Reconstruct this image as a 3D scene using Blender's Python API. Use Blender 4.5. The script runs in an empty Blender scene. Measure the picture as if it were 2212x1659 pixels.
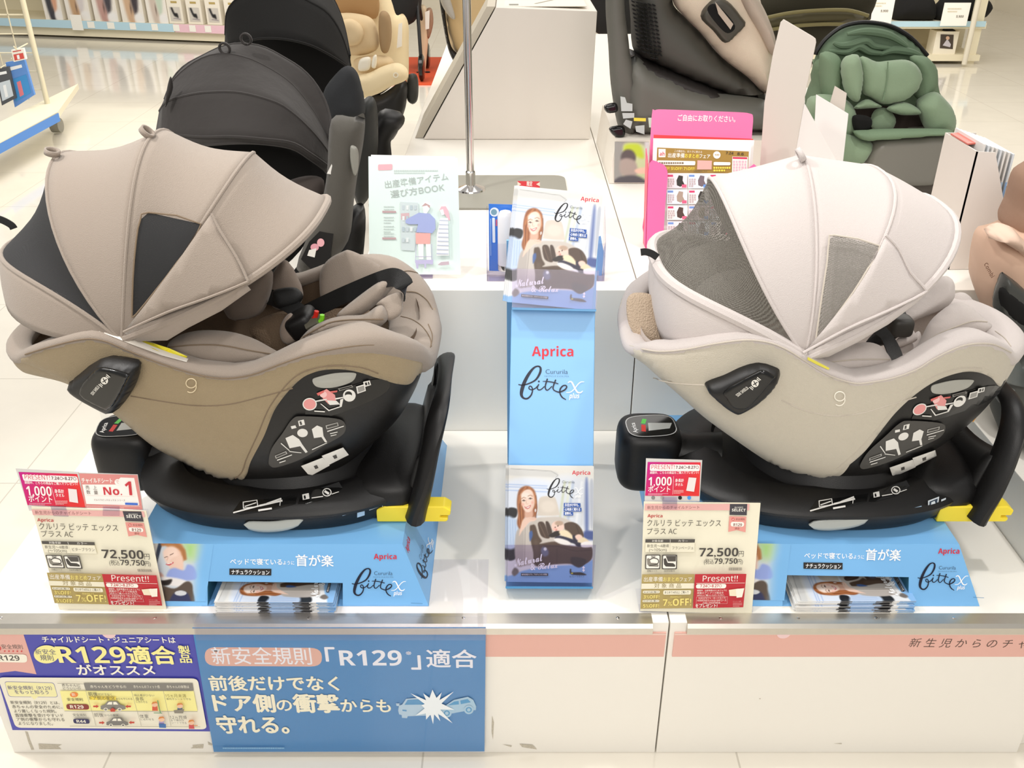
import bpy, bmesh, math, random
import numpy as np
from math import sin, cos, pi, radians, sqrt, tan, atan2
from mathutils import Vector, Matrix
from mathutils.geometry import delaunay_2d_cdt

SC = bpy.context.scene
COL = SC.collection
random.seed(7)

# ------------------------------------------------------------------ camera, world, lights, exposure
FPX, TH = 1990.0, radians(29.1)
CAM = Vector((0.0, -1.2, 1.477))
cd = bpy.data.cameras.new('camera'); cd.sensor_width = 36.0; cd.lens = 36.0 * FPX / 2212.0
cd.clip_start = 0.05; cd.clip_end = 60
cam = bpy.data.objects.new('camera', cd); COL.objects.link(cam)
cam.location = CAM; cam.rotation_euler = (pi / 2 - TH, 0, 0)
SC.camera = cam
SC.view_settings.view_transform = 'Standard'; SC.view_settings.look = 'None'
SC.view_settings.exposure = 0.2; SC.view_settings.gamma = 1.0; SC.view_settings.use_curve_mapping = False

w = bpy.data.worlds.new('world'); SC.world = w; w.use_nodes = True
w.node_tree.nodes['Background'].inputs[0].default_value = (1.0, 0.975, 0.94, 1)
w.node_tree.nodes['Background'].inputs[1].default_value = 0.47

def area(name, loc, target, size, power, color=(1, 0.95, 0.89), size_y=None):
    l = bpy.data.lights.new(name, 'AREA'); l.energy = power; l.color = color
    l.shape = 'RECTANGLE' if size_y else 'SQUARE'; l.size = size
    if size_y: l.size_y = size_y
    o = bpy.data.objects.new(name, l); COL.objects.link(o); o.location = loc
    o.rotation_euler = (Vector(target) - Vector(loc)).to_track_quat('-Z', 'Y').to_euler()
    return o
def spot(name, loc, target, power, angle=60, radius=0.05, color=(1, 0.975, 0.945), blend=0.6):
    l = bpy.data.lights.new(name, 'SPOT'); l.energy = power; l.color = color
    l.spot_size = radians(angle); l.spot_blend = blend; l.shadow_soft_size = radius
    o = bpy.data.objects.new(name, l); COL.objects.link(o); o.location = loc
    o.rotation_euler = (Vector(target) - Vector(loc)).to_track_quat('-Z', 'Y').to_euler()
    return o
spot('ceiling_spot_light', (-1.55, 0.25, 2.75), (-0.35, 0.32, 0.6), 76, 70, 0.05)
spot('ceiling_spot_light', (-0.55, -0.1, 2.85), (0.25, 0.3, 0.5), 48, 75, 0.06)
spot('ceiling_spot_light', (1.1, 0.2, 2.8), (0.55, 0.35, 0.6), 56, 70, 0.06)
area('ceiling_and_fill_panel', (0.1, -2.6, 2.7), (0.1, 0.2, 0.3), 1.8, 46)  # added fill from in front, brightens the faces turned to the camera
area('ceiling_and_fill_panel', (0.2, 2.2, 3.0), (0.2, 2.2, 0), 1.6, 22)
area('ceiling_and_fill_panel', (-2.0, 4.8, 3.0), (-2.4, 5.2, 0), 2.6, 120)
area('ceiling_and_fill_panel', (2.4, 5.0, 3.0), (2.4, 5.0, 0), 2.6, 100)
area('ceiling_and_fill_panel', (-2.6, 0.3, 3.0), (-2.4, 0.4, 0), 1.6, 30)

# ------------------------------------------------------------------ pixel rays of the photograph -> points at a chosen real depth
CT, ST = cos(TH), sin(TH)
def ray(u, v):
    dx = (u - 1106.0) / FPX; dy = (v - 829.5) / FPX
    return Vector((dx, CT - dy * ST, -ST - dy * CT))
def PY(u, v, y):
    d = ray(u, v); return CAM + d * ((y - CAM.y) / d.y)
def PZ(u, v, z):
    d = ray(u, v); return CAM + d * ((z - CAM.z) / d.z)
def PX(u, v, x):
    d = ray(u, v); return CAM + d * ((x - CAM.x) / d.x)
def PD(u, v, depth): return CAM + ray(u, v) * depth
def proj(p):
    r = Vector(p) - CAM
    dep = r.y * CT - r.z * ST
    return 1106 + FPX * r.x / dep, 829.5 + FPX * (-r.y * ST - r.z * CT) / dep

# ------------------------------------------------------------------ materials
def lin(h):
    if not isinstance(h, str): return tuple(h)[:3]
    h = h.lstrip('#'); c = [int(h[i:i + 2], 16) / 255 for i in (0, 2, 4)]
    return tuple(x / 12.92 if x <= 0.04045 else ((x + 0.055) / 1.055) ** 2.4 for x in c)
_M = {}
def mat(name, col, rough=0.5, metal=0.0, noise=0.0, nscale=30.0, bump=0.0, bscale=200.0, weave=0.0, wscale=600.0,
        alpha=1.0, trans=0.0, ior=1.45, spec=0.5, coat=0.0, emit=0.0, sheen=0.0, vcol=False):
    if name in _M: return _M[name]
    m = bpy.data.materials.new(name); m.use_nodes = True; nt = m.node_tree; b = nt.nodes['Principled BSDF']
    c = lin(col); b.inputs['Base Color'].default_value = (*c, 1); b.inputs['Roughness'].default_value = rough
    b.inputs['Metallic'].default_value = metal; b.inputs['Alpha'].default_value = alpha
    b.inputs['Transmission Weight'].default_value = trans; b.inputs['IOR'].default_value = ior
    b.inputs['Specular IOR Level'].default_value = spec; b.inputs['Coat Weight'].default_value = coat
    if sheen: b.inputs['Sheen Weight'].default_value = sheen; b.inputs['Sheen Roughness'].default_value = 0.5
    if emit: b.inputs['Emission Color'].default_value = (*c, 1); b.inputs['Emission Strength'].default_value = emit
    L = nt.links.new
    tc = nt.nodes.new('ShaderNodeTexCoord')
    if vcol:
        a = nt.nodes.new('ShaderNodeVertexColor'); a.layer_name = 'Col'; L(a.outputs[0], b.inputs['Base Color'])
    elif noise:
        n = nt.nodes.new('ShaderNodeTexNoise'); n.inputs['Scale'].default_value = nscale; n.inputs['Detail'].default_value = 5
        L(tc.outputs['Object'], n.inputs['Vector'])
        r = nt.nodes.new('ShaderNodeMapRange'); r.inputs[3].default_value = 1 - noise; r.inputs[4].default_value = 1 + noise
        L(n.outputs[0], r.inputs[0])
        mx = nt.nodes.new('ShaderNodeVectorMath'); mx.operation = 'SCALE'; mx.inputs[0].default_value = c
        L(r.outputs[0], mx.inputs['Scale']); L(mx.outputs[0], b.inputs['Base Color'])
    h = None
    if bump:
        n = nt.nodes.new('ShaderNodeTexNoise'); n.inputs['Scale'].default_value = bscale; n.inputs['Detail'].default_value = 3
        L(tc.outputs['Object'], n.inputs['Vector']); h = n.outputs[0]
        bp = nt.nodes.new('ShaderNodeBump'); bp.inputs['Strength'].default_value = bump; bp.inputs['Distance'].default_value = 0.004
        L(h, bp.inputs['Height']); L(bp.outputs[0], b.inputs['Normal'])
    elif weave:
        wv = nt.nodes.new('ShaderNodeTexVoronoi'); wv.inputs['Scale'].default_value = wscale
        L(tc.outputs['Object'], wv.inputs['Vector'])
        bp = nt.nodes.new('ShaderNodeBump'); bp.inputs['Strength'].default_value = weave; bp.inputs['Distance'].default_value = 0.002
        L(wv.outputs[0], bp.inputs['Height']); L(bp.outputs[0], b.inputs['Normal'])
    _M[name] = m; return m
def clear_mat(name, tint, k):
    """clear acrylic or film: lets everything through, mirrors a little like real plastic"""
    if name in _M: return _M[name]
    m = bpy.data.materials.new(name); m.use_nodes = True; nt = m.node_tree; nt.nodes.clear(); L = nt.links.new
    o = nt.nodes.new('ShaderNodeOutputMaterial'); mx = nt.nodes.new('ShaderNodeMixShader'); t = nt.nodes.new('ShaderNodeBsdfTransparent'); g = nt.nodes.new('ShaderNodeBsdfGlossy')
    t.inputs[0].default_value = (*lin(tint), 1); g.inputs['Roughness'].default_value = 0.03
    f = nt.nodes.new('ShaderNodeLayerWeight'); pw = nt.nodes.new('ShaderNodeMath'); pw.operation = 'POWER'; pw.inputs[1].default_value = 5; ml = nt.nodes.new('ShaderNodeMath'); ml.operation = 'MULTIPLY_ADD'; ml.inputs[1].default_value = k; ml.inputs[2].default_value = .03
    f.inputs['Blend'].default_value = .5; L(f.outputs['Facing'], pw.inputs[0]); L(pw.outputs[0], ml.inputs[0]); L(ml.outputs[0], mx.inputs[0]); L(t.outputs[0], mx.inputs[1]); L(g.outputs[0], mx.inputs[2]); L(mx.outputs[0], o.inputs[0])
    _M[name] = m; return m
def ink(h, rough=0.45): return mat('ink_' + h.strip('#') + ('' if rough == 0.45 else '_%d' % int(rough * 100)), h, rough)
def mesh_cloth(name, col, scale, hole=0.3):
    """see-through net: a procedural grid of threads with open holes"""
    if name in _M: return _M[name]
    m = bpy.data.materials.new(name); m.use_nodes = True; nt = m.node_tree; b = nt.nodes['Principled BSDF']; L = nt.links.new
    b.inputs['Base Color'].default_value = (*lin(col), 1); b.inputs['Roughness'].default_value = 0.75
    tc = nt.nodes.new('ShaderNodeTexCoord')
    sx = nt.nodes.new('ShaderNodeTexVoronoi'); sx.inputs['Scale'].default_value = scale; sx.feature = 'F1'; sx.inputs['Randomness'].default_value = 0.15
    L(tc.outputs['Object'], sx.inputs['Vector'])
    gt = nt.nodes.new('ShaderNodeMath'); gt.operation = 'GREATER_THAN'; gt.inputs[1].default_value = hole
    L(sx.outputs['Distance'], gt.inputs[0]); L(gt.outputs[0], b.inputs['Alpha'])
    _M[name] = m; return m

# ------------------------------------------------------------------ objects
def root(name, label, cat, loc, group=None, rz=0.0):
    o = bpy.data.objects.new(name, None); COL.objects.link(o); o.location = loc; o.rotation_euler = (0, 0, rz)
    o.empty_display_size = 0.05
    o['label'] = label; o['category'] = cat
    if group: o['group'] = group
    return o
def tag(o, label, cat, group=None):
    o['label'] = label; o['category'] = cat
    if group: o['group'] = group
    return o
def struct(o): o['kind'] = 'structure'; return o
class MB:
    """collects shapes with material slots and links them as ONE mesh object"""
    def __init__(s): s.v = []; s.f = []; s.m = []; s.mats = []; s.cols = None
    def slot(s, m):
        if m not in s.mats: s.mats.append(m)
        return s.mats.index(m)
    def add(s, vs, fs, m):
        b = len(s.v); k = s.slot(m)
        s.v += [tuple(p) for p in vs]; s.f += [tuple(i + b for i in f) for f in fs]; s.m += [k] * len(fs)
    def box(s, lo, hi, m):
        x0, y0, z0 = lo; x1, y1, z1 = hi
        s.hexa([(x0, y0, z0), (x1, y0, z0), (x1, y1, z0), (x0, y1, z0), (x0, y0, z1), (x1, y0, z1), (x1, y1, z1), (x0, y1, z1)], m)
    def hexa(s, p, m):
        s.add(p, [(0, 3, 2, 1), (4, 5, 6, 7), (0, 1, 5, 4), (1, 2, 6, 5), (2, 3, 7, 6), (3, 0, 4, 7)], m)
    def slab(s, pts, n, m):
        """closed polygon pts pushed along vector n"""
        k = len(pts); n = Vector(n); q = [Vector(p) for p in pts]
        s.add(q + [p + n for p in q], [tuple(range(k - 1, -1, -1)), tuple(range(k, 2 * k))] +
              [(i, (i + 1) % k, (i + 1) % k + k, i + k) for i in range(k)], m)
    def grid(s, rows, m, cu=False, cv=False):
        nr, nc = len(rows), len(rows[0]); vs = [p for r in rows for p in r]; fs = []
        for i in range(nr if cv else nr - 1):
            for j in range(nc if cu else nc - 1):
                a, b = i * nc + j, i * nc + (j + 1) % nc; c, d = ((i + 1) % nr) * nc + (j + 1) % nc, ((i + 1) % nr) * nc + j
                fs.append((a, b, c, d))
        s.add(vs, fs, m)
    def tube(s, path, r, m, n=10, closed=False, flat=1.0, up=None, caps=True):
        """swept tube; r number or per-point list; flat squeezes the section across 'up'"""
        P = [Vector(p) for p in path]; k = len(P); R = r if hasattr(r, '__len__') else [r] * k
        rows = []; nrm = None
        for i in range(k):
            t = (P[(i + 1) % k] - P[i - 1]) if closed else (P[min(i + 1, k - 1)] - P[max(i - 1, 0)])
            if t.length < 1e-9: t = Vector((0, 0, 1))
            t.normalize()
            if up is not None: nrm = Vector(up)
            elif nrm is None: nrm = Vector((0, 0, 1)) if abs(t.z) < 0.9 else Vector((1, 0, 0))
            nrm = nrm - t * nrm.dot(t)
            if nrm.length < 1e-6: nrm = t.orthogonal()
            nrm.normalize(); bt = t.cross(nrm)
            rows.append([P[i] + (nrm * cos(2 * pi * j / n) * flat + bt * sin(2 * pi * j / n)) * R[i] for j in range(n)])
        s.grid(rows, m, cu=True, cv=closed)
        if caps and not closed:
            b = len(s.v) - n * k
            for a in (0, k - 1):
                idx = [b + a * n + j for j in range(n)]
                s.f.append(tuple(idx if a else idx[::-1])); s.m.append(s.slot(m))
    def strap(s, path, wid, thick, m, side):
        """flat webbing; side = vector across the strap (single or per point)"""
        P = [Vector(p) for p in path]; k = len(P); rows = []
        for i in range(k):
            t = (P[min(i + 1, k - 1)] - P[max(i - 1, 0)]).normalized()
            w_ = Vector(side[i] if isinstance(side, list) else side); w_ = (w_ - t * w_.dot(t)).normalized(); n_ = t.cross(w_)
            h = w_ * wid / 2; q = n_ * thick / 2
            rows.append([P[i] + h + q, P[i] - h + q, P[i] - h - q, P[i] + h - q])
        s.grid(rows, m, cu=True)
        b = len(s.v) - 4 * k
        s.f.append((b + 3, b + 2, b + 1, b)); s.f.append((b + 4 * k - 4, b + 4 * k - 3, b + 4 * k - 2, b + 4 * k - 1)); s.m += [s.slot(m)] * 2
    def ell(s, c, r, m, e1=1.0, e2=1.0, rot=None, nu=28, nv=16):
        """superellipsoid"""
        sg = lambda a, e: math.copysign(abs(a) ** e, a)
        rows = []; c = Vector(c)
        for i in range(nv + 1):
            ph = -pi / 2 + pi * i / nv; row = []
            for j in range(nu):
                th = 2 * pi * j / nu
                p = Vector((r[0] * sg(cos(ph), e1) * sg(cos(th), e2), r[1] * sg(cos(ph), e1) * sg(sin(th), e2), r[2] * sg(sin(ph), e1)))
                if rot is not None: p = rot @ p
                row.append(c + p)
            rows.append(row)
        s.grid(rows, m, cu=True)
    def lathe(s, c, prof, m, n=24, axis=None):
        rows = []
        R = Matrix.Identity(3) if axis is None else Vector(axis).normalized().to_track_quat('Z', 'Y').to_matrix()
        for r, z in prof: rows.append([Vector(c) + R @ Vector((r * cos(2 * pi * j / n), r * sin(2 * pi * j / n), z)) for j in range(n)])
        s.grid(rows, m, cu=True)
        b = len(s.v) - n * len(prof)
        s.f.append(tuple(b + j for j in range(n))[::-1]); s.f.append(tuple(b + n * (len(prof) - 1) + j for j in range(n))); s.m += [s.slot(m)] * 2
    def build(s, name, parent=None, smooth=False, bevel=0.0, bseg=2, sub=0, solid=0.0, auto=40, label=None):
        me = bpy.data.meshes.new(name)
        org = Vector((0, 0, 0)); M_ = Matrix.Identity(4)
        if parent is not None:
            M_ = world_of(parent).inverted()
        me.from_pydata([M_ @ Vector(p) for p in s.v], [], s.f)
        for m in s.mats: me.materials.append(m)
        me.polygons.foreach_set('material_index', s.m)
        if s.cols is not None:
            at = me.color_attributes.new('Col', 'FLOAT_COLOR', 'POINT')
            a = np.ones((len(s.v), 4), dtype=np.float32); a[:len(s.cols), :3] = s.cols
            at.data.foreach_set('color', a.ravel())
        me.validate(); me.update()
        if smooth:
            me.polygons.foreach_set('use_smooth', [True] * len(me.polygons))
            if auto and not sub:
                try: me.set_sharp_from_angle(angle=radians(auto))
                except Exception: pass
        o = bpy.data.objects.new(name, me); COL.objects.link(o)
        if parent is not None: o.parent = parent
        if solid:
            d = o.modifiers.new('solid', 'SOLIDIFY'); d.thickness = solid; d.offset = 0
        if bevel:
            d = o.modifiers.new('bevel', 'BEVEL'); d.width = bevel; d.segments = bseg; d.limit_method = 'ANGLE'; d.angle_limit = radians(35)
            d.harden_normals = False
        if sub:
            d = o.modifiers.new('sub', 'SUBSURF'); d.levels = sub; d.render_levels = sub
        if label: o['label'] = label
        return o
def world_of(o):
    m = Matrix.LocRotScale(o.location, o.rotation_euler, o.scale)
    if o.parent is not None: m = world_of(o.parent) @ m
    return m
def part_box(name, lo, hi, m, parent=None, bevel=0.0, label=None):
    b = MB(); b.box(lo, hi, m); return b.build(name, parent, bevel=bevel, label=label)
def dup(o, loc=None, parent=None):
    c = o.copy(); COL.objects.link(c)
    if parent is not None: c.parent = parent
    if loc is not None: c.location = loc
    for ch in list(o.children): dup(ch, None, c)
    return c
def smoothpath(pts, n=8, closed=False):
    """Catmull-Rom through pts (tuples of any length)"""
    P = [np.array(p, float) for p in pts]; k = len(P); out = []
    rng = range(k) if closed else range(k - 1)
    for i in rng:
        if closed: p0, p1, p2, p3 = P[i - 1], P[i], P[(i + 1) % k], P[(i + 2) % k]
        else: p0, p1, p2, p3 = P[max(i - 1, 0)], P[i], P[i + 1], P[min(i + 2, k - 1)]
        for j in range(n):
            t = j / n
            out.append(0.5 * ((2 * p1) + (p2 - p0) * t + (2 * p0 - 5 * p1 + 4 * p2 - p3) * t * t + (3 * p1 - p0 - 3 * p2 + p3) * t ** 3))
    if not closed: out.append(P[-1])
    return [tuple(p) for p in out]
def resample(pts, n):
    P = np.array(pts, float); d = np.r_[0, np.cumsum(np.linalg.norm(np.diff(P, axis=0), axis=1))]
    t = np.linspace(0, d[-1], n)
    return np.stack([np.interp(t, d, P[:, k]) for k in range(P.shape[1])], 1)
def inside(poly, X, Y):
    P = np.array(poly, float); r = np.zeros(X.shape, bool); j = len(P) - 1
    for i in range(len(P)):
        xi, yi = P[i]; xj, yj = P[j]
        if yi != yj: r ^= ((yi > Y) != (yj > Y)) & (X < (xj - xi) * (Y - yi) / (yj - yi) + xi)
        j = i
    return r
def edgedist(poly, X, Y, closed=True):
    P = np.array(poly, float); d = np.full(X.shape, 1e9); k = len(P)
    for i in range(k if closed else k - 1):
        a = P[i]; b = P[(i + 1) % k]; ab = b - a; L2 = max(ab @ ab, 1e-12)
        t = np.clip(((X - a[0]) * ab[0] + (Y - a[1]) * ab[1]) / L2, 0, 1)
        d = np.minimum(d, np.hypot(X - a[0] - t * ab[0], Y - a[1] - t * ab[1]))
    return d
def tri2d(poly, step):
    """fill a 2D outline with a fine triangle mesh -> pts, tris, edge distance per point, outline count"""
    P = [tuple(map(float, p[:2])) for p in poly]
    A = np.array(P); x0, y0 = A.min(0); x1, y1 = A.max(0)
    gx, gy = np.meshgrid(np.arange(x0 + step * .5, x1, step), np.arange(y0 + step * .5, y1, step))
    gx = gx + (np.arange(gx.shape[0])[:, None] % 2) * step * .5
    X, Y = gx.ravel(), gy.ravel(); ok = inside(P, X, Y); X, Y = X[ok], Y[ok]
    d = edgedist(P, X, Y); ok = d > step * .45; X, Y = X[ok], Y[ok]
    pts = [Vector(p) for p in P] + [Vector((a, b)) for a, b in zip(X, Y)]
    n = len(P)
    vs, es, fs, *_ = delaunay_2d_cdt(pts, [(i, (i + 1) % n) for i in range(n)], [], 1, 1e-7)
    V = np.array([tuple(p) for p in vs])
    return V, [tuple(f) for f in fs], edgedist(P, V[:, 0], V[:, 1])
def puffy(mb, poly, plane, front, back, edge, m, step=None):
    """cushion from an outline: plane = (O,U,V,N); swells by front/back away from its own edge"""
    O, U, V, N = [Vector(a) for a in plane]
    A = np.array([p[:2] for p in poly]); ext = (A.max(0) - A.min(0)).max()
    pts, tris, d = tri2d(poly, step or max(min(ext / 22, edge * .4), ext / 55))
    k = np.sqrt(np.clip(1 - (1 - np.clip(d / edge, 0, 1)) ** 2, 0, 1))
    base = [O + U * p[0] + V * p[1] for p in pts]
    s1 = sum((pts[t[1]][0] - pts[t[0]][0]) * (pts[t[2]][1] - pts[t[0]][1]) - (pts[t[1]][1] - pts[t[0]][1]) * (pts[t[2]][0] - pts[t[0]][0]) for t in tris)
    if s1 * U.cross(V).dot(N) < 0: tris = [t[::-1] for t in tris]
    n = len(base); vs = [b + N * (front * q) for b, q in zip(base, k)]; idx = {}
    fs = list(tris)
    bk = []
    for i in range(n):
        if d[i] < 1e-6: idx[i] = i
        else: idx[i] = n + len(bk); bk.append(base[i] - N * (back * k[i]))
    if back: fs += [tuple(idx[i] for i in t[::-1]) for t in tris]
    else: bk = []
    mb.add(vs + bk, fs, m)
def plane_y(y, tilt=0.0, z0=0.0):
    """upright plane facing the viewer through (0,y,z0); tilt leans its top backwards"""
    return (Vector((0, y, z0)), Vector((1, 0, 0)), Vector((0, sin(tilt), cos(tilt))), Vector((0, -cos(tilt), sin(tilt))))
def plane_pts(O, A, B):
    """plane with origin O, U towards A, V towards B"""
    O, A, B = Vector(O), Vector(A), Vector(B); U = (A - O).normalized(); N = U.cross(B - O).normalized(); return (O, U, N.cross(U), N)
def onplane(pl, u, v):
    O, U, V, N = pl; d = ray(u, v); t = (O - CAM).dot(N) / d.dot(N); p = CAM + d * t - O
    return p.dot(U), p.dot(V)
def pxpoly(pl, pts): return [onplane(pl, *p) for p in pts]
def P3(pl, a, b, n=0.0): return pl[0] + pl[1] * a + pl[2] * b + pl[3] * n

# ------------------------------------------------------------------ printing: flat layers of shapes and real letters on a plane
_T = {}
def text_mesh(s, bold=0.0, shear=0.0):
    k = (s, round(bold, 4), round(shear, 3))
    if k in _T: return _T[k]
    c = bpy.data.curves.new('txt', 'FONT'); c.body = s; c.offset = bold; c.shear = shear; c.resolution_u = 3
    o = bpy.data.objects.new('txt', c); me = o.to_mesh()
    V = np.array([v.co[:2] for v in me.vertices]) if len(me.vertices) else np.zeros((0, 2))
    Fc = [tuple(p.vertices) for p in me.polygons]
    o.to_mesh_clear(); bpy.data.objects.remove(o); bpy.data.curves.remove(c)
    _T[k] = (V, Fc); return _T[k]
def restyle(t, A, a, n):
    """Latin letters and digits in the sans (or script) cut of the built-in font"""
    return ''.join(chr(A + ord(c) - 65) if 'A' <= c <= 'Z' else chr(a + ord(c) - 97) if 'a' <= c <= 'z' else chr(n + ord(c) - 48) if n and '0' <= c <= '9' else c for c in t)
class Print(MB):
    """printing on plane pl; coordinates are plane metres (m-methods) or read from the photograph (px)"""
    STEP = 0.00012
    def __init__(s, pl, base=0.0002): super().__init__(); s.pl = pl; s.h = base; s.px = lambda u, v: onplane(pl, u, v)
    def up(s): s.h += s.STEP; return s.h
    def polym(s, pts, m):
        h = s.up(); A = np.array(pts); ar = sum(A[i - 1][0] * A[i][1] - A[i][0] * A[i - 1][1] for i in range(len(A)))
        if ar < 0: pts = pts[::-1]
        if len(pts) > 4:
            vs, es, fs, *_ = delaunay_2d_cdt([Vector(p) for p in pts], [(i, (i + 1) % len(pts)) for i in range(len(pts))], [], 1, 1e-9)
            s.add([P3(s.pl, p[0], p[1], h) for p in vs], [tuple(f) for f in fs], m)
        else: s.add([P3(s.pl, p[0], p[1], h) for p in pts], [tuple(range(len(pts)))], m)
    def poly(s, pts, m): s.polym([s.px(*p) for p in pts], m)
    def quad(s, a, b, c, d, m, r=0.0):
        """px corners, optional rounded corners of r metres"""
        q = [Vector(s.px(*p)) for p in (a, b, c, d)]
        if r:
            out = []
            for i in range(4):
                p, pa, pb = q[i], q[i - 1], q[(i + 1) % 4]
                A_ = p + (pa - p).normalized() * min(r, (pa - p).length * .5); B_ = p + (pb - p).normalized() * min(r, (pb - p).length * .5)
                for k in range(6):
                    t = k / 5; out.append(tuple(A_ * (1 - t) ** 2 + p * 2 * t * (1 - t) + B_ * t * t))
            s.polym(out, m)
        else: s.polym([tuple(p) for p in q], m)
    def circ(s, u, v, rx, m, ry=None, n=24):
        c = s.px(u, v); a = s.px(u + rx, v); b = s.px(u, v - (ry or rx))
        A_ = Vector((a[0] - c[0], a[1] - c[1])); B_ = Vector((b[0] - c[0], b[1] - c[1]))
        s.polym([tuple(Vector(c) + A_ * cos(2 * pi * k / n) + B_ * sin(2 * pi * k / n)) for k in range(n)], m)
    def text(s, t, p0, p1, hpx, m, bold=0.0, shear=0.0, cap=0.72):
        """letters fill the baseline p0-p1 (px) with capital height hpx (px)"""
        k_ = 0.0
        if t == 'Cururila': pass
        elif shear > .3: t = restyle(t, 0x1D4D0, 0x1D4EA, None); shear = 0; bold = 0; k_ = .012
        elif bold > .008: t = restyle(t, 0x1D5D4, 0x1D5EE, 0x1D7EC); bold = bold if any(ord(ch) > 0x2e00 and ord(ch) < 0x1D000 for ch in t) else 0
        else: t = restyle(t, 0x1D5A0, 0x1D5BA, 0x1D7E2)
        if bold > .006 and any(0x2e00 < ord(ch) < 0x1D000 for ch in t): k_ = bold * .8; bold = .004   # heavy kanji: overprint instead of swelling the outline
        V, Fc = text_mesh(t, bold, shear)
        if not len(V): return
        a = Vector(s.px(*p0)); b = Vector(s.px(*p1)); U = b - a
        L0 = math.hypot(p1[0] - p0[0], p1[1] - p0[1]); tp = Vector(s.px(p0[0] + (p1[1] - p0[1]) / L0 * hpx, p0[1] - (p1[0] - p0[0]) / L0 * hpx)); up = tp - a
        n = Vector((-U.y, U.x)).normalized(); hh = max(abs(up.dot(n)), 1e-5); n = n * (hh / cap)
        x0, x1 = V[:, 0].min(), V[:, 0].max(); h = s.up()
        pts = [a + U * ((x - x0) / (x1 - x0)) + n * y for x, y in V]
        sh = [(0, 0)] if k_ <= 0 else [(k_ * q, k_ * r) for q, r in ((-1, 0), (1, 0), (0, -1), (0, 1))]
        for i, (q, r) in enumerate(sh):
            d = U.normalized() * (q * hh / cap) + n * r
            s.add([P3(s.pl, p[0] + d.x, p[1] + d.y, h + i * 4e-6) for p in pts], Fc, m)
    def stroke(s, pts, wid, m, n=6):
        """brush stroke through px points (u,v[,width factor]); wid in px"""
        Q = smoothpath([(p[0], p[1], p[2] if len(p) > 2 else 1.0) for p in pts], n); h = s.up(); L_, R_ = [], []
        for i, (u, v, k) in enumerate(Q):
            a = Q[max(i - 1, 0)]; b = Q[min(i + 1, len(Q) - 1)]; du, dv = b[0] - a[0], b[1] - a[1]; l = math.hypot(du, dv) or 1
            ox, oy = -dv / l * wid * k / 2, du / l * wid * k / 2
            L_.append(s.px(u + ox, v + oy)); R_.append(s.px(u - ox, v - oy))
        A_ = [P3(s.pl, *p, h) for p in L_]; B_ = [P3(s.pl, *p, h) for p in R_]
        k = len(A_); d = (A_[1] - A_[0]).cross(B_[0] - A_[0]).dot(s.pl[3])
        fs = [(i, i + 1, k + i + 1, k + i) if d > 0 else (i, k + i, k + i + 1, i + 1) for i in range(k - 1)]
        s.add(A_ + B_, fs, m)
        for e in (Q[0], Q[-1]):
            if e[2] > .7 and wid > 1.2: s.h -= s.STEP; s.circ(e[0], e[1], wid * e[2] / 2, m, n=10)
    def lines(s, a, b, rows, hpx, m, fill=0.9):
        """small unreadable print: short dashes in rows between px corners a (top left) and b (bottom right)"""
        for r in range(rows):
            v = a[1] + (b[1] - a[1]) * (r + .5) / rows; u = a[0]; end = a[0] + (b[0] - a[0]) * (1 if r < rows - 1 else .7)
            while u < end:
                l = random.uniform(hpx * .7, hpx * 1.1); s.quad((u, v - hpx / 2), (min(u + l, end), v - hpx / 2), (min(u + l, end), v + hpx / 2), (u, v + hpx / 2), m)
                s.h -= s.STEP; u += l + hpx * .35
        s.up()
    def photo(s, a, b, c, d, fn, nx, ny, m=None):
        """printed picture: fn(X,Y)->colour on a fine grid; px corners a tl, b tr, c br, d bl. Must be the first layer added."""
        q = [Vector(s.px(*p)) for p in (a, b, c, d)]; h = s.up()
        t, v = np.meshgrid(np.linspace(0, 1, nx), np.linspace(0, 1, ny))
        C = fn(t, v); i0 = len(s.v)
        m = m or mat('printed_picture', '#ffffff', 0.35, vcol=True)
        pts = [(q[0] * (1 - x) + q[1] * x) * (1 - y) + (q[3] * (1 - x) + q[2] * x) * y for x, y in zip(t.ravel(), v.ravel())]
        rows = [[P3(s.pl, p[0], p[1], h) for p in pts[r * nx:(r + 1) * nx]] for r in range(ny)]
        s.grid(rows[::-1], m)
        C = C.reshape(ny, nx, 3)[::-1].reshape(-1, 3)
        L_ = np.where(C <= 0.04045, C / 12.92, ((np.clip(C, 0, 1) + 0.055) / 1.055) ** 2.4)
        full = np.ones((i0 + len(C), 3), np.float32)
        if s.cols is not None: full[:len(s.cols)] = s.cols
        full[i0:] = L_; s.cols = full
class Pic:
    """tiny painter for printed pictures: soft-edged shapes over a unit square, colours 0..255"""
    def __init__(s, X, Y, bg, asp=1.0): s.X, s.Y, s.asp = X, Y * asp, asp; s.C = np.ones(X.shape + (3,)) * np.array(bg) / 255.
    def blend(s, a, c): a = np.clip(a, 0, 1)[..., None]; s.C = s.C * (1 - a) + np.array(c) / 255. * a
    def poly(s, pts, c, soft=0.012, k=1.0):
        P = smoothpath([(x, y * s.asp) for x, y in pts], 5, True); d = edgedist(P, s.X, s.Y); d = np.where(inside(P, s.X, s.Y), d, -d)
        s.blend(k * (0.5 + d / soft / 2), c)
    def ell(s, x, y, rx, ry, c, soft=0.1, rot=0.0, k=1.0):
        dx, dy = s.X - x, s.Y - y * s.asp; a, b = cos(rot), sin(rot); ry = ry * s.asp
        r = np.sqrt(((dx * a + dy * b) / rx) ** 2 + ((-dx * b + dy * a) / ry) ** 2); s.blend(k * (1 - r) / soft + .5, c)
    def line(s, pts, wid, c, soft=0.006, k=1.0):
        d = edgedist([(x, y * s.asp) for x, y in pts], s.X, s.Y, False); s.blend(k * (wid - d) / soft + .5, c)
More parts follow.
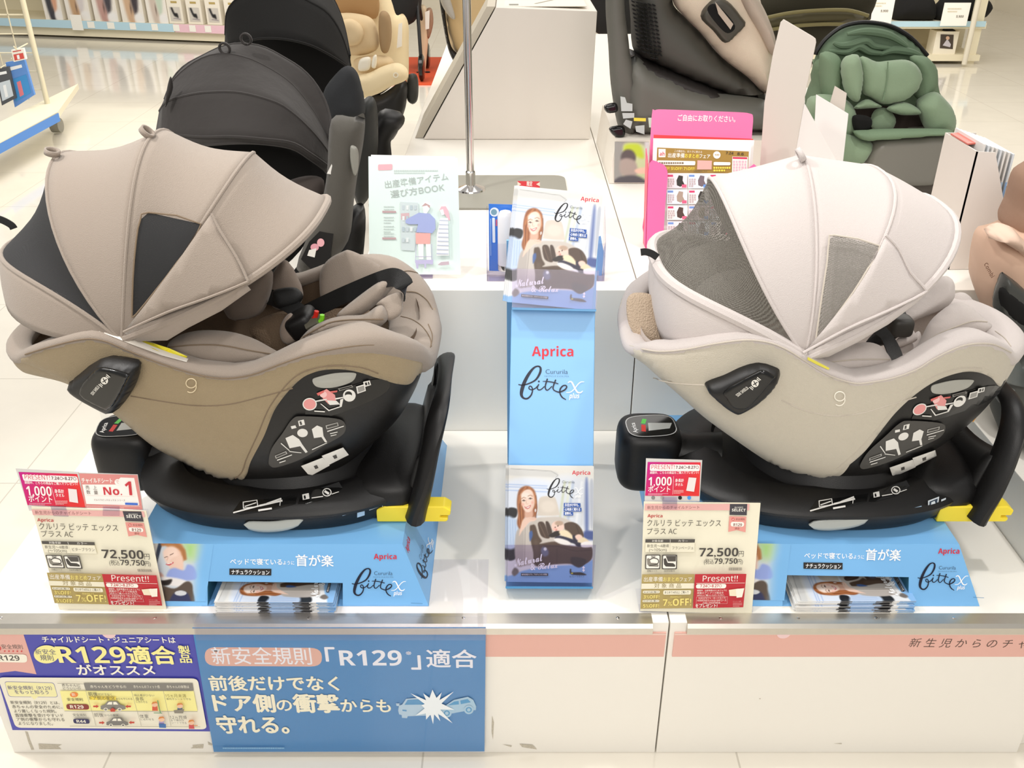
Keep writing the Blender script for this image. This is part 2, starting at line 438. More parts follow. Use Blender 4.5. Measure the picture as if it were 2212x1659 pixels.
# ================================================================== materials
WHITE = mat('white_laminate', '#f3efe6', 0.22, noise=0.012, nscale=3, spec=0.45)
WALLW = mat('shop_wall_white', '#e6decb', 0.5, noise=0.02, nscale=2)
ALU = mat('brushed_aluminium', '#c9c4ba', 0.32, 0.9, noise=0.05, nscale=60)
STEEL = mat('chrome_steel', '#d6d3d0', 0.12, 1.0)
GREYP = mat('grey_base_paint', '#8f8d82', 0.42)
BLKP = mat('black_textured_plastic', '#161515', 0.42, bump=0.12, bscale=900)
BLKG = mat('black_gloss_plastic', '#0f0f0f', 0.16)
DRKG = mat('dark_grey_plastic', '#3d3b37', 0.48, bump=0.1, bscale=900)
YEL = mat('yellow_plastic', '#ffe640', 0.35)
BLUEB = mat('blue_card', '#7db9ec', 0.28)
CLEAR = clear_mat('clear_acrylic', '#fbfbfd', .7)
CLEAR2 = clear_mat('clear_film', '#efecf4', .8)
PINKS = mat('pink_label_strip', '#e6b3a6', 0.3)
BRN = mat('taupe_brown_knit', '#9a8d81', 0.85, weave=0.35, wscale=900, sheen=0.25)
BRNS = mat('taupe_brown_side_knit', '#9d8c6f', 0.88, weave=0.4, wscale=700, noise=0.04, nscale=40, sheen=0.2)
BEI = mat('pale_beige_knit', '#cbc2be', 0.85, weave=0.3, wscale=900, sheen=0.2)
BEIS = mat('pale_beige_side_knit', '#c9c1b1', 0.88, weave=0.35, wscale=700, noise=0.02, nscale=40, sheen=0.2)
SEAMB = mat('taupe_seam', '#7d6c59', 0.9)
SEAMW = mat('beige_seam', '#c4bbae', 0.9)
WEB = mat('black_webbing', '#191919', 0.5, weave=0.3, wscale=1200)
REDP = mat('red_plastic', '#d8281e', 0.35)
GRNP = mat('green_indicator', '#58d04c', 0.35)
SILV = mat('grey_reflector', '#b4b8b4', 0.2)

def tile_mat():
    m = bpy.data.materials.new('white_floor_tile'); m.use_nodes = True; nt = m.node_tree; b = nt.nodes['Principled BSDF']; L = nt.links.new
    tc = nt.nodes.new('ShaderNodeTexCoord'); mp = nt.nodes.new('ShaderNodeMapping'); mp.inputs['Location'].default_value = (0.17, 0.31, 0)
    br = nt.nodes.new('ShaderNodeTexBrick'); br.offset = 0; br.inputs['Scale'].default_value = 1
    for k, v in (('Brick Width', 0.6), ('Row Height', 0.6), ('Mortar Size', 0.0022), ('Mortar Smooth', 0.3)): br.inputs[k].default_value = v
    br.inputs['Color1'].default_value = (*lin('#efe9dc'), 1); br.inputs['Color2'].default_value = (*lin('#ebe5d7'), 1); br.inputs['Mortar'].default_value = (*lin('#cfc8ba'), 1)
    n = nt.nodes.new('ShaderNodeTexNoise'); n.inputs['Scale'].default_value = 6; n.inputs['Detail'].default_value = 6
    mx = nt.nodes.new('ShaderNodeMixRGB'); mx.blend_type = 'MULTIPLY'; mx.inputs[0].default_value = 0.12
    L(tc.outputs['Object'], mp.inputs[0]); L(mp.outputs[0], br.inputs['Vector']); L(tc.outputs['Object'], n.inputs['Vector'])
    L(br.outputs[0], mx.inputs[1]); L(n.outputs[0], mx.inputs[2]); L(mx.outputs[0], b.inputs['Base Color'])
    b.inputs['Roughness'].default_value = 0.13; b.inputs['Coat Weight'].default_value = 0.6; b.inputs['Coat Roughness'].default_value = 0.05
    return m
FLOORM = tile_mat()
RUG = mat('orange_red_floor', '#d2502a', 0.7, noise=0.05)

# ================================================================== the setting
struct(part_box('floor', (-7, -2.2, -0.05), (6, 11.0, 0), FLOORM))
struct(part_box('wall_back', (-7, 10.9, -0.05), (6, 11.0, 3.4), WALLW))
struct(part_box('wall_right', (5.9, -2.2, -0.05), (6.0, 11.0, 3.4), WALLW))
tag(part_box('floor_mat', (-1.0, 6.3, 0.0), (.62, 7.5, 0.012), RUG), 'orange red floor mat far behind the display, under strollers', 'floor mat')

# ================================================================== stepped white display plinths
ZL, ZU, YR = 0.334, 0.690, 0.63      # lower top, upper top, riser
XL, XS, XR = -0.955, 0.275, 0.970
def plinth(name, lo, hi, label, rail=None, strip=None, scuffs=()):
    r = root(name, label, 'display plinth', ((lo[0] + hi[0]) / 2, lo[1], lo[2]), 'white display plinths')
    b = Print((Vector((0, lo[1], 0)), Vector((1, 0, 0)), Vector((0, 0, 1)), Vector((0, -1, 0)))); b.box(lo, hi, WHITE)
    for q in scuffs: b.poly(q, mat('scuff', '#c4bcab', 0.8, noise=.3, nscale=300))
    b.build('body', r, bevel=0.0015)
    if rail:
        x0, x1 = rail; z = hi[2]
        m = MB(); y = lo[1]
        m.slab([(x0, y + 0.022, z + 0.0006), (x0, y - 0.004, z + 0.0006), (x0, y - 0.009, z - 0.006), (x0, y - 0.009, z - 0.02), (x0, y - 0.0005, z - 0.022), (x0, y - 0.0005, z - 0.001), (x0, y + 0.022, z)], (x1 - x0, 0, 0), ALU)
        for k in range(5):
            cx = x0 + 0.06 + (x1 - x0 - 0.12) * k / 4; m.lathe((cx, y + 0.01, z + 0.0006), [(0.003, 0), (0.003, 0.0008), (0.001, 0.0012)], STEEL, 10)
        m.build('price_rail', r)
    if strip:
        x0, x1, txt = strip; z = hi[2]; y = lo[1]
        pl = (Vector((0, y - 0.003, 0)), Vector((1, 0, 0)), Vector((0, 0, 1)), Vector((0, -1, 0)))
        p = Print(pl); p.slab([(x0, y, z - 0.022), (x1, y, z - 0.022), (x1, y, z - 0.079), (x0, y, z - 0.079)], (0, -0.003, 0), PINKS)
        p.polym([(x0, z - 0.023), (x1, z - 0.023), (x1, z - 0.0265), (x0, z - 0.0265)], ink('#efd0c4'))
        if txt: p.text(txt[0], txt[1], txt[2], txt[3], ink('#4a3b33'), -0.008, 0.12, cap=0.8)
        p.build('label_strip', r)
        for u in ((x0 + .19, x0 + .25)[x0 < -.5],):
            c = MB(); c.lathe((u, y - 0.0042, z - 0.021), [(0.0, -0.0005), (0.012, -0.0005), (0.012, 0.001), (0.0, 0.001)], mat('pale_pink_tab', '#f0cfd0', 0.3), 20, axis=(0, -1, 0)); c.build('pull_tab', r)
    return r
g = 0.0012
pl1 = plinth('display_plinth', (XL, 0, 0), (XS - g, YR - 0.001, ZL), 'low white display plinth at left carrying the brown car seat', (XL, XS - 0.03), (XL, XS - 0.005, None),
    [[(54, 1579), (60, 1581), (66, 1600), (74, 1619), (68, 1620), (61, 1602)], [(83, 1606), (134, 1608), (126, 1612), (133, 1618), (85, 1618)],
             [(416, 1609), (440, 1607), (439, 1616), (412, 1616), (417, 1613)], [(449, 1601), (456, 1606), (459, 1607), (458, 1610), (450, 1608)],
             [(1063, 1545), (1067, 1560), (1065, 1597), (1062, 1580)], [(1085, 1607), (1106, 1610), (1104, 1613)], [(1122, 1606), (1150, 1608), (1160, 1618), (1128, 1613)]])
pl2 = plinth('display_plinth', (XS + g, 0, 0), (XR - g, YR - 0.001, ZL), 'low white display plinth at right carrying the pale beige car seat', (XS + 0.03, XR + 0.0), (XS + 0.01, XR - 0.002, ('新 生 児 か ら の チ ャ イ', (1962, 1396), (2250, 1399), 17)),
    [[(1640, 1508), (1643, 1508), (1643, 1510), (1640, 1510)], [(1735, 1411), (1752, 1407), (1752, 1409), (1736, 1413)], [(1800, 1606), (1818, 1605), (1818, 1607)]])
plinth('display_plinth', (-0.34, YR, 0), (XS - g, 4.6, ZU), 'tall white plinth behind the centre, carrying the pole and white pedestal')
plinth('display_plinth', (XS + g, YR, 0), (1.23, 4.2, ZU), 'tall white plinth behind the beige car seat, carrying the pink leaflet holder')
plinth('display_plinth', (XL, YR, 0), (-0.3425, 2.75, 0.40), 'white plinth behind the brown car seat, carrying the dark car seats')
plinth('display_plinth', (XR, 0.02, 0), (1.75, YR - 0.002, 0.467), 'white side plinth at the far right under the pinkish car seat')
# ================================================================== the two big car seats (side view, foot end to the right)
class Hull:
    """bucket of a car seat: plan outline in x, rim height and keel height along x, boat-like sections"""
    def __init__(s, yc, W, rim_px, low_px, xl, xr, m=3.0, n=2.7, mr=None):
        s.mr = mr or m
        s.yc, s.W, s.xl, s.xr, s.m, s.n = yc, W, xl, xr, m, n; s.xc, s.a = (xl + xr) / 2, (xr - xl) / 2
        s.rx, s.rz = s.trace(rim_px, 1.0); lx, lz = s.trace(low_px, 0.80)
        zt = np.interp(lx, s.rx, s.rz); s.bx, s.bz = lx, np.minimum(zt - 0.012, zt - (zt - lz) * 1.10)
    def w(s, x):
        x = np.asarray(x, float); m = np.where(x > s.xc, s.mr, s.m); q = np.clip(np.abs((x - s.xc) / s.a), 0, 1); return s.W * (1 - q ** m) ** (1 / m)
    def trace(s, px, k):
        out = []
        for u, v in px:
            y = s.yc - s.W * k
            for _ in range(12):
                p = PY(u, v, y); x = min(max(p.x, s.xl + 1e-4), s.xr - 1e-4); y = .5 * y + .5 * (s.yc - float(s.w(x)) * k)
            out.append((x, PY(u, v, y).z))
        out = np.array(smoothpath(sorted(out), 6)); o = np.argsort(out[:, 0]); return out[o, 0], out[o, 1]
    def zt(s, x): return np.interp(x, s.rx, s.rz)
    def zb(s, x): return np.interp(x, s.bx, s.bz)
    def off(s, x, z):
        t, b = s.zt(x), s.zb(x); q = np.clip((t - z) / np.maximum(t - b, 1e-4), 0, 0.985); return s.w(x) * (1 - q ** s.n) ** (1 / s.n)
    def hit(s, u, v, out=0.0):
        """photo pixel -> point on the near side of the bucket"""
        y = s.yc - s.W
        for _ in range(14):
            p = PY(u, v, y); x = min(max(p.x, s.xl + 1e-4), s.xr - 1e-4); y = .4 * y + .6 * (s.yc - float(s.off(x, p.z)))
        p = PY(u, v, y)
        if out: p = p + s.normal(p) * out
        return p
    def normal(s, p):
        e = 0.004; f = lambda x, z: s.yc - float(s.off(min(max(x, s.xl + 1e-3), s.xr - 1e-3), z))
        dx = (f(p.x + e, p.z) - f(p.x - e, p.z)) / (2 * e); dz = (f(p.x, p.z + e) - f(p.x, p.z - e)) / (2 * e)
        dx = max(-2, min(2, dx)); dz = max(-2, min(2, dz)); return Vector((dx, -1, dz)).normalized()
    def shell(s, mb, m, m2=None, line=None, nx=70, ns=26):
        k = np.linspace(-1, 1, nx); xs = s.xc + s.a * np.sin(k * pi / 2) * 0.9995; rows = []
        for x in xs:
            w, t, b = float(s.w(x)), float(s.zt(x)), float(s.zb(x)); row = []
            for j in range(ns + 1):
                a = -pi / 2 + pi * j / ns; q = abs(cos(a)) ** (2 / s.n); y = math.copysign(abs(sin(a)) ** (2 / s.n), sin(a))
                row.append((x, s.yc + w * y, t - (t - b) * q))
            rows.append(row)
        b0 = len(mb.f); mb.grid(rows, m)
        if m2 is not None:
            k2 = mb.slot(m2); V = np.array(mb.v); c = V[np.array(mb.f[b0:])].mean(1); X, Z = c[:, 0], c[:, 2]
            blk = (X > line[0, 0]) & ((Z < np.interp(X, line[:, 0], line[:, 1])) | (edgedist(line, X, Z, False) < .014))
            for i in np.nonzero(~blk)[0]: mb.m[b0 + i] = k2
    def rim_loop(s, n=96):
        out = []
        for i in range(n):
            t = 2 * pi * i / n; m = s.mr if cos(t) > 0 else s.m; x = s.xc + s.a * math.copysign(abs(cos(t)) ** (2 / m), cos(t)); y = s.yc + s.W * math.copysign(abs(sin(t)) ** (2 / m), sin(t))
            out.append(Vector((x, y, float(s.zt(x)))))
        # even spacing
        P = resample([tuple(p) for p in out] + [tuple(out[0])], n + 1)[:-1]
        return [Vector(p) for p in P]
def patch(hull, px, off, thick, m, step=14, mirror=False, edge=None, dome=0.0, base=0.0, tuck=0.0):
    """a skin on the bucket's near side bounded by a photo outline, with its own thickness"""
    pts, tris, d = tri2d(px, step)
    ed = edge or step
    top = []; bot = []
    for (u, v), dd in zip(pts, d):
        b = hull.hit(u, v); n = hull.normal(b); k = sqrt(max(0, 1 - (1 - min(dd / ed, 1)) ** 2))
        top.append(b + n * (base + (off * k + tuck * (1 - k) if tuck else off * (0.35 + 0.65 * k)) + dome * k)); bot.append(b + n * (base - thick))
    mb = MB(); n = len(top); s = 0
    fs = []
    for t in tris:
        nn = (top[t[1]] - top[t[0]]).cross(top[t[2]] - top[t[0]]); fs.append(t if nn.y < 0 else t[::-1])
    # boundary walls
    cnt = {}
    for f in fs:
        for i in range(3): cnt[(f[i], f[(i + 1) % 3])] = 1
    walls = [(a, a + n, b + n, b) for a, b in cnt if (b, a) not in cnt]
    mb.add(top + bot, fs + walls, m)
    if mirror:
        k = len(mb.v); mb.v += [(p[0], 2 * hull.yc - p[1], p[2]) for p in mb.v]; mb.f += [tuple(i + k for i in f[::-1]) for f in mb.f]; mb.m += mb.m
    return mb
def seam(hull, px, r, m, out=0.004, n=5):
    mb = MB(); mb.tube([hull.hit(u, v, out) for u, v in smoothpath(px, n)], r, m, 6); return mb
def rib_curve(q, yc, hw, n=17):
    """canopy bow: rises from the pivot line and curls over the seat (pivot x, pivot z, reach, roundness, lean, curl)"""
    xp, zp, R, p, f0, f1 = q; out = []
    for i in range(n):
        a = pi / 2 * i / (n - 1); s, c = sin(a), max(cos(a), 0); r = R * s ** (2 / p); f = f0 + f1 * s
        out.append(Vector((xp + r * cos(f), yc - hw * c ** (2 / p), zp + r * sin(f))))
    return out
def full(half, yc): return half + [Vector((p.x, 2 * yc - p.y, p.z)) for p in half[-2::-1]]
def canopy_panel(A, B, yc, m, n=10, sag=0.0, thick=0.0):
    A, B = full(A, yc), full(B, yc); k = len(A); rows = []
    c = (A[0] + B[0]) / 2
    for i in range(n + 1):
        t = i / n; row = []
        for j in range(k):
            p = A[j].lerp(B[j], t); ax = Vector((c.x, p.y, c.z)); o = p - ax
            # keep the radius of the fan between ribs, then let the cloth sag a little
            ra, rb = (A[j] - Vector((A[0].x, A[j].y, A[0].z))).length, (B[j] - Vector((B[0].x, B[j].y, B[0].z))).length
            rr = ra * (1 - t) + rb * t
            if o.length > 1e-5: p = ax + o.normalized() * (o.length * .7 + rr * .3 - sag * sin(pi * t) * min(1, rr / .2))
            row.append(p)
        rows.append(row)
    mb = MB(); mb.grid(rows, m); return mb
def arc_tube(half, yc, r, m, out=0.0):
    mb = MB(); P = full(half, yc); c = P[0]
    P = [p + ((p - Vector((c.x, p.y, c.z))).normalized() * out if (p - Vector((c.x, p.y, c.z))).length > 1e-4 else Vector()) for p in P]
    mb.tube(P, r, m, 8); return mb
def loop_on(pt, nrm, r, wdt, m, side):
    mb = MB(); P = [Vector(pt) + Vector(nrm) * (r * (1 - cos(2 * pi * i / 16))) + Vector(side) * r * sin(2 * pi * i / 16) for i in range(16)]
    ax = Vector(nrm).cross(Vector(side)); rows = [[p + ax * wdt / 2, p - ax * wdt / 2] for p in P] + [[P[0] + ax * wdt / 2, P[0] - ax * wdt / 2]]
    mb.grid(rows, m); return mb

def oval(cx, cy, a, b, n=2.6, k=72):
    return [(cx + a * math.copysign(abs(cos(t)) ** (2 / n), cos(t)), cy + b * math.copysign(abs(sin(t)) ** (2 / n), sin(t))) for t in [2 * pi * i / k for i in range(k)]]
def seat_base(r, cx, cy, zb, D):
    """dark swivel base: oval body with lip, deck, support-leg housing, rebound arch, yellow anchor arms"""
    a, b = 0.272, 0.205
    mb = MB(); prof = [(0.80, 0.0), (0.90, 0.003), (0.955, 0.02), (0.965, 0.036), (1.0, 0.042), (1.005, 0.048), (0.985, 0.055), (0.80, 0.074), (0.72, 0.072), (0.70, 0.062), (0.3, 0.06)]
    mb.grid([[(x, y, zb + z) for x, y in oval(cx, cy, a * k, b * k)] for k, z in prof], BLKP, cu=True)
    mb.f.append(tuple(range(72))[::-1]); mb.m.append(0); e = len(mb.v) - 72; mb.f.append(tuple(range(e, e + 72))); mb.m.append(0)
    mb.build('swivel_base', r, True)
    # turntable under the bucket
    t = MB(); t.lathe((cx + 0.02, cy, zb + 0.058), [(0.165, 0), (0.16, 0.012), (0.15, 0.03), (0.14, 0.05), (0.05, 0.07)], BLKP, 48); t.build('turntable', r, True)
    # support-leg housing at the head end
    hx = cx - 0.318
    lg = MB(); lg.ell((hx, cy + 0.02, zb + 0.036), (0.062, 0.058, 0.066), BLKP, 0.4, 0.55, None, 40, 20)
    lo = lg.build('support_leg_housing', r, True)
    nk = MB(); nk.tube([(hx + .03, cy + 0.02, zb + 0.05), (cx - 0.24, cy + 0.01, zb + 0.045), (cx - 0.18, cy, zb + 0.045)], [0.046, 0.042, 0.05], BLKP, 16, flat=0.8); nk.build('support_leg_arm', r, True)
    # indicator window
    pl = (Vector((hx, cy + 0.008, zb + 0.1035)), Vector((0.99, 0.1, 0)), Vector((-0.1, 0.95, 0.2)).normalized(), Vector((0, -0.12, 0.99)))
    pl = (pl[0], pl[1].normalized(), pl[3].normalized().cross(pl[1].normalized()), pl[3].normalized())
    p = Print(pl, 0.0008)
    el = lambda rx, ry, x=0, y=0: [(x + rx * math.copysign(abs(cos(2 * pi * k / 30)) ** .6, cos(2 * pi * k / 30)), y + ry * math.copysign(abs(sin(2 * pi * k / 30)) ** .6, sin(2 * pi * k / 30))) for k in range(30)]
    p.polym(el(.048, .033), ink('#cfd0cf', .2)); p.polym(el(.0465, .0315), ink('#0c0c0c', .1)); p.polym([(-.018, .008), (-.012, .022), (-.004, .02), (-.01, .006)], GRNP); p.polym([(-.022, -.016), (-.018, .004), (-.01, .002), (-.014, -.018)], REDP)
    p.polym([(-.008, -.016), (-.004, .008), (.042, .004), (.034, -.012)], ink('#c9ccc8', .25))
    V, Fc = text_mesh('Aprica', .03); q = [P3(pl, -.03 - y * .012, -.02 + (x) * .0115, .0016) for x, y in V]; p.add(q, Fc, ink('#e8e8e8'))
    p.build('indicator_window', lo)
    # rebound arch at the foot end: a leaning loop
    ar = MB(); path = []
    for y, z, x in [(-.150, .012, .255), (-.150, .07, .27), (-.142, .13, .283), (-.125, .18, .294), (-.09, .207, .302), (-.04, .213, .305), (.04, .213, .305), (.09, .207, .302), (.125, .18, .294), (.142, .13, .283), (.150, .07, .27), (.150, .012, .255)]:
        path.append((cx + x, cy + y, zb + z))
    P = smoothpath(path, 5); k = len(P)
    ar.tube(P, [0.014 + 0.022 * abs(2 * i / (k - 1) - 1) ** 1.3 for i in range(k)], BLKP, 14, flat=0.55, up=(0.3, 0, -1)); ao = ar.build('rebound_arch', r, True)
    ap = MB(); rows = []
    for i in range(13):
        t = -1 + i / 6; rows.append([(cx + .235 + .035 * j / 6 + (.012 if j in (0, 6) else 0), cy + t * (.146 - .01 * j / 6), zb + .01 + (.10 + .03 * t * t) * j / 6) for j in range(7)])
    ap.grid(rows, BLKP); ap.build('arch_panel', ao, True, solid=.012)
    bk = MB(); bk.ell((cx + .205, cy, zb + .045), (.07, .16, .045), BLKP, .6, .6); bk.build('arch_foot', r, True)
    # anchor arms
    for s in (-1,):
        y = cy + s * 0.145; am = MB()
        am.slab([(cx + .185, y - .016, zb + .003), (cx + .31, y - .016, zb + .003), (cx + .314, y - .016, zb + .006), (cx + .314, y - .016, zb + .012), (cx + .30, y - .016, zb + .012), (cx + .30, y - .016, zb + .017), (cx + .318, y - .016, zb + .017), (cx + .32, y - .016, zb + .028), (cx + .308, y - .016, zb + .037), (cx + .2, y - .016, zb + .037), (cx + .185, y - .016, zb + .03)], (0, .032, 0), YEL)
        ao = am.build('anchor_arm', r, bevel=0.004, bseg=3)
        kn = MB(); kn.tube([(cx + .16, y, zb + .02), (cx + .184, y, zb + .018)], .015, BLKP, 12); kn.tube([(cx + .163, y, zb + .0195), (cx + .168, y, zb + .019)], .0158, REDP, 12); kn.build('release_knob', ao, True)
    # grey reflector on the lower front, labels on deck front
    rf = MB(); pts = D['refl']
    rows = []
    for i in range(13):
        t = i / 12; row = []
        u = pts[0][0] * (1 - t) + pts[1][0] * t; vb = D['reflc'](t); h = 22 * sqrt(max(0, 1 - (2 * t - 1) ** 4))
        for j in range(5):
            v = vb - h / 2 + h * j / 4; q = PY(u, v, base_y(cx, cy, u, v, a, b, 0.975)); row.append(q)
        rows.append(row)
    rf.grid(rows, SILV); rf.build('reflector', r, True, solid=0.004)
def base_y(cx, cy, u, v, a, b, k, n=2.6):
    y = cy - b
    for _ in range(10):
        x = PY(u, v, y).x; q = min(abs((x - cx) / (a * k)), .999); y = cy - b * k * (1 - q ** n) ** (1 / n)
    return y

def deck_hit(cx, cy, zb, u, v, out=0.0008):
    lo, hi = .78, 1.0
    for _ in range(22):
        k = (lo + hi) / 2; y = base_y(cx, cy, u, v, .272, .205, k); z = zb + .055 + (0.985 - k) / .185 * .019
        if PY(u, v, y).z > z: hi = k
        else: lo = k
    return PY(u, v, y) + Vector((0, -.25, .97)) * out
def deck_print(cx, cy, zb, shapes):
    mb = MB()
    for i, (poly, m) in enumerate(shapes):
        pts, tris, d = tri2d(poly, 8); P = [deck_hit(cx, cy, zb, u, v, .0008 + i * .00012) for u, v in pts]
        mb.add(P, [t if (P[t[1]] - P[t[0]]).cross(P[t[2]] - P[t[0]]).z > 0 else t[::-1] for t in tris], m)
    return mb
def book_sign(p, u, v, s, c):
    p.stroke([(u - s, v - s), (u - s, v + s), (u, v + s * .7), (u + s, v + s * .9), (u + s, v - s * 1.1), (u, v - s * 1.2), (u - s, v - s)], 2, c)
def hull_print(hull, px_shapes, out, name, parent):
    """thin decals on the bucket: each shape a px polygon with its ink"""
    mb = MB()
    for i, (poly, m) in enumerate(px_shapes):
        pts, tris, d = tri2d(poly, 9); P = [hull.hit(u, v, out + i * 0.00012) for u, v in pts]
        mb.add(P, [t if (P[t[1]] - P[t[0]]).cross(P[t[2]] - P[t[0]]).y < 0 else t[::-1] for t in tris], m)
    return mb
def pxell(u, v, rx, ry, rot=0.0, n=20, e=1.0):
    c, s = cos(rot), sin(rot); o = []
    for k in range(n):
        t = 2 * pi * k / n; a = rx * math.copysign(abs(cos(t)) ** e, cos(t)); b = ry * math.copysign(abs(sin(t)) ** e, sin(t)); o.append((u + a * c - b * s, v + a * s + b * c))
    return o
def pxbar(a, b, wd):
    du, dv = b[0] - a[0], b[1] - a[1]; l = math.hypot(du, dv); ox, oy = -dv / l * wd / 2, du / l * wd / 2
    return [(a[0] + ox, a[1] + oy), (b[0] + ox, b[1] + oy), (b[0] - ox, b[1] - oy), (a[0] - ox, a[1] - oy)]
def pxtext(hull, t, p0, p1, h, m, out, bold=0.02):
    V, Fc = text_mesh(t, bold); a, b = Vector(p0), Vector(p1); U = b - a; n = Vector((U.y, -U.x)).normalized() * h / .72
    x0, x1 = V[:, 0].min(), V[:, 0].max(); mb = MB()
    P = [hull.hit(*(a + U * ((x - x0) / (x1 - x0)) + n * y), out) for x, y in V]
    mb.add(P, [f if (P[f[1]] - P[f[0]]).cross(P[f[2]] - P[f[0]]).y < 0 else f[::-1] for f in Fc], m); return mb
def merge(a, b):
    for f, k in zip(b.f, b.m): a.f.append(tuple(i + len(a.v) for i in f)); a.m.append(a.slot(b.mats[k]))
    a.v += b.v; return a

def car_seat(D):
    cx, cy, zb = D['c']; F1, F2, SM = D['fab'], D['side'], D['seam']
    r = root('child_car_seat', D['label'], 'child car seat', (cx, cy, zb), 'car seats on the front plinths')
    seat_base(r, cx, cy, zb, D)
    H = Hull(cy, 0.205, D['rim'], D['low'], D['xl'], D['xr'], 3.2, 2.8, D.get('mr'))
    # bucket, black below the cover line
    line = [H.hit(u, v) for u, v in D['cover_edge']]; lx = [p.x for p in line]; lz = [p.z for p in line]
    mb = MB(); H.shell(mb, BLKP, F2, np.array([lx, lz]).T, 150, 64); mb.build('bucket_shell', r, True)
    # near and far fabric side covers
    cov = smoothpath(D['cover'], 8, True)
    for mir in (False, True):
        q = patch(H, cov, 0.0045, 0.006, F2, 10, mir, edge=6, tuck=.0009)
        if mir: n = len(q.v) // 2; k = len(q.f) // 2; q.v = q.v[n:]; q.f = [tuple(i - n for i in f) for f in q.f[k:]]; q.m = q.m[k:]
        co = q.build('side_cover', r, True, auto=60)
        if not mir:
            for sm in D['seams']: merge_into = seam(H, sm, 0.0011, SM, 0.0045); merge_into.build('seam', co, True)
            # round emblem
            e = MB(); u, v = D['emblem']
            e.tube([H.hit(u + 11 * cos(t), v - 6 + 10 * sin(t), 0.0075) for t in np.linspace(0, 2 * pi, 22)[:-1]], 0.0009, D['thread'], 6, closed=True)
            e.tube([H.hit(u - 1 + 12 * cos(t), v + 1 + 13 * sin(t), 0.0075) for t in np.linspace(-.35, 2.2, 14)], 0.0009, D['thread'], 6); e.build('round_emblem', co, True)
    # padded rim
    loop = H.rim_loop(120); rad = []
    for p in loop:
        t = max(0, (p.x - (H.xc + H.a * .35)) / (H.a * .65)); rad.append(0.016 + D.get('toe', .022) * t)
    rows = []; n = len(loop)
    for i, p in enumerate(loop):
        tn = (loop[(i + 1) % n] - loop[i - 1]).normalized(); inn = Vector((H.xc - p.x, H.yc - p.y, 0)); inn = (inn - tn * inn.dot(tn)); inn.z = 0; inn.normalize(); R = rad[i]; row = []
        for j in range(14):
            a = 2 * pi * j / 14; row.append(p + inn * (R * 1.05 + R * 1.30 * math.copysign(abs(cos(a)) ** .8, cos(a))) + Vector((0, 0, 1)) * (R * .8 * math.copysign(abs(sin(a)) ** .8, sin(a))) + Vector((0, 0, -R * .15)))
        rows.append(row)
    rm = MB(); rm.grid(rows, F1, cu=True, cv=True); ro = rm.build('padded_rim', r, True, auto=0)
    wl = MB(); wl.tube([H.hit(u, v, .0052) for u, v in smoothpath(D['rim'][1:-1], 4)], .0013, SM, 6); wl.build('rim_seam', ro, True)
    # liner inside the bucket
    inn = Hull.__new__(Hull); inn.__dict__.update(H.__dict__); inn.W = H.W - .028; inn.a = H.a - .03
    inn.rz = H.rz - .012; inn.bz = np.maximum(H.bz + .03, np.interp(H.bx, H.rx, H.rz) - D.get('deep', .15))
    lm = MB(); inn.shell(lm, D['liner'], nx=50, ns=20); lm.build('seat_liner', r, True)
    # canopy: cloth panels, ribs, net
    yc, hw = cy, 0.195; ribs = [rib_curve(x, yc, hw) for x in D['ribs']]   # C back skirt, B back hoop, A, 2, 3, visor
    C, B, A, R2, R3, V = ribs
    sg = D['sag']; can = canopy_panel(A, R2, yc, F1, 10, sg[0])
    merge(can, canopy_panel(R2, R3, yc, F1, 10, sg[1])); merge(can, canopy_panel(R3, V, yc, F1, 8, sg[2]))
    ca = can.build('canopy', r, True, solid=0.0025, auto=0)
    for h, m in ((A, F1), (R2, F1), (R3, F1)): arc_tube(h, yc, .003, m, .0005).build('canopy_rib', ca, True)
    arc_tube(V, yc, .0065, F1).build('visor_piping', ca, True)
    canopy_panel(B, A, yc, D['net'], 8, D.get('netsag', .02)).build('net_panel', ca, True)
    arc_tube(B, yc, D['hoop'], F1).build('back_hoop', ca, True)
    canopy_panel(C, B, yc, F1, 6, -.004).build('back_skirt', r, True, solid=0.003, auto=0)
    # window and fold-down flap lie on the canopy's near face
    def on_can(px, out, y0=None):
        res = []
        for u, v in px:
            best = None
            for P, Q in ((A, R2), (R2, R3), (R3, V)):
                pa, qa = [proj(p) for p in P], [proj(p) for p in Q]
                for i in range(len(P) - 1):
                    quad = [(pa[i], P[i]), (pa[i + 1], P[i + 1]), (qa[i + 1], Q[i + 1]), (qa[i], Q[i])]
                    for T in ((0, 1, 2), (0, 2, 3)):
                        (a, A3), (b, B3), (c, C3) = [quad[t] for t in T]
                        dd = (b[0] - a[0]) * (c[1] - a[1]) - (b[1] - a[1]) * (c[0] - a[0])
                        if abs(dd) < 1e-6: continue
                        l1 = ((u - a[0]) * (c[1] - a[1]) - (v - a[1]) * (c[0] - a[0])) / dd; l2 = ((b[0] - a[0]) * (v - a[1]) - (b[1] - a[1]) * (u - a[0])) / dd
                        e = -min(l1, l2, 1 - l1 - l2)
                        if best is None or e < best[0]: best = (e, A3 + (B3 - A3) * l1 + (C3 - A3) * l2)
            p = PY(u, v, best[1].y); res.append(p + (CAM - p).normalized() * out)
        return res
    def skin(px, out, m, step=18, thick=0.0012):
        pts, tris, d = tri2d(px, step); P = on_can(pts, out); mb = MB()
        mb.add(P, [t if (P[t[1]] - P[t[0]]).cross(P[t[2]] - P[t[0]]).dot(CAM - P[t[0]]) > 0 else t[::-1] for t in tris], m); return mb
    skin(D['window'], .011, D['net2']).build('net_window', ca, True)
    wr = MB(); wr.tube(on_can(smoothpath(D['window'] + D['window'][:1], 2), .0115), .0014, SM, 6); wr.build('window_binding', ca, True)
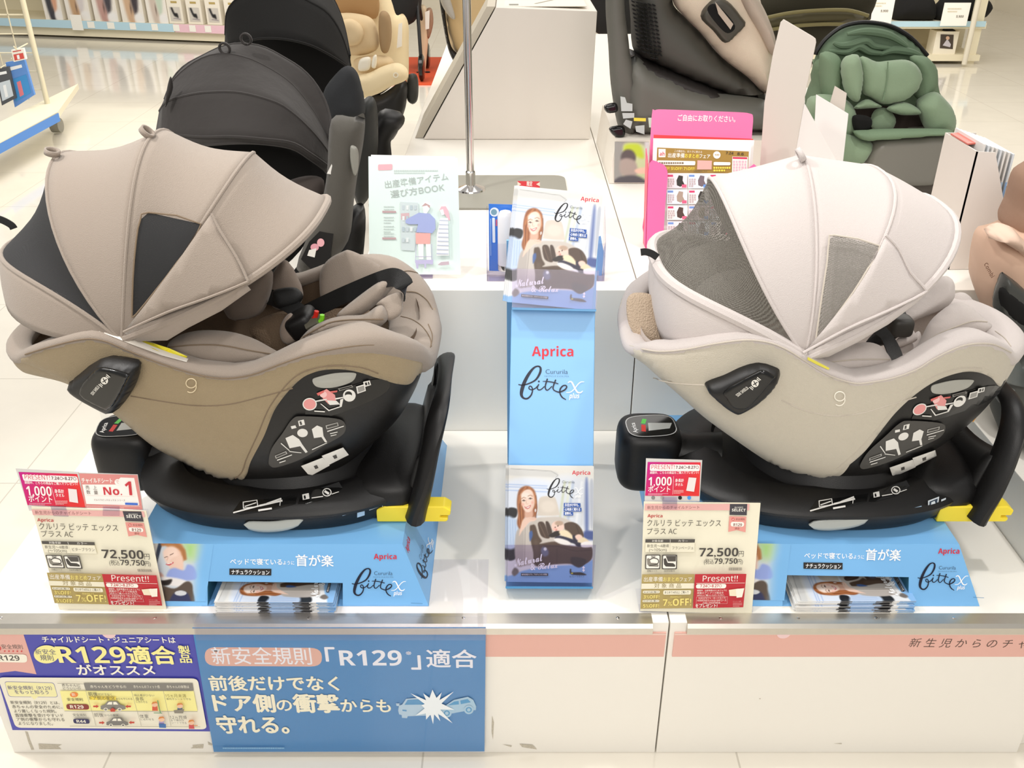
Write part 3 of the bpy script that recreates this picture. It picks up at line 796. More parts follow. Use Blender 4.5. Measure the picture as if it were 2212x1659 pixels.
    fl = skin(D['flap'], .014, F1).build('window_flap', ca, True, solid=.003, auto=0)
    fe = MB(); fe.tube(on_can(smoothpath(D['flap_edge'], 3), .0165), .0022, F1, 6); fe.build('flap_hem', fl, True)
    cu = skin(D['curtain'], .003, F1, 18); cu.build('canopy_curtain', ca, True, solid=.002, auto=0)
    for q, dn in D['loops']:
        P = PY(q[0], q[1], cy - .02); loop_on(P, dn, .011, .009, D.get('loopm', F1), (0, 1, 0)).build('canopy_loop', ca, True, solid=.003)
    # side shield: a domed pod standing on the cover, on the plane that touches the bucket there
    c0 = D['shield_icon']; c1, c2 = H.hit(c0[0] - 40, c0[1] + 10), H.hit(c0[0] - 10, c0[1] - 14)
    spl = plane_pts(H.hit(c0[0] - 20, c0[1] + 36), H.hit(c0[0] + 22, c0[1] + 16), c2)
    if spl[3].y > 0: spl = (spl[0], -spl[1], spl[2], -spl[3])
    lift = lambda q: (spl[0] + spl[3] * q, spl[1], spl[2], spl[3])
    so = MB(); pod = lift(.004); puffy(so, pxpoly(lift(.02), smoothpath(D['shield'], 4, True)), pod, .026, .02, .016, BLKP); shield = so.build('side_shield', r, True, auto=70)
    cp = MB(); puffy(cp, pxpoly(lift(.031), smoothpath(D['shield_in'], 3, True)), lift(.0275), .005, .004, .005, BLKG); cp.build('shield_cap', shield, True, auto=60)
    dc = Print(lift(.0328)); (a, b), ic = D['shield_text'], ink('#efece4'); dc.text('SIDE SHIELD', a, b, 7, ic, .02); u, v = D['shield_icon']
    dc.circ(u, v, 8, ic); dc.poly(pxbar((u - 3, v - 5), (u + 3, v + 5), 2), ink('#222222')); dc.poly(pxbar((u + 5, v - 3), (u - 4, v + 3), 2), ink('#222222'))
    for k in (11, 14.5):
        for s in (0, pi): dc.poly(pxbar((u + k * cos(s - 1.25), v + k * sin(s - 1.25)), (u + k * cos(s - .55), v + k * sin(s - .55)), 1.8), ic); dc.h -= dc.STEP
    dc.build('shield_lettering', shield)
    # lower shell labels
    L = D['lab']; o_ = .0012
    def T(x, y): return L(x, y)
    W_ = ink('#e9e7e2'); G_ = ink('#4a4845', .6); K_ = ink('#141414', .2); PK = ink('#e79a98')
    sh = []
    def el(x, y, rx, ry, rot=0, e=1.0): return [T(*q) for q in pxell(x, y, rx, ry, rot, 22, e)]
    def pg(*q): return [T(*a) for a in q]
    sh.append((el(1660, 400, 215, 52, -.36, .8), K_))
    sh += [(el(1480, 425, 34, 30), W_), (el(1480, 425, 29, 25), PK), (pg((1525, 372), (1560, 352), (1600, 380), (1606, 410), (1570, 425), (1545, 400)), PK), (el(1545, 378, 17, 15), ink('#f4c9c6')),
           (pg((1505, 408), (1560, 398), (1562, 404), (1507, 414)), W_), (pg((1560, 405), (1608, 408), (1625, 425), (1575, 428)), W_), (pg((1600, 395), (1660, 385), (1660, 391), (1602, 402)), W_),
           (pg((1513, 372), (1545, 358), (1550, 366), (1520, 384)), ink('#d96a66')), (pg((1578, 362), (1612, 358), (1610, 366), (1582, 370)), ink('#d96a66')),
           (el(1668, 382, 30, 29), W_), (el(1664, 376, 17, 14), K_), (el(1664, 384, 16, 8), W_), (pg((1615, 348), (1680, 331), (1686, 342), (1621, 360)), ink('#8e8b86')), (pg((1620, 350), (1678, 335), (1681, 341), (1624, 356)), K_),
           (pg((1530, 420), (1535, 420), (1575, 452), (1570, 455)), W_), (pg((1570, 455), (1570, 450), (1630, 430), (1632, 434)), W_), (pg((1625, 400), (1640, 395), (1632, 432), (1622, 430)), W_), (pg((1502, 452), (1552, 455), (1552, 460), (1502, 457)), W_),
           (pg((1700, 338), (1740, 326), (1746, 358), (1706, 372)), W_), (pg((1706, 342), (1736, 333), (1741, 355), (1711, 366)), ink('#9a9894')), (pg((1733, 315), (1764, 308), (1770, 330), (1738, 340)), W_), (pg((1740, 319), (1750, 317), (1753, 330), (1744, 332)), K_), (pg((1755, 315), (1760, 314), (1764, 327), (1757, 329)), K_)]
    sh.append(([T(*q) for q in smoothpath([(1285, 690), (1300, 630), (1350, 560), (1400, 490), (1450, 478), (1600, 488), (1645, 510), (1640, 560), (1560, 610), (1440, 680), (1330, 718), (1295, 715)], 4, True)], G_))
    sh += [(pg((1425, 500), (1452, 493), (1458, 518), (1430, 525)), W_), (pg((1431, 503), (1440, 501), (1445, 517), (1436, 520)), G_), (pg((1390, 525), (1412, 520), (1418, 532), (1395, 538)), W_), (el(1446, 556, 25, 20), W_),
           (pg((1490, 538), (1515, 520), (1540, 530), (1545, 570), (1562, 598), (1552, 600), (1535, 575), (1500, 580)), W_), (pg((1365, 580), (1400, 565), (1430, 585), (1445, 610), (1470, 645), (1460, 650), (1435, 618), (1385, 628)), W_),
           (pg((1555, 520), (1612, 505), (1616, 522), (1560, 538)), ink('#b7b5b0')), (pg((1560, 523), (1609, 509), (1612, 520), (1563, 533)), G_), (pg((1562, 545), (1640, 520), (1641, 524), (1563, 550)), W_), (pg((1575, 556), (1610, 548), (1611, 552), (1576, 560)), W_), (pg((1578, 566), (1605, 560), (1606, 563), (1579, 570)), W_),
           (pg((1315, 662), (1368, 640), (1374, 652), (1320, 676)), ink('#b7b5b0')), (pg((1319, 663), (1365, 645), (1369, 651), (1323, 671)), G_), (pg((1325, 680), (1395, 655), (1396, 659), (1326, 685)), W_), (pg((1335, 692), (1365, 682), (1366, 686), (1337, 696)), W_), (pg((1490, 630), (1560, 598), (1561, 601), (1491, 634)), W_), (pg((1345, 600), (1385, 635), (1383, 638), (1343, 604)), W_), (pg((1383, 638), (1440, 645), (1440, 648), (1384, 642)), W_)]
    sh += [(pg((1438, 708), (1540, 668), (1572, 705), (1490, 750), (1470, 746)), W_), (pg((1535, 660), (1635, 620), (1660, 655), (1568, 702)), W_), (pg((1497, 708), (1512, 702), (1520, 716), (1505, 722)), ink('#55524f')), (pg((1585, 660), (1602, 653), (1608, 668), (1594, 674)), ink('#55524f'))]
    hull_print(H, sh, o_, '', None).build('instruction_labels', r)
    pv = MB(); P = smoothpath([T(*q) for q in [(1493, 310), (1520, 296), (1600, 278), (1690, 276), (1700, 290), (1680, 318), (1620, 340), (1560, 348), (1510, 340)]], 4, True)
    patch(H, P, .004, .002, mat('pale_grey_plastic', D['lever'], .4), 10, edge=10).build('recline_lever', r, True)
    from mathutils.bvhtree import BVHTree
    bv = BVHTree.FromPolygons([Vector(q) for q in rm.v], rm.f)
    for i, (px, col, nm) in enumerate(D['tags']):
        pts, tris, d = tri2d(px, 7); P = []
        for u, v in pts:
            h = bv.ray_cast(CAM, ray(u, v).normalized())[0]; h = h if h is not None else PY(u, v, cy - .185); P.append(h + (CAM - h).normalized() * (.0015 + .0004 * i))
        t_ = MB(); t_.add(P, [t if (P[t[1]] - P[t[0]]).cross(P[t[2]] - P[t[0]]).dot(CAM - P[t[0]]) > 0 else t[::-1] for t in tris], ink(col)); t_.build(nm, r, True)
    return r, H
LB = lambda x, y: (x / 2.212, 680 + y / 2.212)
def RB(x, y): return (1300 + (1663 + (x - 1480) - .43 * (y - 425)) / 2.425, 680 + (493 + 1.03 * (y - 425)) / 2.425)
brown = dict(label='taupe brown child car seat with raised canopy at left of the display', c=(-.43, .30, .442), fab=BRN, side=BRNS, seam=SEAMB, thread=mat('cream_thread', '#dccbaa', .8),
    xl=-.868, xr=-.139, liner=mat('dark_brown_knit', '#6d5b49', .9, weave=.4), lever='#a9a8a0', hoop=.004, net=mesh_cloth('black_net_fine', '#2a2a2b', 900, .19), net2=mesh_cloth('black_net', '#1c1c1d', 900, .12),
    rim=[(33, 775), (60, 763), (113, 746), (181, 730), (226, 733), (271, 751), (339, 778), (407, 800), (475, 814), (543, 807), (610, 782), (678, 760), (768, 744), (836, 744), (904, 757), (925, 775)],
    low=[(27, 765), (40, 790), (140, 843), (226, 901), (316, 974), (384, 1010), (434, 1037), (475, 1055), (540, 1066), (640, 1064), (720, 1040), (790, 988), (850, 930), (888, 868), (910, 815), (925, 780)],
    cover=[(36, 780), (60, 763), (113, 746), (181, 730), (226, 733), (271, 751), (339, 778), (407, 800), (475, 814), (543, 807), (610, 782), (678, 760), (768, 744), (836, 744), (904, 755), (925, 757), (920, 780), (903, 806), (886, 828), (859, 829), (814, 816), (768, 802), (723, 797), (678, 804), (642, 825), (597, 879), (570, 942), (542, 996), (533, 1024), (517, 1037), (463, 1038), (440, 1024), (392, 997), (326, 960), (238, 887), (152, 829), (70, 790)],
    cover_edge=[(500, 1046), (533, 1028), (542, 996), (570, 942), (597, 879), (642, 825), (678, 804), (723, 797), (768, 802), (814, 816), (859, 829), (888, 829)],
    seams=[[(285, 852), (362, 865), (429, 873), (497, 870), (565, 854), (633, 836)], [(510, 1028), (524, 1014), (534, 986), (558, 935), (586, 872), (633, 815), (675, 794), (723, 787), (778, 791), (815, 804)]],
    emblem=(416, 829),
    ribs=[(-0.6171, 0.8297, 0.241, 2.5209, 3.2057, -0.1823), (-0.6171, 0.8297, 0.2628, 1.8899, 2.3228, 0.4767), (-0.6171, 0.8297, 0.2726, 1.9062, 2.1705, -0.1246), (-0.6152, 0.8322, 0.2773, 2.0789, 1.3366, 0.0983), (-0.6134, 0.8338, 0.2952, 2.1716, 0.8453, 0.0692), (-0.6122, 0.8322, 0.3274, 2.968, 0.3613, 0.0957)], sag=(.016, .014, .012),
    window=[(285, 685), (287, 602), (294, 520), (303, 475), (321, 459), (434, 484), (384, 565), (335, 629), (294, 679)],
    flap=[(457, 461), (475, 498), (511, 556), (533, 602), (529, 611), (452, 642), (362, 674), (267, 717), (316, 656), (384, 565), (434, 493)],
    flap_edge=[(457, 461), (475, 498), (511, 556), (533, 602), (529, 611), (452, 642), (362, 674), (267, 717)],
    curtain=[(267, 718), (362, 680), (452, 648), (533, 615), (542, 626), (479, 671), (407, 708), (362, 735), (298, 737)],
    loops=[((127, 333), (-.9, 0, .3)), ((330, 296), (-.7, 0, .7))],
    shield=[(140, 836), (149, 825), (194, 795), (217, 788), (280, 800), (288, 816), (280, 847), (253, 888), (240, 897), (222, 890), (172, 863)], shield_in=[(168, 850), (200, 805), (222, 797), (272, 811), (274, 822), (250, 868), (236, 884), (222, 884)],
    shield_text=((201, 854), (216, 836)), shield_icon=(226, 822), refl=((527, 1132), (655, 1120)), reflc=lambda t: 1132 + 29 * t - 38 * t * t, lab=LB,
    tags=[([(300, 733), (330, 741), (365, 752), (405, 770), (398, 778), (350, 762), (310, 745)], '#f3e640', 'yellow_strip'), ([(203, 711), (240, 716), (300, 735), (330, 748), (365, 761), (407, 775), (403, 782), (350, 768), (290, 746), (240, 726)], '#f6efe4', 'white_tag')])
beige = dict(label='pale beige child car seat with raised canopy at right of the display', c=(.585, .30, .442), fab=BEI, side=BEIS, seam=SEAMW, thread=mat('pale_thread', '#f4efe2', .8),
    xl=.198, xr=.902, liner=mat('beige_liner_knit', '#cfc3ba', .9, weave=.4), lever='#a3a19b', hoop=.010, net=mesh_cloth('grey_net_open', '#6d6961', 560, .42), net2=mesh_cloth('grey_net_open2', '#7a766e', 560, .45), toe=.010, mr=2.2,  # liner knit is one even beige
    rim=[(1345, 730), (1391, 752), (1429, 757), (1483, 752), (1537, 741), (1591, 733), (1627, 732), (1664, 738), (1700, 753), (1740, 778), (1790, 808), (1840, 824), (1874, 823), (1924, 814), (1975, 796), (2009, 775), (2043, 757), (2076, 744), (2110, 739), (2144, 742), (2178, 759), (2190, 775)],
    low=[(1342, 735), (1356, 763), (1392, 797), (1428, 833), (1481, 882), (1531, 927), (1589, 969), (1651, 1010), (1692, 1030), (1754, 1050), (1820, 1060), (1900, 1056), (1980, 1030), (2060, 972), (2115, 915), (2155, 850), (2185, 795)],
    cover=[(1350, 745), (1391, 752), (1429, 757), (1483, 752), (1537, 741), (1591, 733), (1627, 732), (1664, 738), (1700, 753), (1740, 778), (1790, 808), (1840, 824), (1874, 823), (1924, 814), (1975, 796), (2009, 775), (2043, 757), (2076, 744), (2110, 739), (2144, 742), (2170, 754), (2186, 772), (2174, 804), (2160, 834), (2141, 816), (2112, 804), (2075, 804), (2026, 820), (1980, 849), (1935, 890), (1898, 936), (1865, 977), (1820, 1014), (1790, 1030), (1754, 1036), (1727, 1031), (1698, 1018), (1658, 996), (1597, 955), (1542, 913), (1492, 868), (1440, 821), (1404, 788), (1368, 765)],
    cover_edge=[(1770, 1042), (1787, 1035), (1820, 1014), (1865, 977), (1898, 936), (1935, 890), (1980, 849), (2026, 820), (2075, 804), (2112, 804), (2141, 816), (2160, 836)],
    seams=[[(1411, 814), (1465, 824), (1523, 828)], [(1688, 861), (1733, 882), (1795, 895), (1857, 890), (1919, 872), (1976, 855)], [(1806, 1008), (1852, 968), (1891, 925), (1927, 880), (1973, 838), (2020, 808), (2074, 793), (2116, 794)]],
    emblem=(1811, 857),
    ribs=[(0.4641, 0.8026, 0.2077, 3.1667, 2.5937, 0.7405), (0.4641, 0.8026, 0.233, 2.8066, 2.5829, 0.1798), (0.4638, 0.8042, 0.2522, 2.257, 2.2368, -0.1433), (0.4675, 0.8042, 0.2645, 1.6394, 1.4739, 0.0623), (0.4693, 0.8026, 0.2793, 2.4647, 1.0722, -0.0422), (0.4712, 0.7993, 0.3125, 2.7887, 0.4522, 0.1854)], sag=(.004, .002, 0),
    window=[(1762, 737), (1774, 650), (1787, 564), (1791, 518), (1803, 508), (1900, 531), (1875, 580), (1844, 630), (1800, 690)],
    flap=[(1914, 508), (1943, 539), (1968, 589), (1997, 622), (1994, 634), (1919, 671), (1830, 710), (1735, 762), (1780, 712), (1844, 634), (1890, 560)],
    flap_edge=[(1914, 508), (1943, 539), (1968, 589), (1997, 622), (1994, 634), (1919, 671), (1830, 710), (1735, 762)],
    curtain=[(1735, 766), (1830, 718), (1919, 678), (1997, 634), (1985, 650), (1919, 700), (1850, 740), (1790, 770), (1750, 776)],
    loops=[((1735, 346), (-.5, 0, .8))],
    shield=[(1523, 845), (1531, 835), (1564, 822), (1605, 804), (1642, 797), (1679, 808), (1686, 816), (1683, 833), (1659, 861), (1626, 886), (1597, 899), (1576, 892), (1547, 870)], shield_in=[(1564, 845), (1630, 808), (1650, 802), (1673, 814), (1671, 822), (1622, 878), (1605, 885), (1584, 882), (1568, 861)],
    shield_text=((1594, 857), (1618, 839)), shield_icon=(1631, 828), refl=((1747, 1132), (1877, 1119)), reflc=lambda t: 1133 + 10 * t - 24 * t * t, lab=RB,
    tags=[([(1745, 771), (1765, 781), (1792, 795), (1790, 799), (1765, 788), (1744, 777)], '#efe45a', 'yellow_strip')])
s1, H1 = car_seat(brown)
s2, H2 = car_seat(beige)
W_ = ink('#e9e7e2'); K_ = ink('#101010', .12)
def deck_labels(r, c, f):
    S = [([f(1110, 945), f(1150, 890), f(1290, 880), f(1420, 862), f(1412, 905), f(1280, 940), f(1150, 956)], K_), ([f(1424, 905), f(1440, 855), f(1530, 830), f(1620, 800), f(1638, 830), f(1560, 880), f(1460, 905)], K_),
         ([f(1160, 895), f(1230, 885), f(1235, 920), f(1162, 928)], W_), ([f(1165, 899), f(1226, 889), f(1230, 916), f(1166, 924)], K_), (pxbar(f(1170, 918), f(1225, 900), 2.2), W_), (pxbar(f(1115, 948), f(1240, 915), 3), W_), (pxbar(f(1240, 915), f(1350, 890), 4), W_),
         (pxbar(f(1275, 905), f(1345, 880), 3), W_), (pxbar(f(1342, 880), f(1338, 915), 1.5), W_), (pxbar(f(1235, 938), f(1300, 928), 4), W_),
         ([f(1445, 862), f(1476, 855), f(1480, 882), f(1448, 888)], W_), ([f(1452, 868), f(1460, 866), f(1463, 882), f(1454, 884)], K_), (pxell(*f(1563, 852), 10, 9), W_), (pxell(*f(1563, 852), 8, 7), K_), (pxbar(f(1552, 846), f(1572, 860), 5), W_), (pxbar(f(1490, 880), f(1545, 872), 2), W_), (pxbar(f(1585, 862), f(1620, 850), 1.5), W_)]
    deck_print(*c, S).build('deck_labels', r)
deck_labels(s1, brown['c'], LB)
deck_labels(s2, beige['c'], lambda x, y: (1300 + (1090 + (x - 1115) * 1.0) / 2.425, 680 + (1030 + (y - 948) * 1.02 - 10 * (x - 1115) / 500) / 2.425))

# small marks on the base wall and arch
def wall_mark(r, c, polys, name):
    mb = MB()
    for i, (px, m) in enumerate(polys):
        P = [PY(u, v, base_y(c[0], c[1], u, v, .272, .205, .972)) + Vector((0, -.0012 - i * .0002, .0004)) for u, v in px]; mb.add(P, [tuple(range(len(P)))], m)
    mb.build(name, r)
PB, WB = ink('#a9c9e6'), ink('#dfe9f2')
def marks(o, y): return [([(o + 2, y + 6), (o + 46, y - 6), (o + 46, y - 2), (o + 2, y + 10)][::-1], PB), ([(o + 60, y - 2), (o + 82, y - 10), (o + 84, y - 26), (o + 60, y - 17)][::-1], WB), ([(o + 63, y - 5), (o + 79, y - 11), (o + 81, y - 22), (o + 63, y - 15)][::-1], ink('#233a52')), ([(o + 66, y - 8), (o + 76, y - 11), (o + 74, y - 17), (o + 67, y - 14)][::-1], WB), ([(o + 34, y + 3), (o + 50, y - 2), (o + 50, y + 8), (o + 34, y + 13)][::-1], PB), ([(o + 88, y - 20), (o + 98, y - 24), (o + 98, y - 14), (o + 88, y - 10)][::-1], WB)]
wall_mark(s1, brown['c'], marks(738, 1104), 'side_marks'); wall_mark(s2, beige['c'], marks(1944, 1098), 'side_marks')
ob = MB(); ob.slab([PY(u, v, .215) for u, v in ((2093, 902), (2117, 872), (2126, 879), (2102, 912))], (0, .0015, 0), ink('#e8a02a')); ob.build('orange_label', s2)
# ================================================================== inside the two car seats: pads, belts, buckle
def pad(r, name, px, y, m, front=.03, back=.02, edge=.03, tilt=0.0, seampx=None, sm=None, label=None):
    z0 = PY(px[0][0], px[0][1], y).z; pl = plane_y(y, tilt, z0)
    mb = MB(); puffy(mb, pxpoly(pl, smoothpath(px, 4, True)), pl, front, back, edge, m)
    o = mb.build(name, r, True, auto=70, label=label)
    if seampx:
        q = MB(); pts = []
        poly = pxpoly(pl, smoothpath(px, 4, True))
        for u, v in smoothpath(seampx, 4):
            a, b = onplane(pl, u, v); d = 0.0
            for _ in range(4):
                d_ = float(edgedist(poly, np.array([a]), np.array([b]))[0]); d = front * sqrt(max(0, 1 - (1 - min(d_ / edge, 1)) ** 2))
                pl2 = (pl[0] + pl[3] * d, pl[1], pl[2], pl[3]); a, b = onplane(pl2, u, v)
            pts.append(P3(pl, a, b, d + .0008))
        q.tube(pts, .0012, sm, 6); q.build('seam', o, True)
    return o
c = .30
BD = mat('taupe_brown_pad', '#8f8074', .85, weave=.3, wscale=900, sheen=.2)
pad(s1, 'thigh_pad', [(362, 747), (380, 728), (410, 717), (450, 713), (500, 717), (545, 730), (580, 748), (606, 766), (585, 779), (540, 792), (480, 795), (420, 786), (385, 770)], c - .135, BRN, .03, .03, .03, .3, [(364, 750), (420, 745), (480, 746), (540, 757), (602, 767)], SEAMB)
pad(s1, 'inner_bolster', [(690, 616), (693, 585), (710, 560), (741, 543), (757, 541), (795, 558), (831, 581), (852, 600), (800, 625), (740, 660), (698, 655)], c + .11, BRN, .012, .03, .04, .35)
pad(s1, 'inner_bolster', [(575, 640), (585, 600), (600, 572), (613, 560), (630, 575), (648, 610), (655, 640), (640, 665), (600, 670)], c + .09, BD, .02, .03, .03, .2)
pad(s1, 'headrest_wing', [(480, 640), (520, 605), (560, 585), (585, 583), (590, 600), (583, 640), (560, 680), (500, 690)], c + .04, BD, .03, .03, .03, .2)
pad(s1, 'seat_cushion', [(540, 720), (560, 690), (620, 670), (700, 668), (760, 665), (800, 672), (790, 700), (740, 730), (650, 775), (590, 770)], c + .02, mat('brown_net_pad', '#75624f', .9, weave=.6, wscale=350), .01, .03, .03, .75)
pad(s1, 'leg_pad', [(645, 739), (668, 711), (705, 691), (741, 682), (786, 679), (813, 662), (828, 661), (838, 682), (831, 698), (804, 711), (741, 715), (705, 722), (670, 735)], c - .105, BRN, .022, .02, .022, .4, [(655, 728), (705, 700), (741, 692), (790, 690), (828, 690)], SEAMB)
pad(s1, 'leg_pad', [(727, 681), (764, 648), (820, 608), (849, 603), (855, 614), (813, 658), (777, 682), (745, 690)], c - .055, BRN, .02, .015, .02, .5)
pad(s1, 'toe_pad', [(812, 658), (835, 640), (864, 631), (870, 643), (867, 677), (838, 692), (828, 664)], c - .07, BRN, .008, .01, .015, .7)
def belt(r, px, ys, wid, name='belt', side=(0, .7, .7)):
    mb = MB(); n = len(px); Q = smoothpath([(u, v, y) for (u, v), y in zip(px, ys)], 6)
    mb.strap([PY(u, v, y) for u, v, y in Q], wid, .0022, WEB, side); return mb.build(name, r, True, auto=50)
belt(s1, [(640, 688), (690, 662), (760, 630), (825, 604), (855, 600), (874, 617), (873, 642)], [c + .03, c + .02, c, c - .03, c - .05, c - .06, c - .06], .032, side=(0.1, .5, .86))
belt(s1, [(520, 640), (575, 640), (620, 656), (652, 678)], [c + .05, c + .05, c + .02, c + .0], .03, side=(.2, .8, .6))
pad(s1, 'belt_pad', [(588, 632), (610, 622), (640, 622), (655, 640), (640, 660), (600, 665)], c + .03, WEB, .012, .01, .02, .4)
pad(s1, 'crotch_pad', [(604, 712), (612, 690), (628, 676), (640, 690), (650, 700), (640, 735), (622, 745), (608, 735)], c - .04, BD, .012, .012, .015, .4)
bk = MB(); P = PY(655, 697, c - .03); bk.ell(P, (.027, .03, .022), BLKP, .5, .5, Matrix.Rotation(-.5, 3, 'Y')); bo = bk.build('buckle', s1, True)
for pts, m, nm in (([(684, 672), (681, 684), (674, 694)], REDP, 'red_release_button'), ([(696, 680), (695, 690), (688, 697)], mat('lime_marker', '#8dea2f', .35), 'green_marker')):
    q = MB(); q.tube([PY(u, v, c - .05) for u, v in smoothpath(pts, 4)], .0042, m, 8); q.build(nm, bo, True)
bk = MB(); bk.tube([PY(690, 690, c - .046), PY(668, 700, c - .044)], [.016, .02], mat('olive_grey_plastic', '#5d5a4e', .4), 12, flat=.6); bk.build('buckle_tongue', bo, True)
# quilting seams over the foot end of the brown rim
from mathutils.bvhtree import BVHTree
def bvh_of(o):
    M_ = world_of(o); me = o.data; return BVHTree.FromPolygons([M_ @ v.co for v in me.vertices], [tuple(p.vertices) for p in me.polygons])
def cast_line(bv, px, out=.0012):
    P = []
    for u, v in px:
        d = ray(u, v).normalized(); h = bv.ray_cast(CAM, d)
        if h[0] is not None: P.append(h[0] + (CAM - h[0]).normalized() * out)
    return P
def rim_seams(r, lines, m):
    ro = [o for o in r.children if o.name.startswith('padded_rim')][0]; bv = bvh_of(ro)
    for l in lines:
        P = cast_line(bv, smoothpath(l, 8))
        if len(P) > 3: q = MB(); q.tube(P, .0009, m, 6); q.build('seam', ro, True)
rim_seams(s1, [[(858, 590), (880, 585), (900, 589), (914, 597)], [(878, 630), (900, 632), (922, 648), (934, 668)], [(866, 683), (890, 690), (912, 705), (928, 728), (932, 748)], [(925, 700), (934, 725), (930, 750)]], SEAMB)
rim_seams(s2, [[(2150, 715), (2170, 730), (2184, 748)]], SEAMW)
# beige seat
BP = mat('pale_beige_pad', '#c8bfba', .85, weave=.25, wscale=900, sheen=.2)
pad(s2, 'thigh_pad', [(1740, 790), (1790, 766), (1830, 747), (1870, 739), (1900, 746), (1918, 765), (1926, 781), (1918, 800), (1880, 812), (1830, 815), (1785, 806)], c - .135, BP, .03, .03, .03, .3, [(1752, 788), (1840, 777), (1922, 776)], SEAMW)
pad(s2, 'leg_pad', [(1958, 779), (1983, 743), (2009, 694), (2043, 664), (2066, 653), (2085, 656), (2110, 674), (2127, 689), (2142, 701), (2139, 710), (2118, 724), (2076, 730), (2026, 750), (1983, 772)], c - .07, BP, .025, .02, .03, .45, [(1976, 757), (2020, 725), (2059, 708), (2100, 694), (2132, 695)], SEAMW)
pad(s2, 'inner_bolster', [(1945, 691), (1958, 673), (1992, 642), (2030, 600), (2053, 600), (2060, 625), (2055, 649), (2034, 668), (1992, 686), (1958, 697)], c + .06, BP, .03, .03, .03, .35)
pad(s2, 'inner_bolster', [(2050, 652), (2064, 634), (2085, 633), (2102, 650), (2114, 676), (2100, 690), (2070, 690)], c + .10, BP, .02, .03, .025, .4)
pad(s2, 'seat_cushion', [(1880, 790), (1920, 755), (1960, 735), (1985, 715), (1990, 745), (1965, 790), (1920, 810)], c - .03, BP, .01, .03, .03, .7)
pad(s2, 'crotch_pad', [(1932, 742), (1940, 730), (1956, 726), (1962, 700), (1972, 712), (1982, 733), (1960, 745), (1936, 752)], c - .02, BP, .008, .01, .01, .5)
belt(s2, [(1893, 705), (1915, 728), (1932, 762), (1936, 790)], [c - .05, c - .06, c - .1, c - .14], .024, side=(.8, .3, .1))
pad(s2, 'belt_pad', [(1868, 745), (1895, 712), (1930, 690), (1953, 672), (1960, 690), (1955, 715), (1930, 735), (1900, 748)], c + .0, WEB, .012, .012, .02, .4)
bk = MB(); bk.ell(PY(1945, 703, c - .02), (.02, .02, .018), DRKG, .5, .5); bk.build('buckle', s2, True)
pad(s2, 'headrest', [(1440, 600), (1480, 545), (1560, 520), (1640, 540), (1700, 600), (1700, 680), (1620, 690), (1500, 660)], c + .10, mat('greige_pad', '#a59d95', .9), .04, .03, .05, .2)
pad(s2, 'headrest_wing', [(1500, 640), (1530, 600), (1600, 580), (1660, 600), (1690, 650), (1690, 690), (1620, 700), (1540, 680)], c - .05, mat('greige_pad', '#a59d95', .9), .03, .03, .04, .25)
pad(s2, 'back_net_pad', [(1353, 660), (1358, 640), (1375, 632), (1410, 640), (1425, 690), (1445, 738), (1415, 742), (1380, 730), (1358, 700)], c + .0, mat('tan_net_pad', '#b7a48f', .9, weave=.7, wscale=350), .006, .02, .03, .5)
pad(s1, 'headrest', [(40, 560), (70, 520), (130, 540), (190, 600), (190, 650), (110, 625), (60, 600)], c + .06, BD, .02, .03, .03, .2)

belt(s1, [(-14, 470), (6, 476), (24, 486), (30, 494)], [c - .02] * 4, .012, name='back_strap', side=(.3, .1, 1))
belt(s2, [(1384, 545), (1395, 544), (1408, 548), (1420, 556)], [c - .03] * 4, .012, name='back_strap', side=(.1, .1, 1))
# ================================================================== printed logo: hand-lettered word, traced in its own units
def logo(p, f, dark=None, kana=True, k=1.0):
    """f maps logo units (stand close-up: b at x 340-580, letters to 1033, y 640-990) to photo px or page units"""
    D = dark or ink('#141a30'); W = ink('#fbfbfb'); g = lambda pts: [(*f(x, y), wd) for x, y, wd in pts]
    sc = math.hypot(f(1, 0)[0] - f(0, 0)[0], f(1, 0)[1] - f(0, 0)[1])
    p.stroke(g([(340, 832, .5), (380, 838, .6), (440, 826, .7), (520, 785, .9), (566, 715, 1.2), (574, 660, 1.1), (548, 640, .8), (505, 656, 1.0), (455, 715, 1.5), (408, 800, 1.8), (380, 880, 1.9), (372, 940, 1.5), (395, 975, 1.0), (435, 980, .9), (474, 945, .8), (490, 892, .7), (478, 855, .6), (458, 852, .6), (452, 875, .6), (480, 888, .6), (520, 872, .6), (545, 845, .6)]), 20 * sc, D)
    p.stroke(g([(556, 828, .7), (540, 868, .7), (552, 888, .7), (580, 884, .6), (615, 852, .6)]), 18 * sc, D); p.circ(*f(556, 800), 10 * sc, D, n=12)
    p.stroke(g([(645, 776, .8), (624, 850, .8), (632, 886, .7), (655, 888, .6), (695, 850, .6)]), 18 * sc, D)
    p.stroke(g([(732, 786, .8), (706, 860, .8), (714, 890, .7), (740, 905, .7), (775, 912, .8), (826, 890, .9), (850, 860, .8), (838, 842, .7), (808, 848, .8), (782, 880, .9), (778, 922, .8), (800, 965, .8), (842, 992, .5)]), 18 * sc, D)
    p.stroke(g([(596, 800, .5), (640, 800, .8), (700, 808, .9), (758, 824, .8)]), 13 * sc, D)
    p.stroke(g([(862, 815, .5), (878, 803, .8), (900, 806, 1.0), (918, 835, 1.1), (940, 880, 1.1), (965, 915, 1.0), (995, 918, .8), (1018, 900, .5)]), 15 * sc, W)
    p.stroke(g([(1033, 804, .5), (1000, 806, .8), (968, 830, .8), (930, 878, .8), (890, 912, .7), (845, 916, .5)]), 12 * sc, W)
    p.text('plus', f(874, 978), f(985, 976), 38 * sc * (1.35), W, .02, .25)
    p.text('Cururila', f(628, 720), f(860, 722), 50 * sc, D, -.012)
    if kana: p.text('クルリラ ビッテ エックス プラス', f(612, 752), f(872, 754), 13 * sc, D)
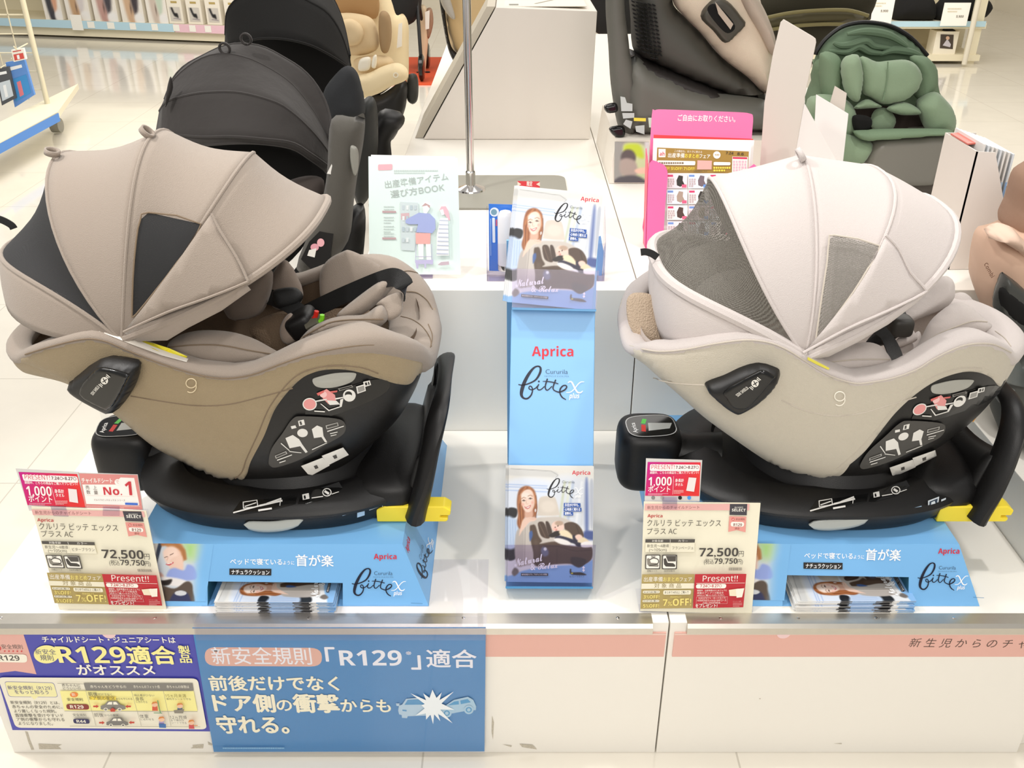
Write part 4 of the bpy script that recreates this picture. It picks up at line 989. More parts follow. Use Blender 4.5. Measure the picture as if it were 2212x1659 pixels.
def brand(p, a, b, h, col='#d8283c'): p.text('Aprica', a, b, h, ink(col), .035, cap=.70)

# ================================================================== leaflet cover picture (soft printed photo) and leaflets
def cover_pic(X, Y):
    q = Pic(X, Y, (236, 238, 240), 1.375)
    q.poly([(-.1, .0), (1.1, .0), (1.1, .12), (.5, .10), (-.1, .14)], (228, 226, 220), .06)
    q.poly([(.0, .03), (.5, .045), (.58, .075), (.56, .10), (.4, .095), (.0, .085)], (214, 214, 212), .01); q.line([(.02, .03), (.5, .047), (.58, .08), (.55, .105)], .003, (160, 160, 160))
    q.poly([(.0, .14), (.5, .15), (.5, .40), (.0, .42)], (226, 234, 248), .03)
    for y in (.165, .185, .215): q.line([(0, y), (.45, y + .01)], .006, (176, 198, 236), .01)
    q.poly([(.55, .12), (.95, .14), (.97, .5), (.6, .48)], (220, 226, 236), .05)
    for x, c in ((.60, (205, 212, 190)), (.66, (222, 228, 214)), (.70, (190, 204, 226)), (.80, (236, 240, 246)), (.86, (214, 218, 226))): q.line([(x + .06, .14), (x, .5)], .014, c, .02)
    q.poly([(.905, .15), (.93, .15), (.945, .56), (.91, .56)], (92, 112, 170), .02); q.poly([(.955, .15), (1.0, .15), (1.0, .5), (.97, .5)], (188, 194, 206), .012); q.poly([(.90, .56), (1.02, .56), (1.02, .63), (.9, .62)], (72, 90, 150), .015)
    q.poly([(0, .37), (.10, .375), (.09, .445), (0, .455)], (26, 26, 30), .008); q.poly([(0, .70), (.10, .71), (.09, .80), (0, .81)], (32, 32, 34), .01)
    q.poly([(-.02, .455), (.06, .45), (.12, .46), (.22, .43), (.33, .42), (.30, .52), (.14, .58), (.10, .70), (-.02, .70)], (196, 214, 240), .015)
    for x in (.02, .05, .08): q.line([(x, .47), (x + .015, .68)], .003, (160, 186, 226), .008)
    # seat back and headrest
    q.poly([(.36, .29), (.42, .263), (.52, .265), (.56, .29), (.60, .40), (.59, .425), (.36, .43), (.345, .41)], (216, 206, 194), .008); q.ell(.47, .35, .09, .05, (226, 216, 204), .5)
    q.poly([(.12, .56), (.2, .52), (.32, .455), (.44, .44), (.62, .44), (.78, .50), (.80, .62), (.5, .80), (.2, .86), (.11, .84)], (205, 197, 189), .012); q.poly([(.10, .57), (.18, .555), (.18, .84), (.12, .85), (.08, .75)], (186, 178, 172), .01); q.line([(.2, .53), (.2, .86)], .004, (168, 160, 154))
    # smiling woman with long auburn hair
    q.poly([(.105, .26), (.13, .205), (.19, .178), (.25, .182), (.305, .215), (.33, .28), (.338, .36), (.325, .42), (.28, .45), (.20, .44), (.185, .50), (.14, .545), (.105, .50), (.115, .42), (.10, .34)], (150, 88, 50), .01)
    for x0, x1, x2, c in ((.125, .118, .14, (190, 122, 76)), (.14, .135, .155, (124, 68, 36)), (.155, .15, .165, (198, 132, 84)), (.31, .325, .31, (186, 116, 70)), (.322, .334, .322, (118, 66, 36))): q.line([(x0, .26), (x1, .36), (x2, .46 if x0 > .3 else .52)], .005, c, .012)
    q.line([(.20, .19), (.15, .24), (.125, .32)], .008, (196, 128, 80), .02); q.line([(.24, .19), (.30, .24), (.32, .32)], .008, (192, 124, 76), .02)
    q.poly([(.20, .37), (.275, .36), (.29, .44), (.20, .45)], (222, 176, 154), .012)
    q.poly([(.148, .27), (.175, .222), (.235, .205), (.282, .228), (.305, .29), (.302, .345), (.272, .388), (.228, .402), (.188, .385), (.158, .335)], (247, 220, 205), .008); q.ell(.20, .255, .05, .022, (252, 234, 222), .8); q.poly([(.275, .25), (.303, .29), (.30, .345), (.27, .388), (.262, .36), (.285, .32)], (232, 190, 170), .02, .7)
    q.line([(.163, .304), (.178, .297), (.198, .304)], .0035, (74, 50, 42)); q.ell(.181, .303, .009, .005, (60, 44, 40), .6); q.line([(.238, .287), (.255, .279), (.278, .286)], .0035, (74, 50, 42)); q.ell(.257, .286, .009, .005, (60, 44, 40), .6); q.line([(.155, .285), (.18, .274), (.2, .28)], .003, (150, 102, 74)); q.line([(.228, .264), (.258, .254), (.284, .265)], .003, (150, 102, 74))
    q.line([(.214, .295), (.208, .325), (.216, .333), (.23, .33)], .002, (216, 164, 144)); q.poly([(.188, .352), (.215, .356), (.262, .34), (.252, .362), (.225, .374), (.2, .367)], (198, 82, 84), .004); q.poly([(.197, .355), (.22, .359), (.254, .347), (.245, .36), (.222, .366)], (254, 250, 246), .003); q.ell(.17, .335, .016, .012, (242, 188, 172), .9, 0, .8); q.ell(.282, .318, .014, .012, (240, 184, 168), .9, 0, .8)
    q.ell(.318, .385, .008, .014, (246, 246, 250), .4)
    q.poly([(.17, .47), (.24, .445), (.30, .445), (.335, .455), (.31, .475), (.25, .49), (.17, .56), (.13, .60)], (240, 206, 188), .008); q.line([(.25, .455), (.32, .46)], .002, (216, 172, 152))
    # brown child seat with baby
    q.poly([(.255, .53), (.28, .51), (.32, .515), (.36, .60), (.40, .645), (.38, .67), (.55, .65), (.70, .68), (.85, .69), (.985, .69), (.985, .80), (.84, .87), (.74, .84), (.55, .845), (.33, .86), (.30, .74), (.27, .65)], (88, 70, 58), .008)
    q.poly([(.35, .50), (.39, .48), (.43, .50), (.47, .58), (.49, .62), (.43, .62), (.38, .59)], (78, 60, 50), .006); q.line([(.37, .5), (.44, .61)], .005, (108, 88, 74), .008); q.poly([(.44, .49), (.47, .48), (.50, .52), (.52, .58), (.48, .6)], (70, 54, 46), .006)
    q.poly([(.66, .50), (.74, .48), (.82, .50), (.88, .56), (.88, .62), (.74, .62), (.68, .56)], (84, 66, 55), .006); q.line([(.80, .51), (.85, .6)], .004, (60, 46, 40), .008)
    q.ell(.585, .52, .075, .047, (242, 208, 194), .12, .1); q.ell(.60, .492, .05, .02, (186, 160, 140), .5); q.ell(.555, .528, .008, .006, (70, 50, 44), .6); q.ell(.587, .515, .008, .006, (70, 50, 44), .6); q.ell(.565, .548, .014, .007, (206, 120, 116), .6); q.ell(.548, .542, .02, .012, (246, 190, 176), .9, 0, .7)
    q.poly([(.48, .60), (.56, .56), (.62, .565), (.60, .60), (.52, .615)], (40, 32, 30), .006); q.poly([(.60, .565), (.68, .55), (.75, .59), (.76, .625), (.66, .615)], (240, 224, 190), .008); q.poly([(.55, .62), (.62, .60), (.80, .64), (.83, .68), (.75, .66), (.62, .645)], (42, 42, 64), .006); q.poly([(.76, .60), (.82, .60), (.86, .66), (.86, .69), (.80, .68)], (44, 42, 60), .006)
    q.poly([(.54, .63), (.60, .62), (.70, .64), (.74, .665), (.70, .68), (.60, .665)], (244, 240, 236), .007); q.poly([(.79, .60), (.84, .585), (.88, .61), (.86, .65), (.81, .63)], (244, 210, 194), .007); q.poly([(.82, .65), (.88, .61), (.95, .64), (.93, .66)], (236, 218, 184), .007); q.poly([(.86, .665), (.92, .645), (.985, .655), (.985, .69), (.88, .695)], (250, 246, 244), .007)
    q.line([(.42, .69), (.58, .69), (.80, .73), (.98, .72)], .003, (62, 48, 40), .01); q.line([(.58, .71), (.58, .84)], .003, (66, 52, 44), .01); q.poly([(.30, .66), (.35, .65), (.37, .78), (.33, .80)], (100, 82, 69), .02)
    q.poly([(.39, .72), (.42, .695), (.47, .72), (.48, .76), (.44, .78), (.40, .76)], (112, 116, 140), .012); q.ell(.44, .715, .018, .014, (232, 236, 240), .5); q.poly([(.25, .58), (.28, .56), (.29, .60), (.26, .65)], (70, 100, 160), .008)
    q.poly([(-.05, 1.1), (-.05, .975), (.06, .94), (.2, .90), (.45, .865), (.72, .85), (.9, .845), (1.1, .78), (1.1, 1.1)], (142, 190, 238), .01)
    q.poly([(.74, .79), (.80, .78), (.92, .80), (.91, .84), (.84, .87), (.76, .84)], (58, 50, 46), .008)
    q.poly([(.735, .885), (.75, .885), (.76, .91), (.86, .91), (.92, .925), (.91, .935), (.75, .93)], (50, 46, 44), .005); q.ell(.76, .92, .012, .006, (222, 220, 70), .6)
    q.poly([(.05, .92), (.08, .88), (.12, .89), (.13, .92), (.08, .95)], (120, 112, 106), .01)
    return np.clip(q.C * .93, 0, 1)
BW, BH = .152, .209
def make_leaflet(name, t=0.0016):
    pl = (Vector((0, 0, 0)), Vector((1, 0, 0)), Vector((0, 1, 0)), Vector((0, 0, 1)))
    p = Print(pl, t / 2 + .00005); p.px = lambda X, Y: ((X - 680) / 920 * BW, (752 - Y) / 1265 * BH)
    p.photo((220, 120), (1140, 120), (1140, 1385), (220, 1385), cover_pic, 130, 180)
    W = ink('#fdfdfd'); b = .0
    brand(p, (905, 213), (1102, 213), 42, '#cf2438')
    f = lambda x, y: (634 + (x - 340) * .573, 258 + (y - 640) * .598)
    logo(p, f, ink('#15131a'), False)
    DB = ink('#1c4fa0')
    for y0, y1, x1, t_ in ((522, 566, 1000, 'お出かけ中も、'), (572, 612, 1012, '心地良く眠れる'), (618, 656, 922, '姿勢を。')):
        p.quad((820, y0), (x1, y0), (x1, y1), (820, y1), DB); p.text(t_, (832, y1 - 10), (x1 - 14, y1 - 10), (y1 - y0) * .62, W, .012)
    p.text('Natural', (300, 1215), (606, 1148), 90, W, -.012, .38); p.text('& Relax', (470, 1252), (762, 1222), 74, W, -.012, .38)
    p.quad((366, 1286), (660, 1284), (660, 1312), (366, 1316), ink('#2c2a2c')); p.text('販売店限定モデル : アカチャンホンポ限定', (374, 1308), (650, 1304), 14, W)
    p.text('セパレートタイプ', (890, 1326), (1050, 1324), 20, ink('#2b3c55')); p.stroke([(1042, 1206), (1042, 1256)], 10, W, 2); p.poly([(1024, 1222), (1042, 1198), (1060, 1222)], W); p.poly([(1024, 1240), (1042, 1264), (1060, 1240)], W)
    # sheet body with printed bleed along the long left edge
    hx, hy, hz = BW / 2, BH / 2, t / 2
    PAPER = mat('paper_white', '#f4f2ee', .5)
    p.box((-hx, -hy, -hz), (hx, hy, hz), PAPER)
    e = .00008
    for y0, y1, c in ((.36, .46, '#17171a'), (.46, .66, '#8db6e6'), (.66, .80, '#1a1a1e'), (.86, 1.0, '#7fb2e6')):
        a, b_ = hy - y0 * BH, hy - y1 * BH; p.add([(-hx - e, a, -hz), (-hx - e, b_, -hz), (-hx - e, b_, hz * .75), (-hx - e, a, hz * .75)], [(0, 1, 2, 3)], ink(c))
    o = p.build(name); return o
leaf0 = make_leaflet('leaflet')
leaf_used = [False]
def put_leaflet(M_, label, group):
    o = leaf0 if not leaf_used[0] else leaf0.copy()
    if leaf_used[0]: COL.objects.link(o)
    leaf_used[0] = True
    o.rotation_mode = 'QUATERNION'; l, q, s = M_.decompose(); o.location = l; o.rotation_quaternion = q
    return tag(o, label, 'leaflet', group)
def frame(O, U, V, N):
    m = Matrix((U, V, N)).transposed().to_4x4(); m.translation = O; return m
ORD = ['topmost', 'second', 'third', 'fourth', 'fifth', 'sixth', 'seventh', 'eighth', 'ninth', 'tenth']

# ================================================================== blue slotted boxes under the seats
def box_photo(X, Y):
    q = Pic(X, Y, (126, 186, 236), 1.15)
    q.poly([(-.1, -.1), (.75, -.1), (.78, .5), (.74, 1.1), (-.1, 1.1)], (206, 214, 222), .12); q.poly([(-.1, -.1), (.16, -.1), (.05, .5), (-.1, .55)], (214, 210, 202), .02); q.line([(.2, -.05), (.03, .55)], .03, (58, 66, 84), .02); q.poly([(.55, .0), (.74, .0), (.72, .24), (.58, .22)], (170, 214, 130), .12)
    q.poly([(.20, .0), (.32, -.05), (.50, .0), (.58, .18), (.55, .30), (.46, .32), (.34, .1)], (190, 132, 84), .02)
    q.poly([(.22, .16), (.27, .08), (.36, .05), (.46, .10), (.52, .22), (.50, .34), (.42, .42), (.33, .41), (.25, .30)], (244, 214, 198), .02); q.poly([(.46, .1), (.52, .22), (.50, .34), (.42, .42), (.43, .34), (.48, .24)], (226, 184, 164), .04, .7); q.line([(.22, .02), (.30, -.02), (.42, .0), (.54, .12), (.57, .26)], .03, (176, 118, 72), .04); q.poly([(.34, .28), (.52, .22), (.54, .5), (.36, .52)], (236, 202, 184), .02)
    q.line([(.245, .24), (.29, .225)], .006, (96, 66, 54)); q.line([(.33, .20), (.385, .17)], .006, (96, 66, 54)); q.line([(.27, .36), (.32, .37), (.38, .33)], .012, (204, 84, 92)); q.line([(.285, .355), (.36, .335)], .005, (252, 246, 244)); q.line([(.3, .24), (.28, .29)], .004, (220, 168, 150))
    q.poly([(.30, .48), (.40, .42), (.56, .46), (.62, .36), (.74, .42), (.76, .62), (.3, .62)], (150, 168, 226), .02)
    q.poly([(.02, .52), (.16, .50), (.22, .58), (.20, .66), (.06, .66)], (214, 164, 146), .02); q.poly([(.16, .58), (.45, .60), (.62, .66), (.5, .74), (.2, .7)], (236, 232, 230), .02); q.poly([(.0, .62), (.2, .64), (.36, .62), (.30, .72), (.1, .72)], (44, 38, 36), .015)
    q.poly([(-.1, .72), (.1, .70), (.4, .78), (.6, .66), (.70, .68), (.74, .80), (.73, 1.1), (-.1, 1.1)], (92, 78, 68), .015); q.poly([(.30, 1.02), (.40, .86), (.55, .82), (.68, .9), (.70, 1.1), (.3, 1.1)], (52, 56, 92), .02); q.ell(.52, .86, .11, .045, (214, 216, 220), .2)
    q.blend(np.clip((q.X - .72) / .2, 0, 1), (126, 186, 236)); return np.clip(q.C, 0, 1)
def blue_box(x0, x1, label, px, photo_q, text_off, side):
    """frustum card box; px = function mapping left-box close-up units to photo px"""
    zb, zt = ZL + .0004, .442; f = .045; y0, y1 = .04, .52
    r = root('display_box', label, 'display box', ((x0 + x1) / 2, (y0 + y1) / 2, zb), 'blue display boxes under the car seats')
    A = [(x0 - f, y0, zb), (x1 + f, y0, zb), (x1 + f, y1 + f, zb), (x0 - f, y1 + f, zb)]; B = [(x0, y0 + .04, zt), (x1, y0 + .04, zt), (x1, y1, zt), (x0, y1, zt)]
    pl = plane_pts(Vector(A[0]), Vector(A[1]), Vector(B[0]))
    # slot opening in the front wall
    s = [onplane(pl, *px(*q)) for q in ((432, 660), (432, 512), (1282, 522), (1282, 660))]
    sl = [(s[0][0], 0), (s[1][0], s[1][1]), (s[2][0], s[2][1]), (s[3][0], 0)]
    mb = Print(pl, .0004); W_ = (Vector(A[1]) - Vector(A[0])).length; tl, tr = [onplane_pt(pl, Vector(B[0])), onplane_pt(pl, Vector(B[1]))]
    q = lambda a: P3(pl, *a)
    mb.add([q((0, 0)), q(sl[0]), q(sl[1]), q(tl)], [(0, 1, 2, 3)], BLUEB); mb.add([q(sl[1]), q(sl[2]), q(tr), q(tl)], [(0, 1, 2, 3)], BLUEB); mb.add([q(sl[3]), q((W_, 0)), q(tr), q(sl[2])], [(0, 1, 2, 3)], BLUEB)
    mb.add(A + B, [(4, 5, 6, 7), (1, 2, 6, 5), (2, 3, 7, 6), (3, 0, 4, 7), (3, 2, 1, 0)], BLUEB)
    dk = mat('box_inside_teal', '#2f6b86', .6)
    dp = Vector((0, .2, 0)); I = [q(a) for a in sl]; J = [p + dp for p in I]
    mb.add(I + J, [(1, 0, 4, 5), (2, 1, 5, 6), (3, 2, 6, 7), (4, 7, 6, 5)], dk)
    p = mb; p.photo(*photo_q, box_photo, 100, 84)
    W = ink('#fbfcfd')
    p.text('ベッドで寝ている', px(575, 402), px(902, 405), 30 / 2.911, W, .012); p.text('ように', px(908, 404), px(978, 405), 20 / 2.911, W, .008); p.text('首が楽', px(988, 408), px(1225, 412), 56 / 2.911, W, .014)
    p.quad(px(570, 430), px(834, 432), px(833, 474), px(570, 470), ink('#2b2724')); p.text('ナチュラクッション', px(584, 464), px(822, 467), 24 / 2.911, W, .012)
    brand(p, px(1478, 371), px(1621, 371), 32 / 2.911)
    lg = lambda x, y: px(1340 + (x - 340) * .4906, 430 + (y - 640) * .4906)
    logo(p, lg)
    p.quad(px(1712, 643), px(1785, 647), px(1785, 650), px(1712, 646), ink('#4f86b4'))
    if side:
        pl2 = plane_pts(Vector(A[1]), Vector(A[2]), Vector(B[1])); p2 = Print(pl2, .0004)
        p2.text('Aprica', px(1694, 335), px(1705, 250), 26 / 2.911 * .9, ink('#d8283c'), .035)
        lg = lambda x, y: px(1775 + (x - 340) * .0686 + (y - 832) * .217, 495 - (x - 340) * .3725 + (y - 832) * .058)
        logo(p2, lg, None, False)
        merge(p, p2)
    p.build('body', r)
    return r
def onplane_pt(pl, P): d = Vector(P) - pl[0]; return d.dot(pl[1]), d.dot(pl[2])
Lpx = lambda X, Y: (300 + X / 2.911, 1080 + Y / 2.911)
def Rpx(X, Y):
    # same print on the right box, seen a little smaller in the picture
    t = (X - 572) / (1785 - 572); return (1736 + t * (2124 - 1736), 1206 + (Y - 402) / 2.911 * .99 + t * 1.5 - 1)
blue_box(-.666, -.193, 'blue slotted display box under the brown car seat', Lpx, [Lpx(60, 272), Lpx(470, 276), Lpx(420, 637), Lpx(90, 634)], None, True)
blue_box(.314, .787, 'blue slotted display box under the beige car seat', Rpx, [(1560, 1172), (1708, 1175), (1694, 1297), (1545, 1294)], None, False)
def lying_stack(n, a, b, vtop, label_tail, group, seed):
    """leaflets lying flat in front of the slot, long edge along the plinth front; a,b = photo ends of the bottom front edge"""
    rnd = random.Random(seed); t = .0016; z = ZL + .001
    A, B = PZ(*a, z), PZ(*b, z); cx = (A.x + B.x) / 2; y0 = (A.y + B.y) / 2
    gap = max((.022 - t) / (n - 1), t + .0003)
    for i in range(n):
        k = n - 1 - i; zz = z + t / 2 + i * gap
        O = Vector((cx + rnd.uniform(-.003, .003), y0 + BW / 2 + rnd.uniform(0, .003) + i * .0006, zz))
        th = rnd.uniform(-.012, .012)
        U = Vector((sin(th), cos(th), 0.0)); V = Vector((-cos(th), sin(th), 0.0))   # cover's right points away, top points left
        put_leaflet(frame(O, U, V, U.cross(V)), '%s leaflet of the flat stack in the blue box slot under the %s' % (ORD[k] if k < n - 1 else 'bottom', label_tail), group)
lying_stack(9, (457, 1325), (733, 1326), 1298, 'brown seat', 'leaflets lying under the brown car seat', 3)
lying_stack(10, (1712, 1323), (1980, 1326), 1280, 'beige seat', 'leaflets lying under the beige car seat', 5)

# ================================================================== leaning blue leaflet stand in the middle
Fv = Vector((0, CT, -ST)); Rv = Vector((1, 0, 0)); Uv = Vector((0, ST, CT)); Nv = -Fv
st = root('leaflet_stand', 'tall leaning blue leaflet stand in the middle with two clear pockets', 'leaflet stand', (0, .09, ZL))
SD = 1.672
spl = (PD(1106, 829.5, SD), Rv, Uv, Nv)
mb = MB(); q = [PD(u, v, SD) for u, v in ((1093, 1272), (1279, 1272), (1285, 700), (1296, 420), (1112, 412), (1104, 700))]
mb.slab(q[:], -Nv * .012, BLUEB); mb.build('board', st, bevel=.001)
p = Print(spl, .0004); S = lambda X, Y: (1050 + X / 4.88, 660 + Y / 4.88)
brand(p, S(482, 533), S(920, 536), 100 / 4.88); logo(p, S)
p.build('board_print', st)
fr = MB()
top = PD(1190, 520, SD + .014); fr.slab([Vector((.0 + dx, top.y, top.z)) for dx in (-.01, .14)] + [Vector((.14, top.y + .09, ZL + .001)), Vector((-.01, top.y + .09, ZL + .001))], (0, .004, .001), BLUEB); fr.build('rear_leg', st)
def pocket(name, tl, tr, br, bl, depth0, depth1):
    m = MB(); a = [PD(*x, depth0) for x in (bl, br)]; b = [PD(*x, depth1) for x in (bl, br)]
    m.hexa([a[0] - Uv * .004, a[1] - Uv * .004, b[1] - Uv * .004, b[0] - Uv * .004, a[0], a[1], b[1], b[0]], mat('blue_tray', '#4b8fc0', .3)); t = m.build(name, st)
    c = MB(); f = [PD(*x, depth1) for x in (bl, br, tr, tl)]; c.slab(f, Nv * .0012, CLEAR2); c.build('clear_front', t)
pocket('lower_pocket', (1091, 1177), (1287, 1177), (1281, 1267), (1092, 1266), SD, SD - .03)
pocket('upper_pocket', (1106, 580), (1294, 585), (1288, 668), (1106, 664), SD, SD - .03)
def stand_leaflets(n, tl, tr, bl, dx, label, group, seed):
    rnd = random.Random(seed)
    for i in range(n):
        k = n - 1 - i; dep = SD - .0035 - i * .0045; s = 1.0
        a, b, c_ = [PD(u - dx * k + rnd.uniform(-.6, .6), v + rnd.uniform(-1, 1), dep) for u, v in (tl, tr, bl)]
        U = (b - a).normalized(); V = (a - c_); V = (V - U * V.dot(U)).normalized(); O = (a + b) / 2 - V * BH / 2
        put_leaflet(frame(O, U, V, U.cross(V)), label % (('front' if i == n - 1 else 'rearmost' if i == 0 else ORD[k]),), group)
stand_leaflets(5, (1099, 1005), (1284, 1007), (1095, 1262), 2.2, '%s leaflet in the lower pocket of the blue stand', 'leaflets in the lower pocket of the stand', 11)
stand_leaflets(5, (1124, 401), (1299, 420), (1108, 660), 2.6, '%s leaflet in the upper pocket of the blue stand', 'leaflets in the upper pocket of the stand', 12)

# ================================================================== price cards
def bilin(Q, src):
    (x0, y0, x1, y1) = src
    def f(X, Y):
        t = (Y - y0) / (y1 - y0); l = 135 - 27 * t; r = 708 - 40 * t; s = (X - l) / (r - l)
        a = [Q[0][i] * (1 - s) + Q[1][i] * s for i in (0, 1)]; b = [Q[3][i] * (1 - s) + Q[2][i] * s for i in (0, 1)]
        return (a[0] * (1 - t) + b[0] * t, a[1] * (1 - t) + b[1] * t)
    return f
CARD = mat('cream_price_card', '#efe9d2', .4)
def tilt_plane(u, v, z, tilt):
    p = PZ(u, v, z); return (p, Vector((1, 0, 0)), Vector((0, sin(tilt), cos(tilt))), Vector((0, -cos(tilt), sin(tilt))))
def price_card(label, f, outer, sc, colour, base_px, tilt):
    r_pl = tilt_plane(*base_px, ZL + .001, tilt)
    r = root('price_card', label, 'price card', r_pl[0], 'price cards in front of the car seats')
    o = [onplane(r_pl, *q) for q in outer]; mn = min(q[1] for q in o)
    mb = MB(); mb.slab([P3(r_pl, *q, -.0005) for q in o], -r_pl[3] * .0015, CARD); mb.build('card', r)
    ho = MB(); e = [(o[0][0] - .001, o[0][1] + .002), (o[1][0] + .002, o[1][1] + .002), (o[2][0] + .002, 0), (o[3][0] - .001, 0)]
    ho.slab([P3(r_pl, *q, -.0028) for q in e], -r_pl[3] * .0015, CLEAR); x0, x1 = e[3][0], e[2][0]
    ho.slab([P3(r_pl, x0, 0, -.0028), P3(r_pl, x1, 0, -.0028), P3(r_pl, x1, 0, -.0028) + Vector((0, .06, -.0008)), P3(r_pl, x0, 0, -.0028) + Vector((0, .06, -.0008))], (0, 0, .0015), CLEAR); ho.build('clear_holder', r)
    p = Print(r_pl, .0004); K = ink('#4a4641'); W = ink('#f8f4ea'); G = ink('#b29e63'); R = ink('#bf2f39'); Yl = ink('#f0df82'); LP = ink('#e8b3ad')
    T = lambda t, a, b, h, m, bold=0.0: p.text(t, f(*a), f(*b), h * sc, m, bold)
    Qd = lambda a, b, c, d, m, r_=0.0: p.quad(f(*a), f(*b), f(*c), f(*d), m, r_)
    Qd((135, 275), (708, 275), (706, 310), (133, 310), LP); T('新生児からのチャイルドシート', (147, 302), (433, 301), 15, ink('#8d5f5c'))
    Qd((600, 275), (695, 275), (692, 337), (598, 335), ink('#47444a')); T("BUYER'S", (626, 298), (672, 298), 8, W); T('SELECT', (610, 315), (685, 316), 15, W, .03)
    p.poly([f(*q) for q in ((597, 342), (690, 345), (685, 430), (637, 418), (591, 428))], ink('#e69c92')); Qd((605, 372), (678, 374), (676, 400), (604, 398), W, .004); T('R129', (618, 396), (665, 397), 16, ink('#8f5d57'), .01); p.circ(*f(617, 358), 8 * sc, ink('#d5504c')); T('新', (612, 363), (622, 363), 8, W); T('安全規則', (631, 362), (680, 363), 9, ink('#8f5d57')); T('適合', (626, 413), (652, 413), 9, ink('#8f5d57'))
    T('Aprica', (148, 346), (230, 347), 17, ink('#b93338'), .03)
    T('クルリラ ビッテ エックス', (146, 392), (549, 394), 30, K, -.004); T('プラス AC', (145, 437), (308, 437), 28, K, -.004)
    Qd((137, 465), (408, 466), (406, 484), (136, 483), ink('#57534e')); T('対象年齢', (172, 480), (234, 480), 10, W); T('カラー', (316, 480), (368, 480), 10, W); Qd((271, 467), (273, 467), (273, 483), (271, 483), W)
    Qd((136, 484), (406, 484), (405, 537), (134, 535), ink('#dcd5bd')); Qd((137, 485), (271, 485), (270, 535), (135, 534), CARD); Qd((273, 485), (405, 485), (404, 535), (272, 535), CARD)
    T('新生児〜4歳頃', (145, 508), (264, 508), 14, ink('#6c675e')); T('(〜105cm)', (156, 530), (252, 530), 15, ink('#6c675e')); T(colour, (282, 519), (397, 519), 14, ink('#77726a'))
    for x in (136, 227):
        Qd((x, 548), (x + 83, 548), (x + 81, 628), (x - 2, 627), ink('#56524d'), .002); Qd((x + 6, 553), (x + 77, 553), (x + 75, 622), (x + 4, 622), W, .002)
        p.poly([f(*q) for q in ((x + 8, 570), (x + 20, 566), (x + 30, 592), (x + 60, 594), (x + 72, 604), (x + 70, 614), (x + 20, 612), (x + 10, 600))], ink('#4a4641' if x > 200 else '#8d887e'))
        if x < 200:
            p.stroke([f(160, 575), f(180, 566), f(204, 574), f(206, 592), f(190, 602), f(160, 606)], 5 * sc, ink('#4a4641')); T('360°', (166, 564), (194, 564), 10, ink('#4a4641'), .02)
        else: Qd((x + 20, 554), (x + 76, 554), (x + 74, 584), (x + 32, 584), ink('#56524d'))
    T('回転シート', (146, 640), (200, 640), 9, ink('#6c675e')); T('ISOFIX取付', (237, 640), (296, 640), 9, ink('#6c675e'))
    T('72,500', (428, 557), (642, 557), 46, K, .022); T('円', (644, 556), (672, 556), 25, K)
    T('(税込', (455, 597), (508, 597), 23, K); T('79,750', (511, 597), (637, 597), 29, K, .015); T('円)', (638, 597), (667, 597), 22, K)
    x = 592
    while x < 662: w_ = random.choice((1.5, 2.5, 3.5)); Qd((x, 618), (x + w_, 618), (x + w_, 634), (x, 634), ink('#8a8478')); p.h -= p.STEP; x += w_ + 1.8
    p.up()
    Qd((118, 653), (403, 653), (392, 838), (108, 840), G); T('出産準備', (126, 690), (229, 690), 21, W); T('おまとめ', (232, 690), (318, 690), 20, Yl, .01); T('フェア', (321, 690), (388, 690), 19, W)
    Qd((114, 702), (401, 702), (400, 731), (112, 731), ink('#efe8d0')); T('対 象 商 品', (182, 725), (330, 725), 20, ink('#9b8a58'))
    Qd((121, 740), (214, 740), (213, 755), (120, 755), ink('#efe8d0'), .003); Qd((119, 790), (211, 790), (210, 803), (118, 803), ink('#efe8d0'), .003); T('3%OFF!', (124, 783), (210, 783), 19, Yl, .012); T('5%OFF!', (122, 832), (208, 832), 19, Yl, .012); T('まとめて2点ご購入で', (126, 752), (208, 752), 8, K); T('まとめて3点ご購入で', (124, 800), (206, 800), 8, K)
    Qd((232, 738), (384, 738), (382, 762), (231, 762), ink('#efe8d0'), .003); T('まとめて4点以上 ご購入で', (240, 755), (370, 755), 11, K); T('税抜価格より', (270, 778), (330, 778), 8, Yl); T('7', (229, 822), (253, 822), 36, Yl, .02); T('%', (256, 822), (280, 822), 24, Yl, .015); T('OFF!', (283, 822), (383, 820), 38, Yl, .02)
    Qd((405, 650), (685, 650), (668, 833), (393, 836), R); T('Present!!', (446, 690), (637, 690), 32, W, -.002); Qd((412, 699), (676, 699), (676, 701), (412, 701), W); Qd((411, 704), (576, 704), (573, 728), (409, 728), W, .004); T('7.24○▸8.27○', (432, 722), (550, 722), 15, R, .01)
    for k, (y, b) in enumerate(((740, 578), (753, 560), (766, 566))): T(('期間中、出産準備おまとめフェアに', '掲載のアップリカ製品を', '3点以上ご購入いただいた方に、')[k], (416 - k, y + 3), (b, y + 3), 8, W)
    Qd((411, 772), (582, 772), (580, 812), (409, 812), ink('#e6b0ac')); Qd((412.5, 773.5), (580.5, 773.5), (578.5, 810.5), (410.5, 810.5), R); T('カタログギフト（カードタイプ）', (422, 785), (570, 785), 9, W); T('HARMONICK e-book MAPコース', (416, 797), (574, 797), 9, W); T('(5品) 7000円相当', (446, 808), (540, 808), 7, W)
    T('をプレゼント!', (406, 829), (525, 829), 16, W, .012); Qd((588, 735), (640, 728), (648, 770), (592, 768), ink('#efe3c6')); Qd((626, 730), (672, 726), (660, 775), (630, 778), ink('#f6efdf')); T('をプレゼントの画像', (610, 800), (655, 800), 5, ink('#e6b0ac')); p.lines(f(610, 803), f(660, 828), 3, 3 * sc, ink('#e6b0ac'))
    p.build('print', r); return r, r_pl
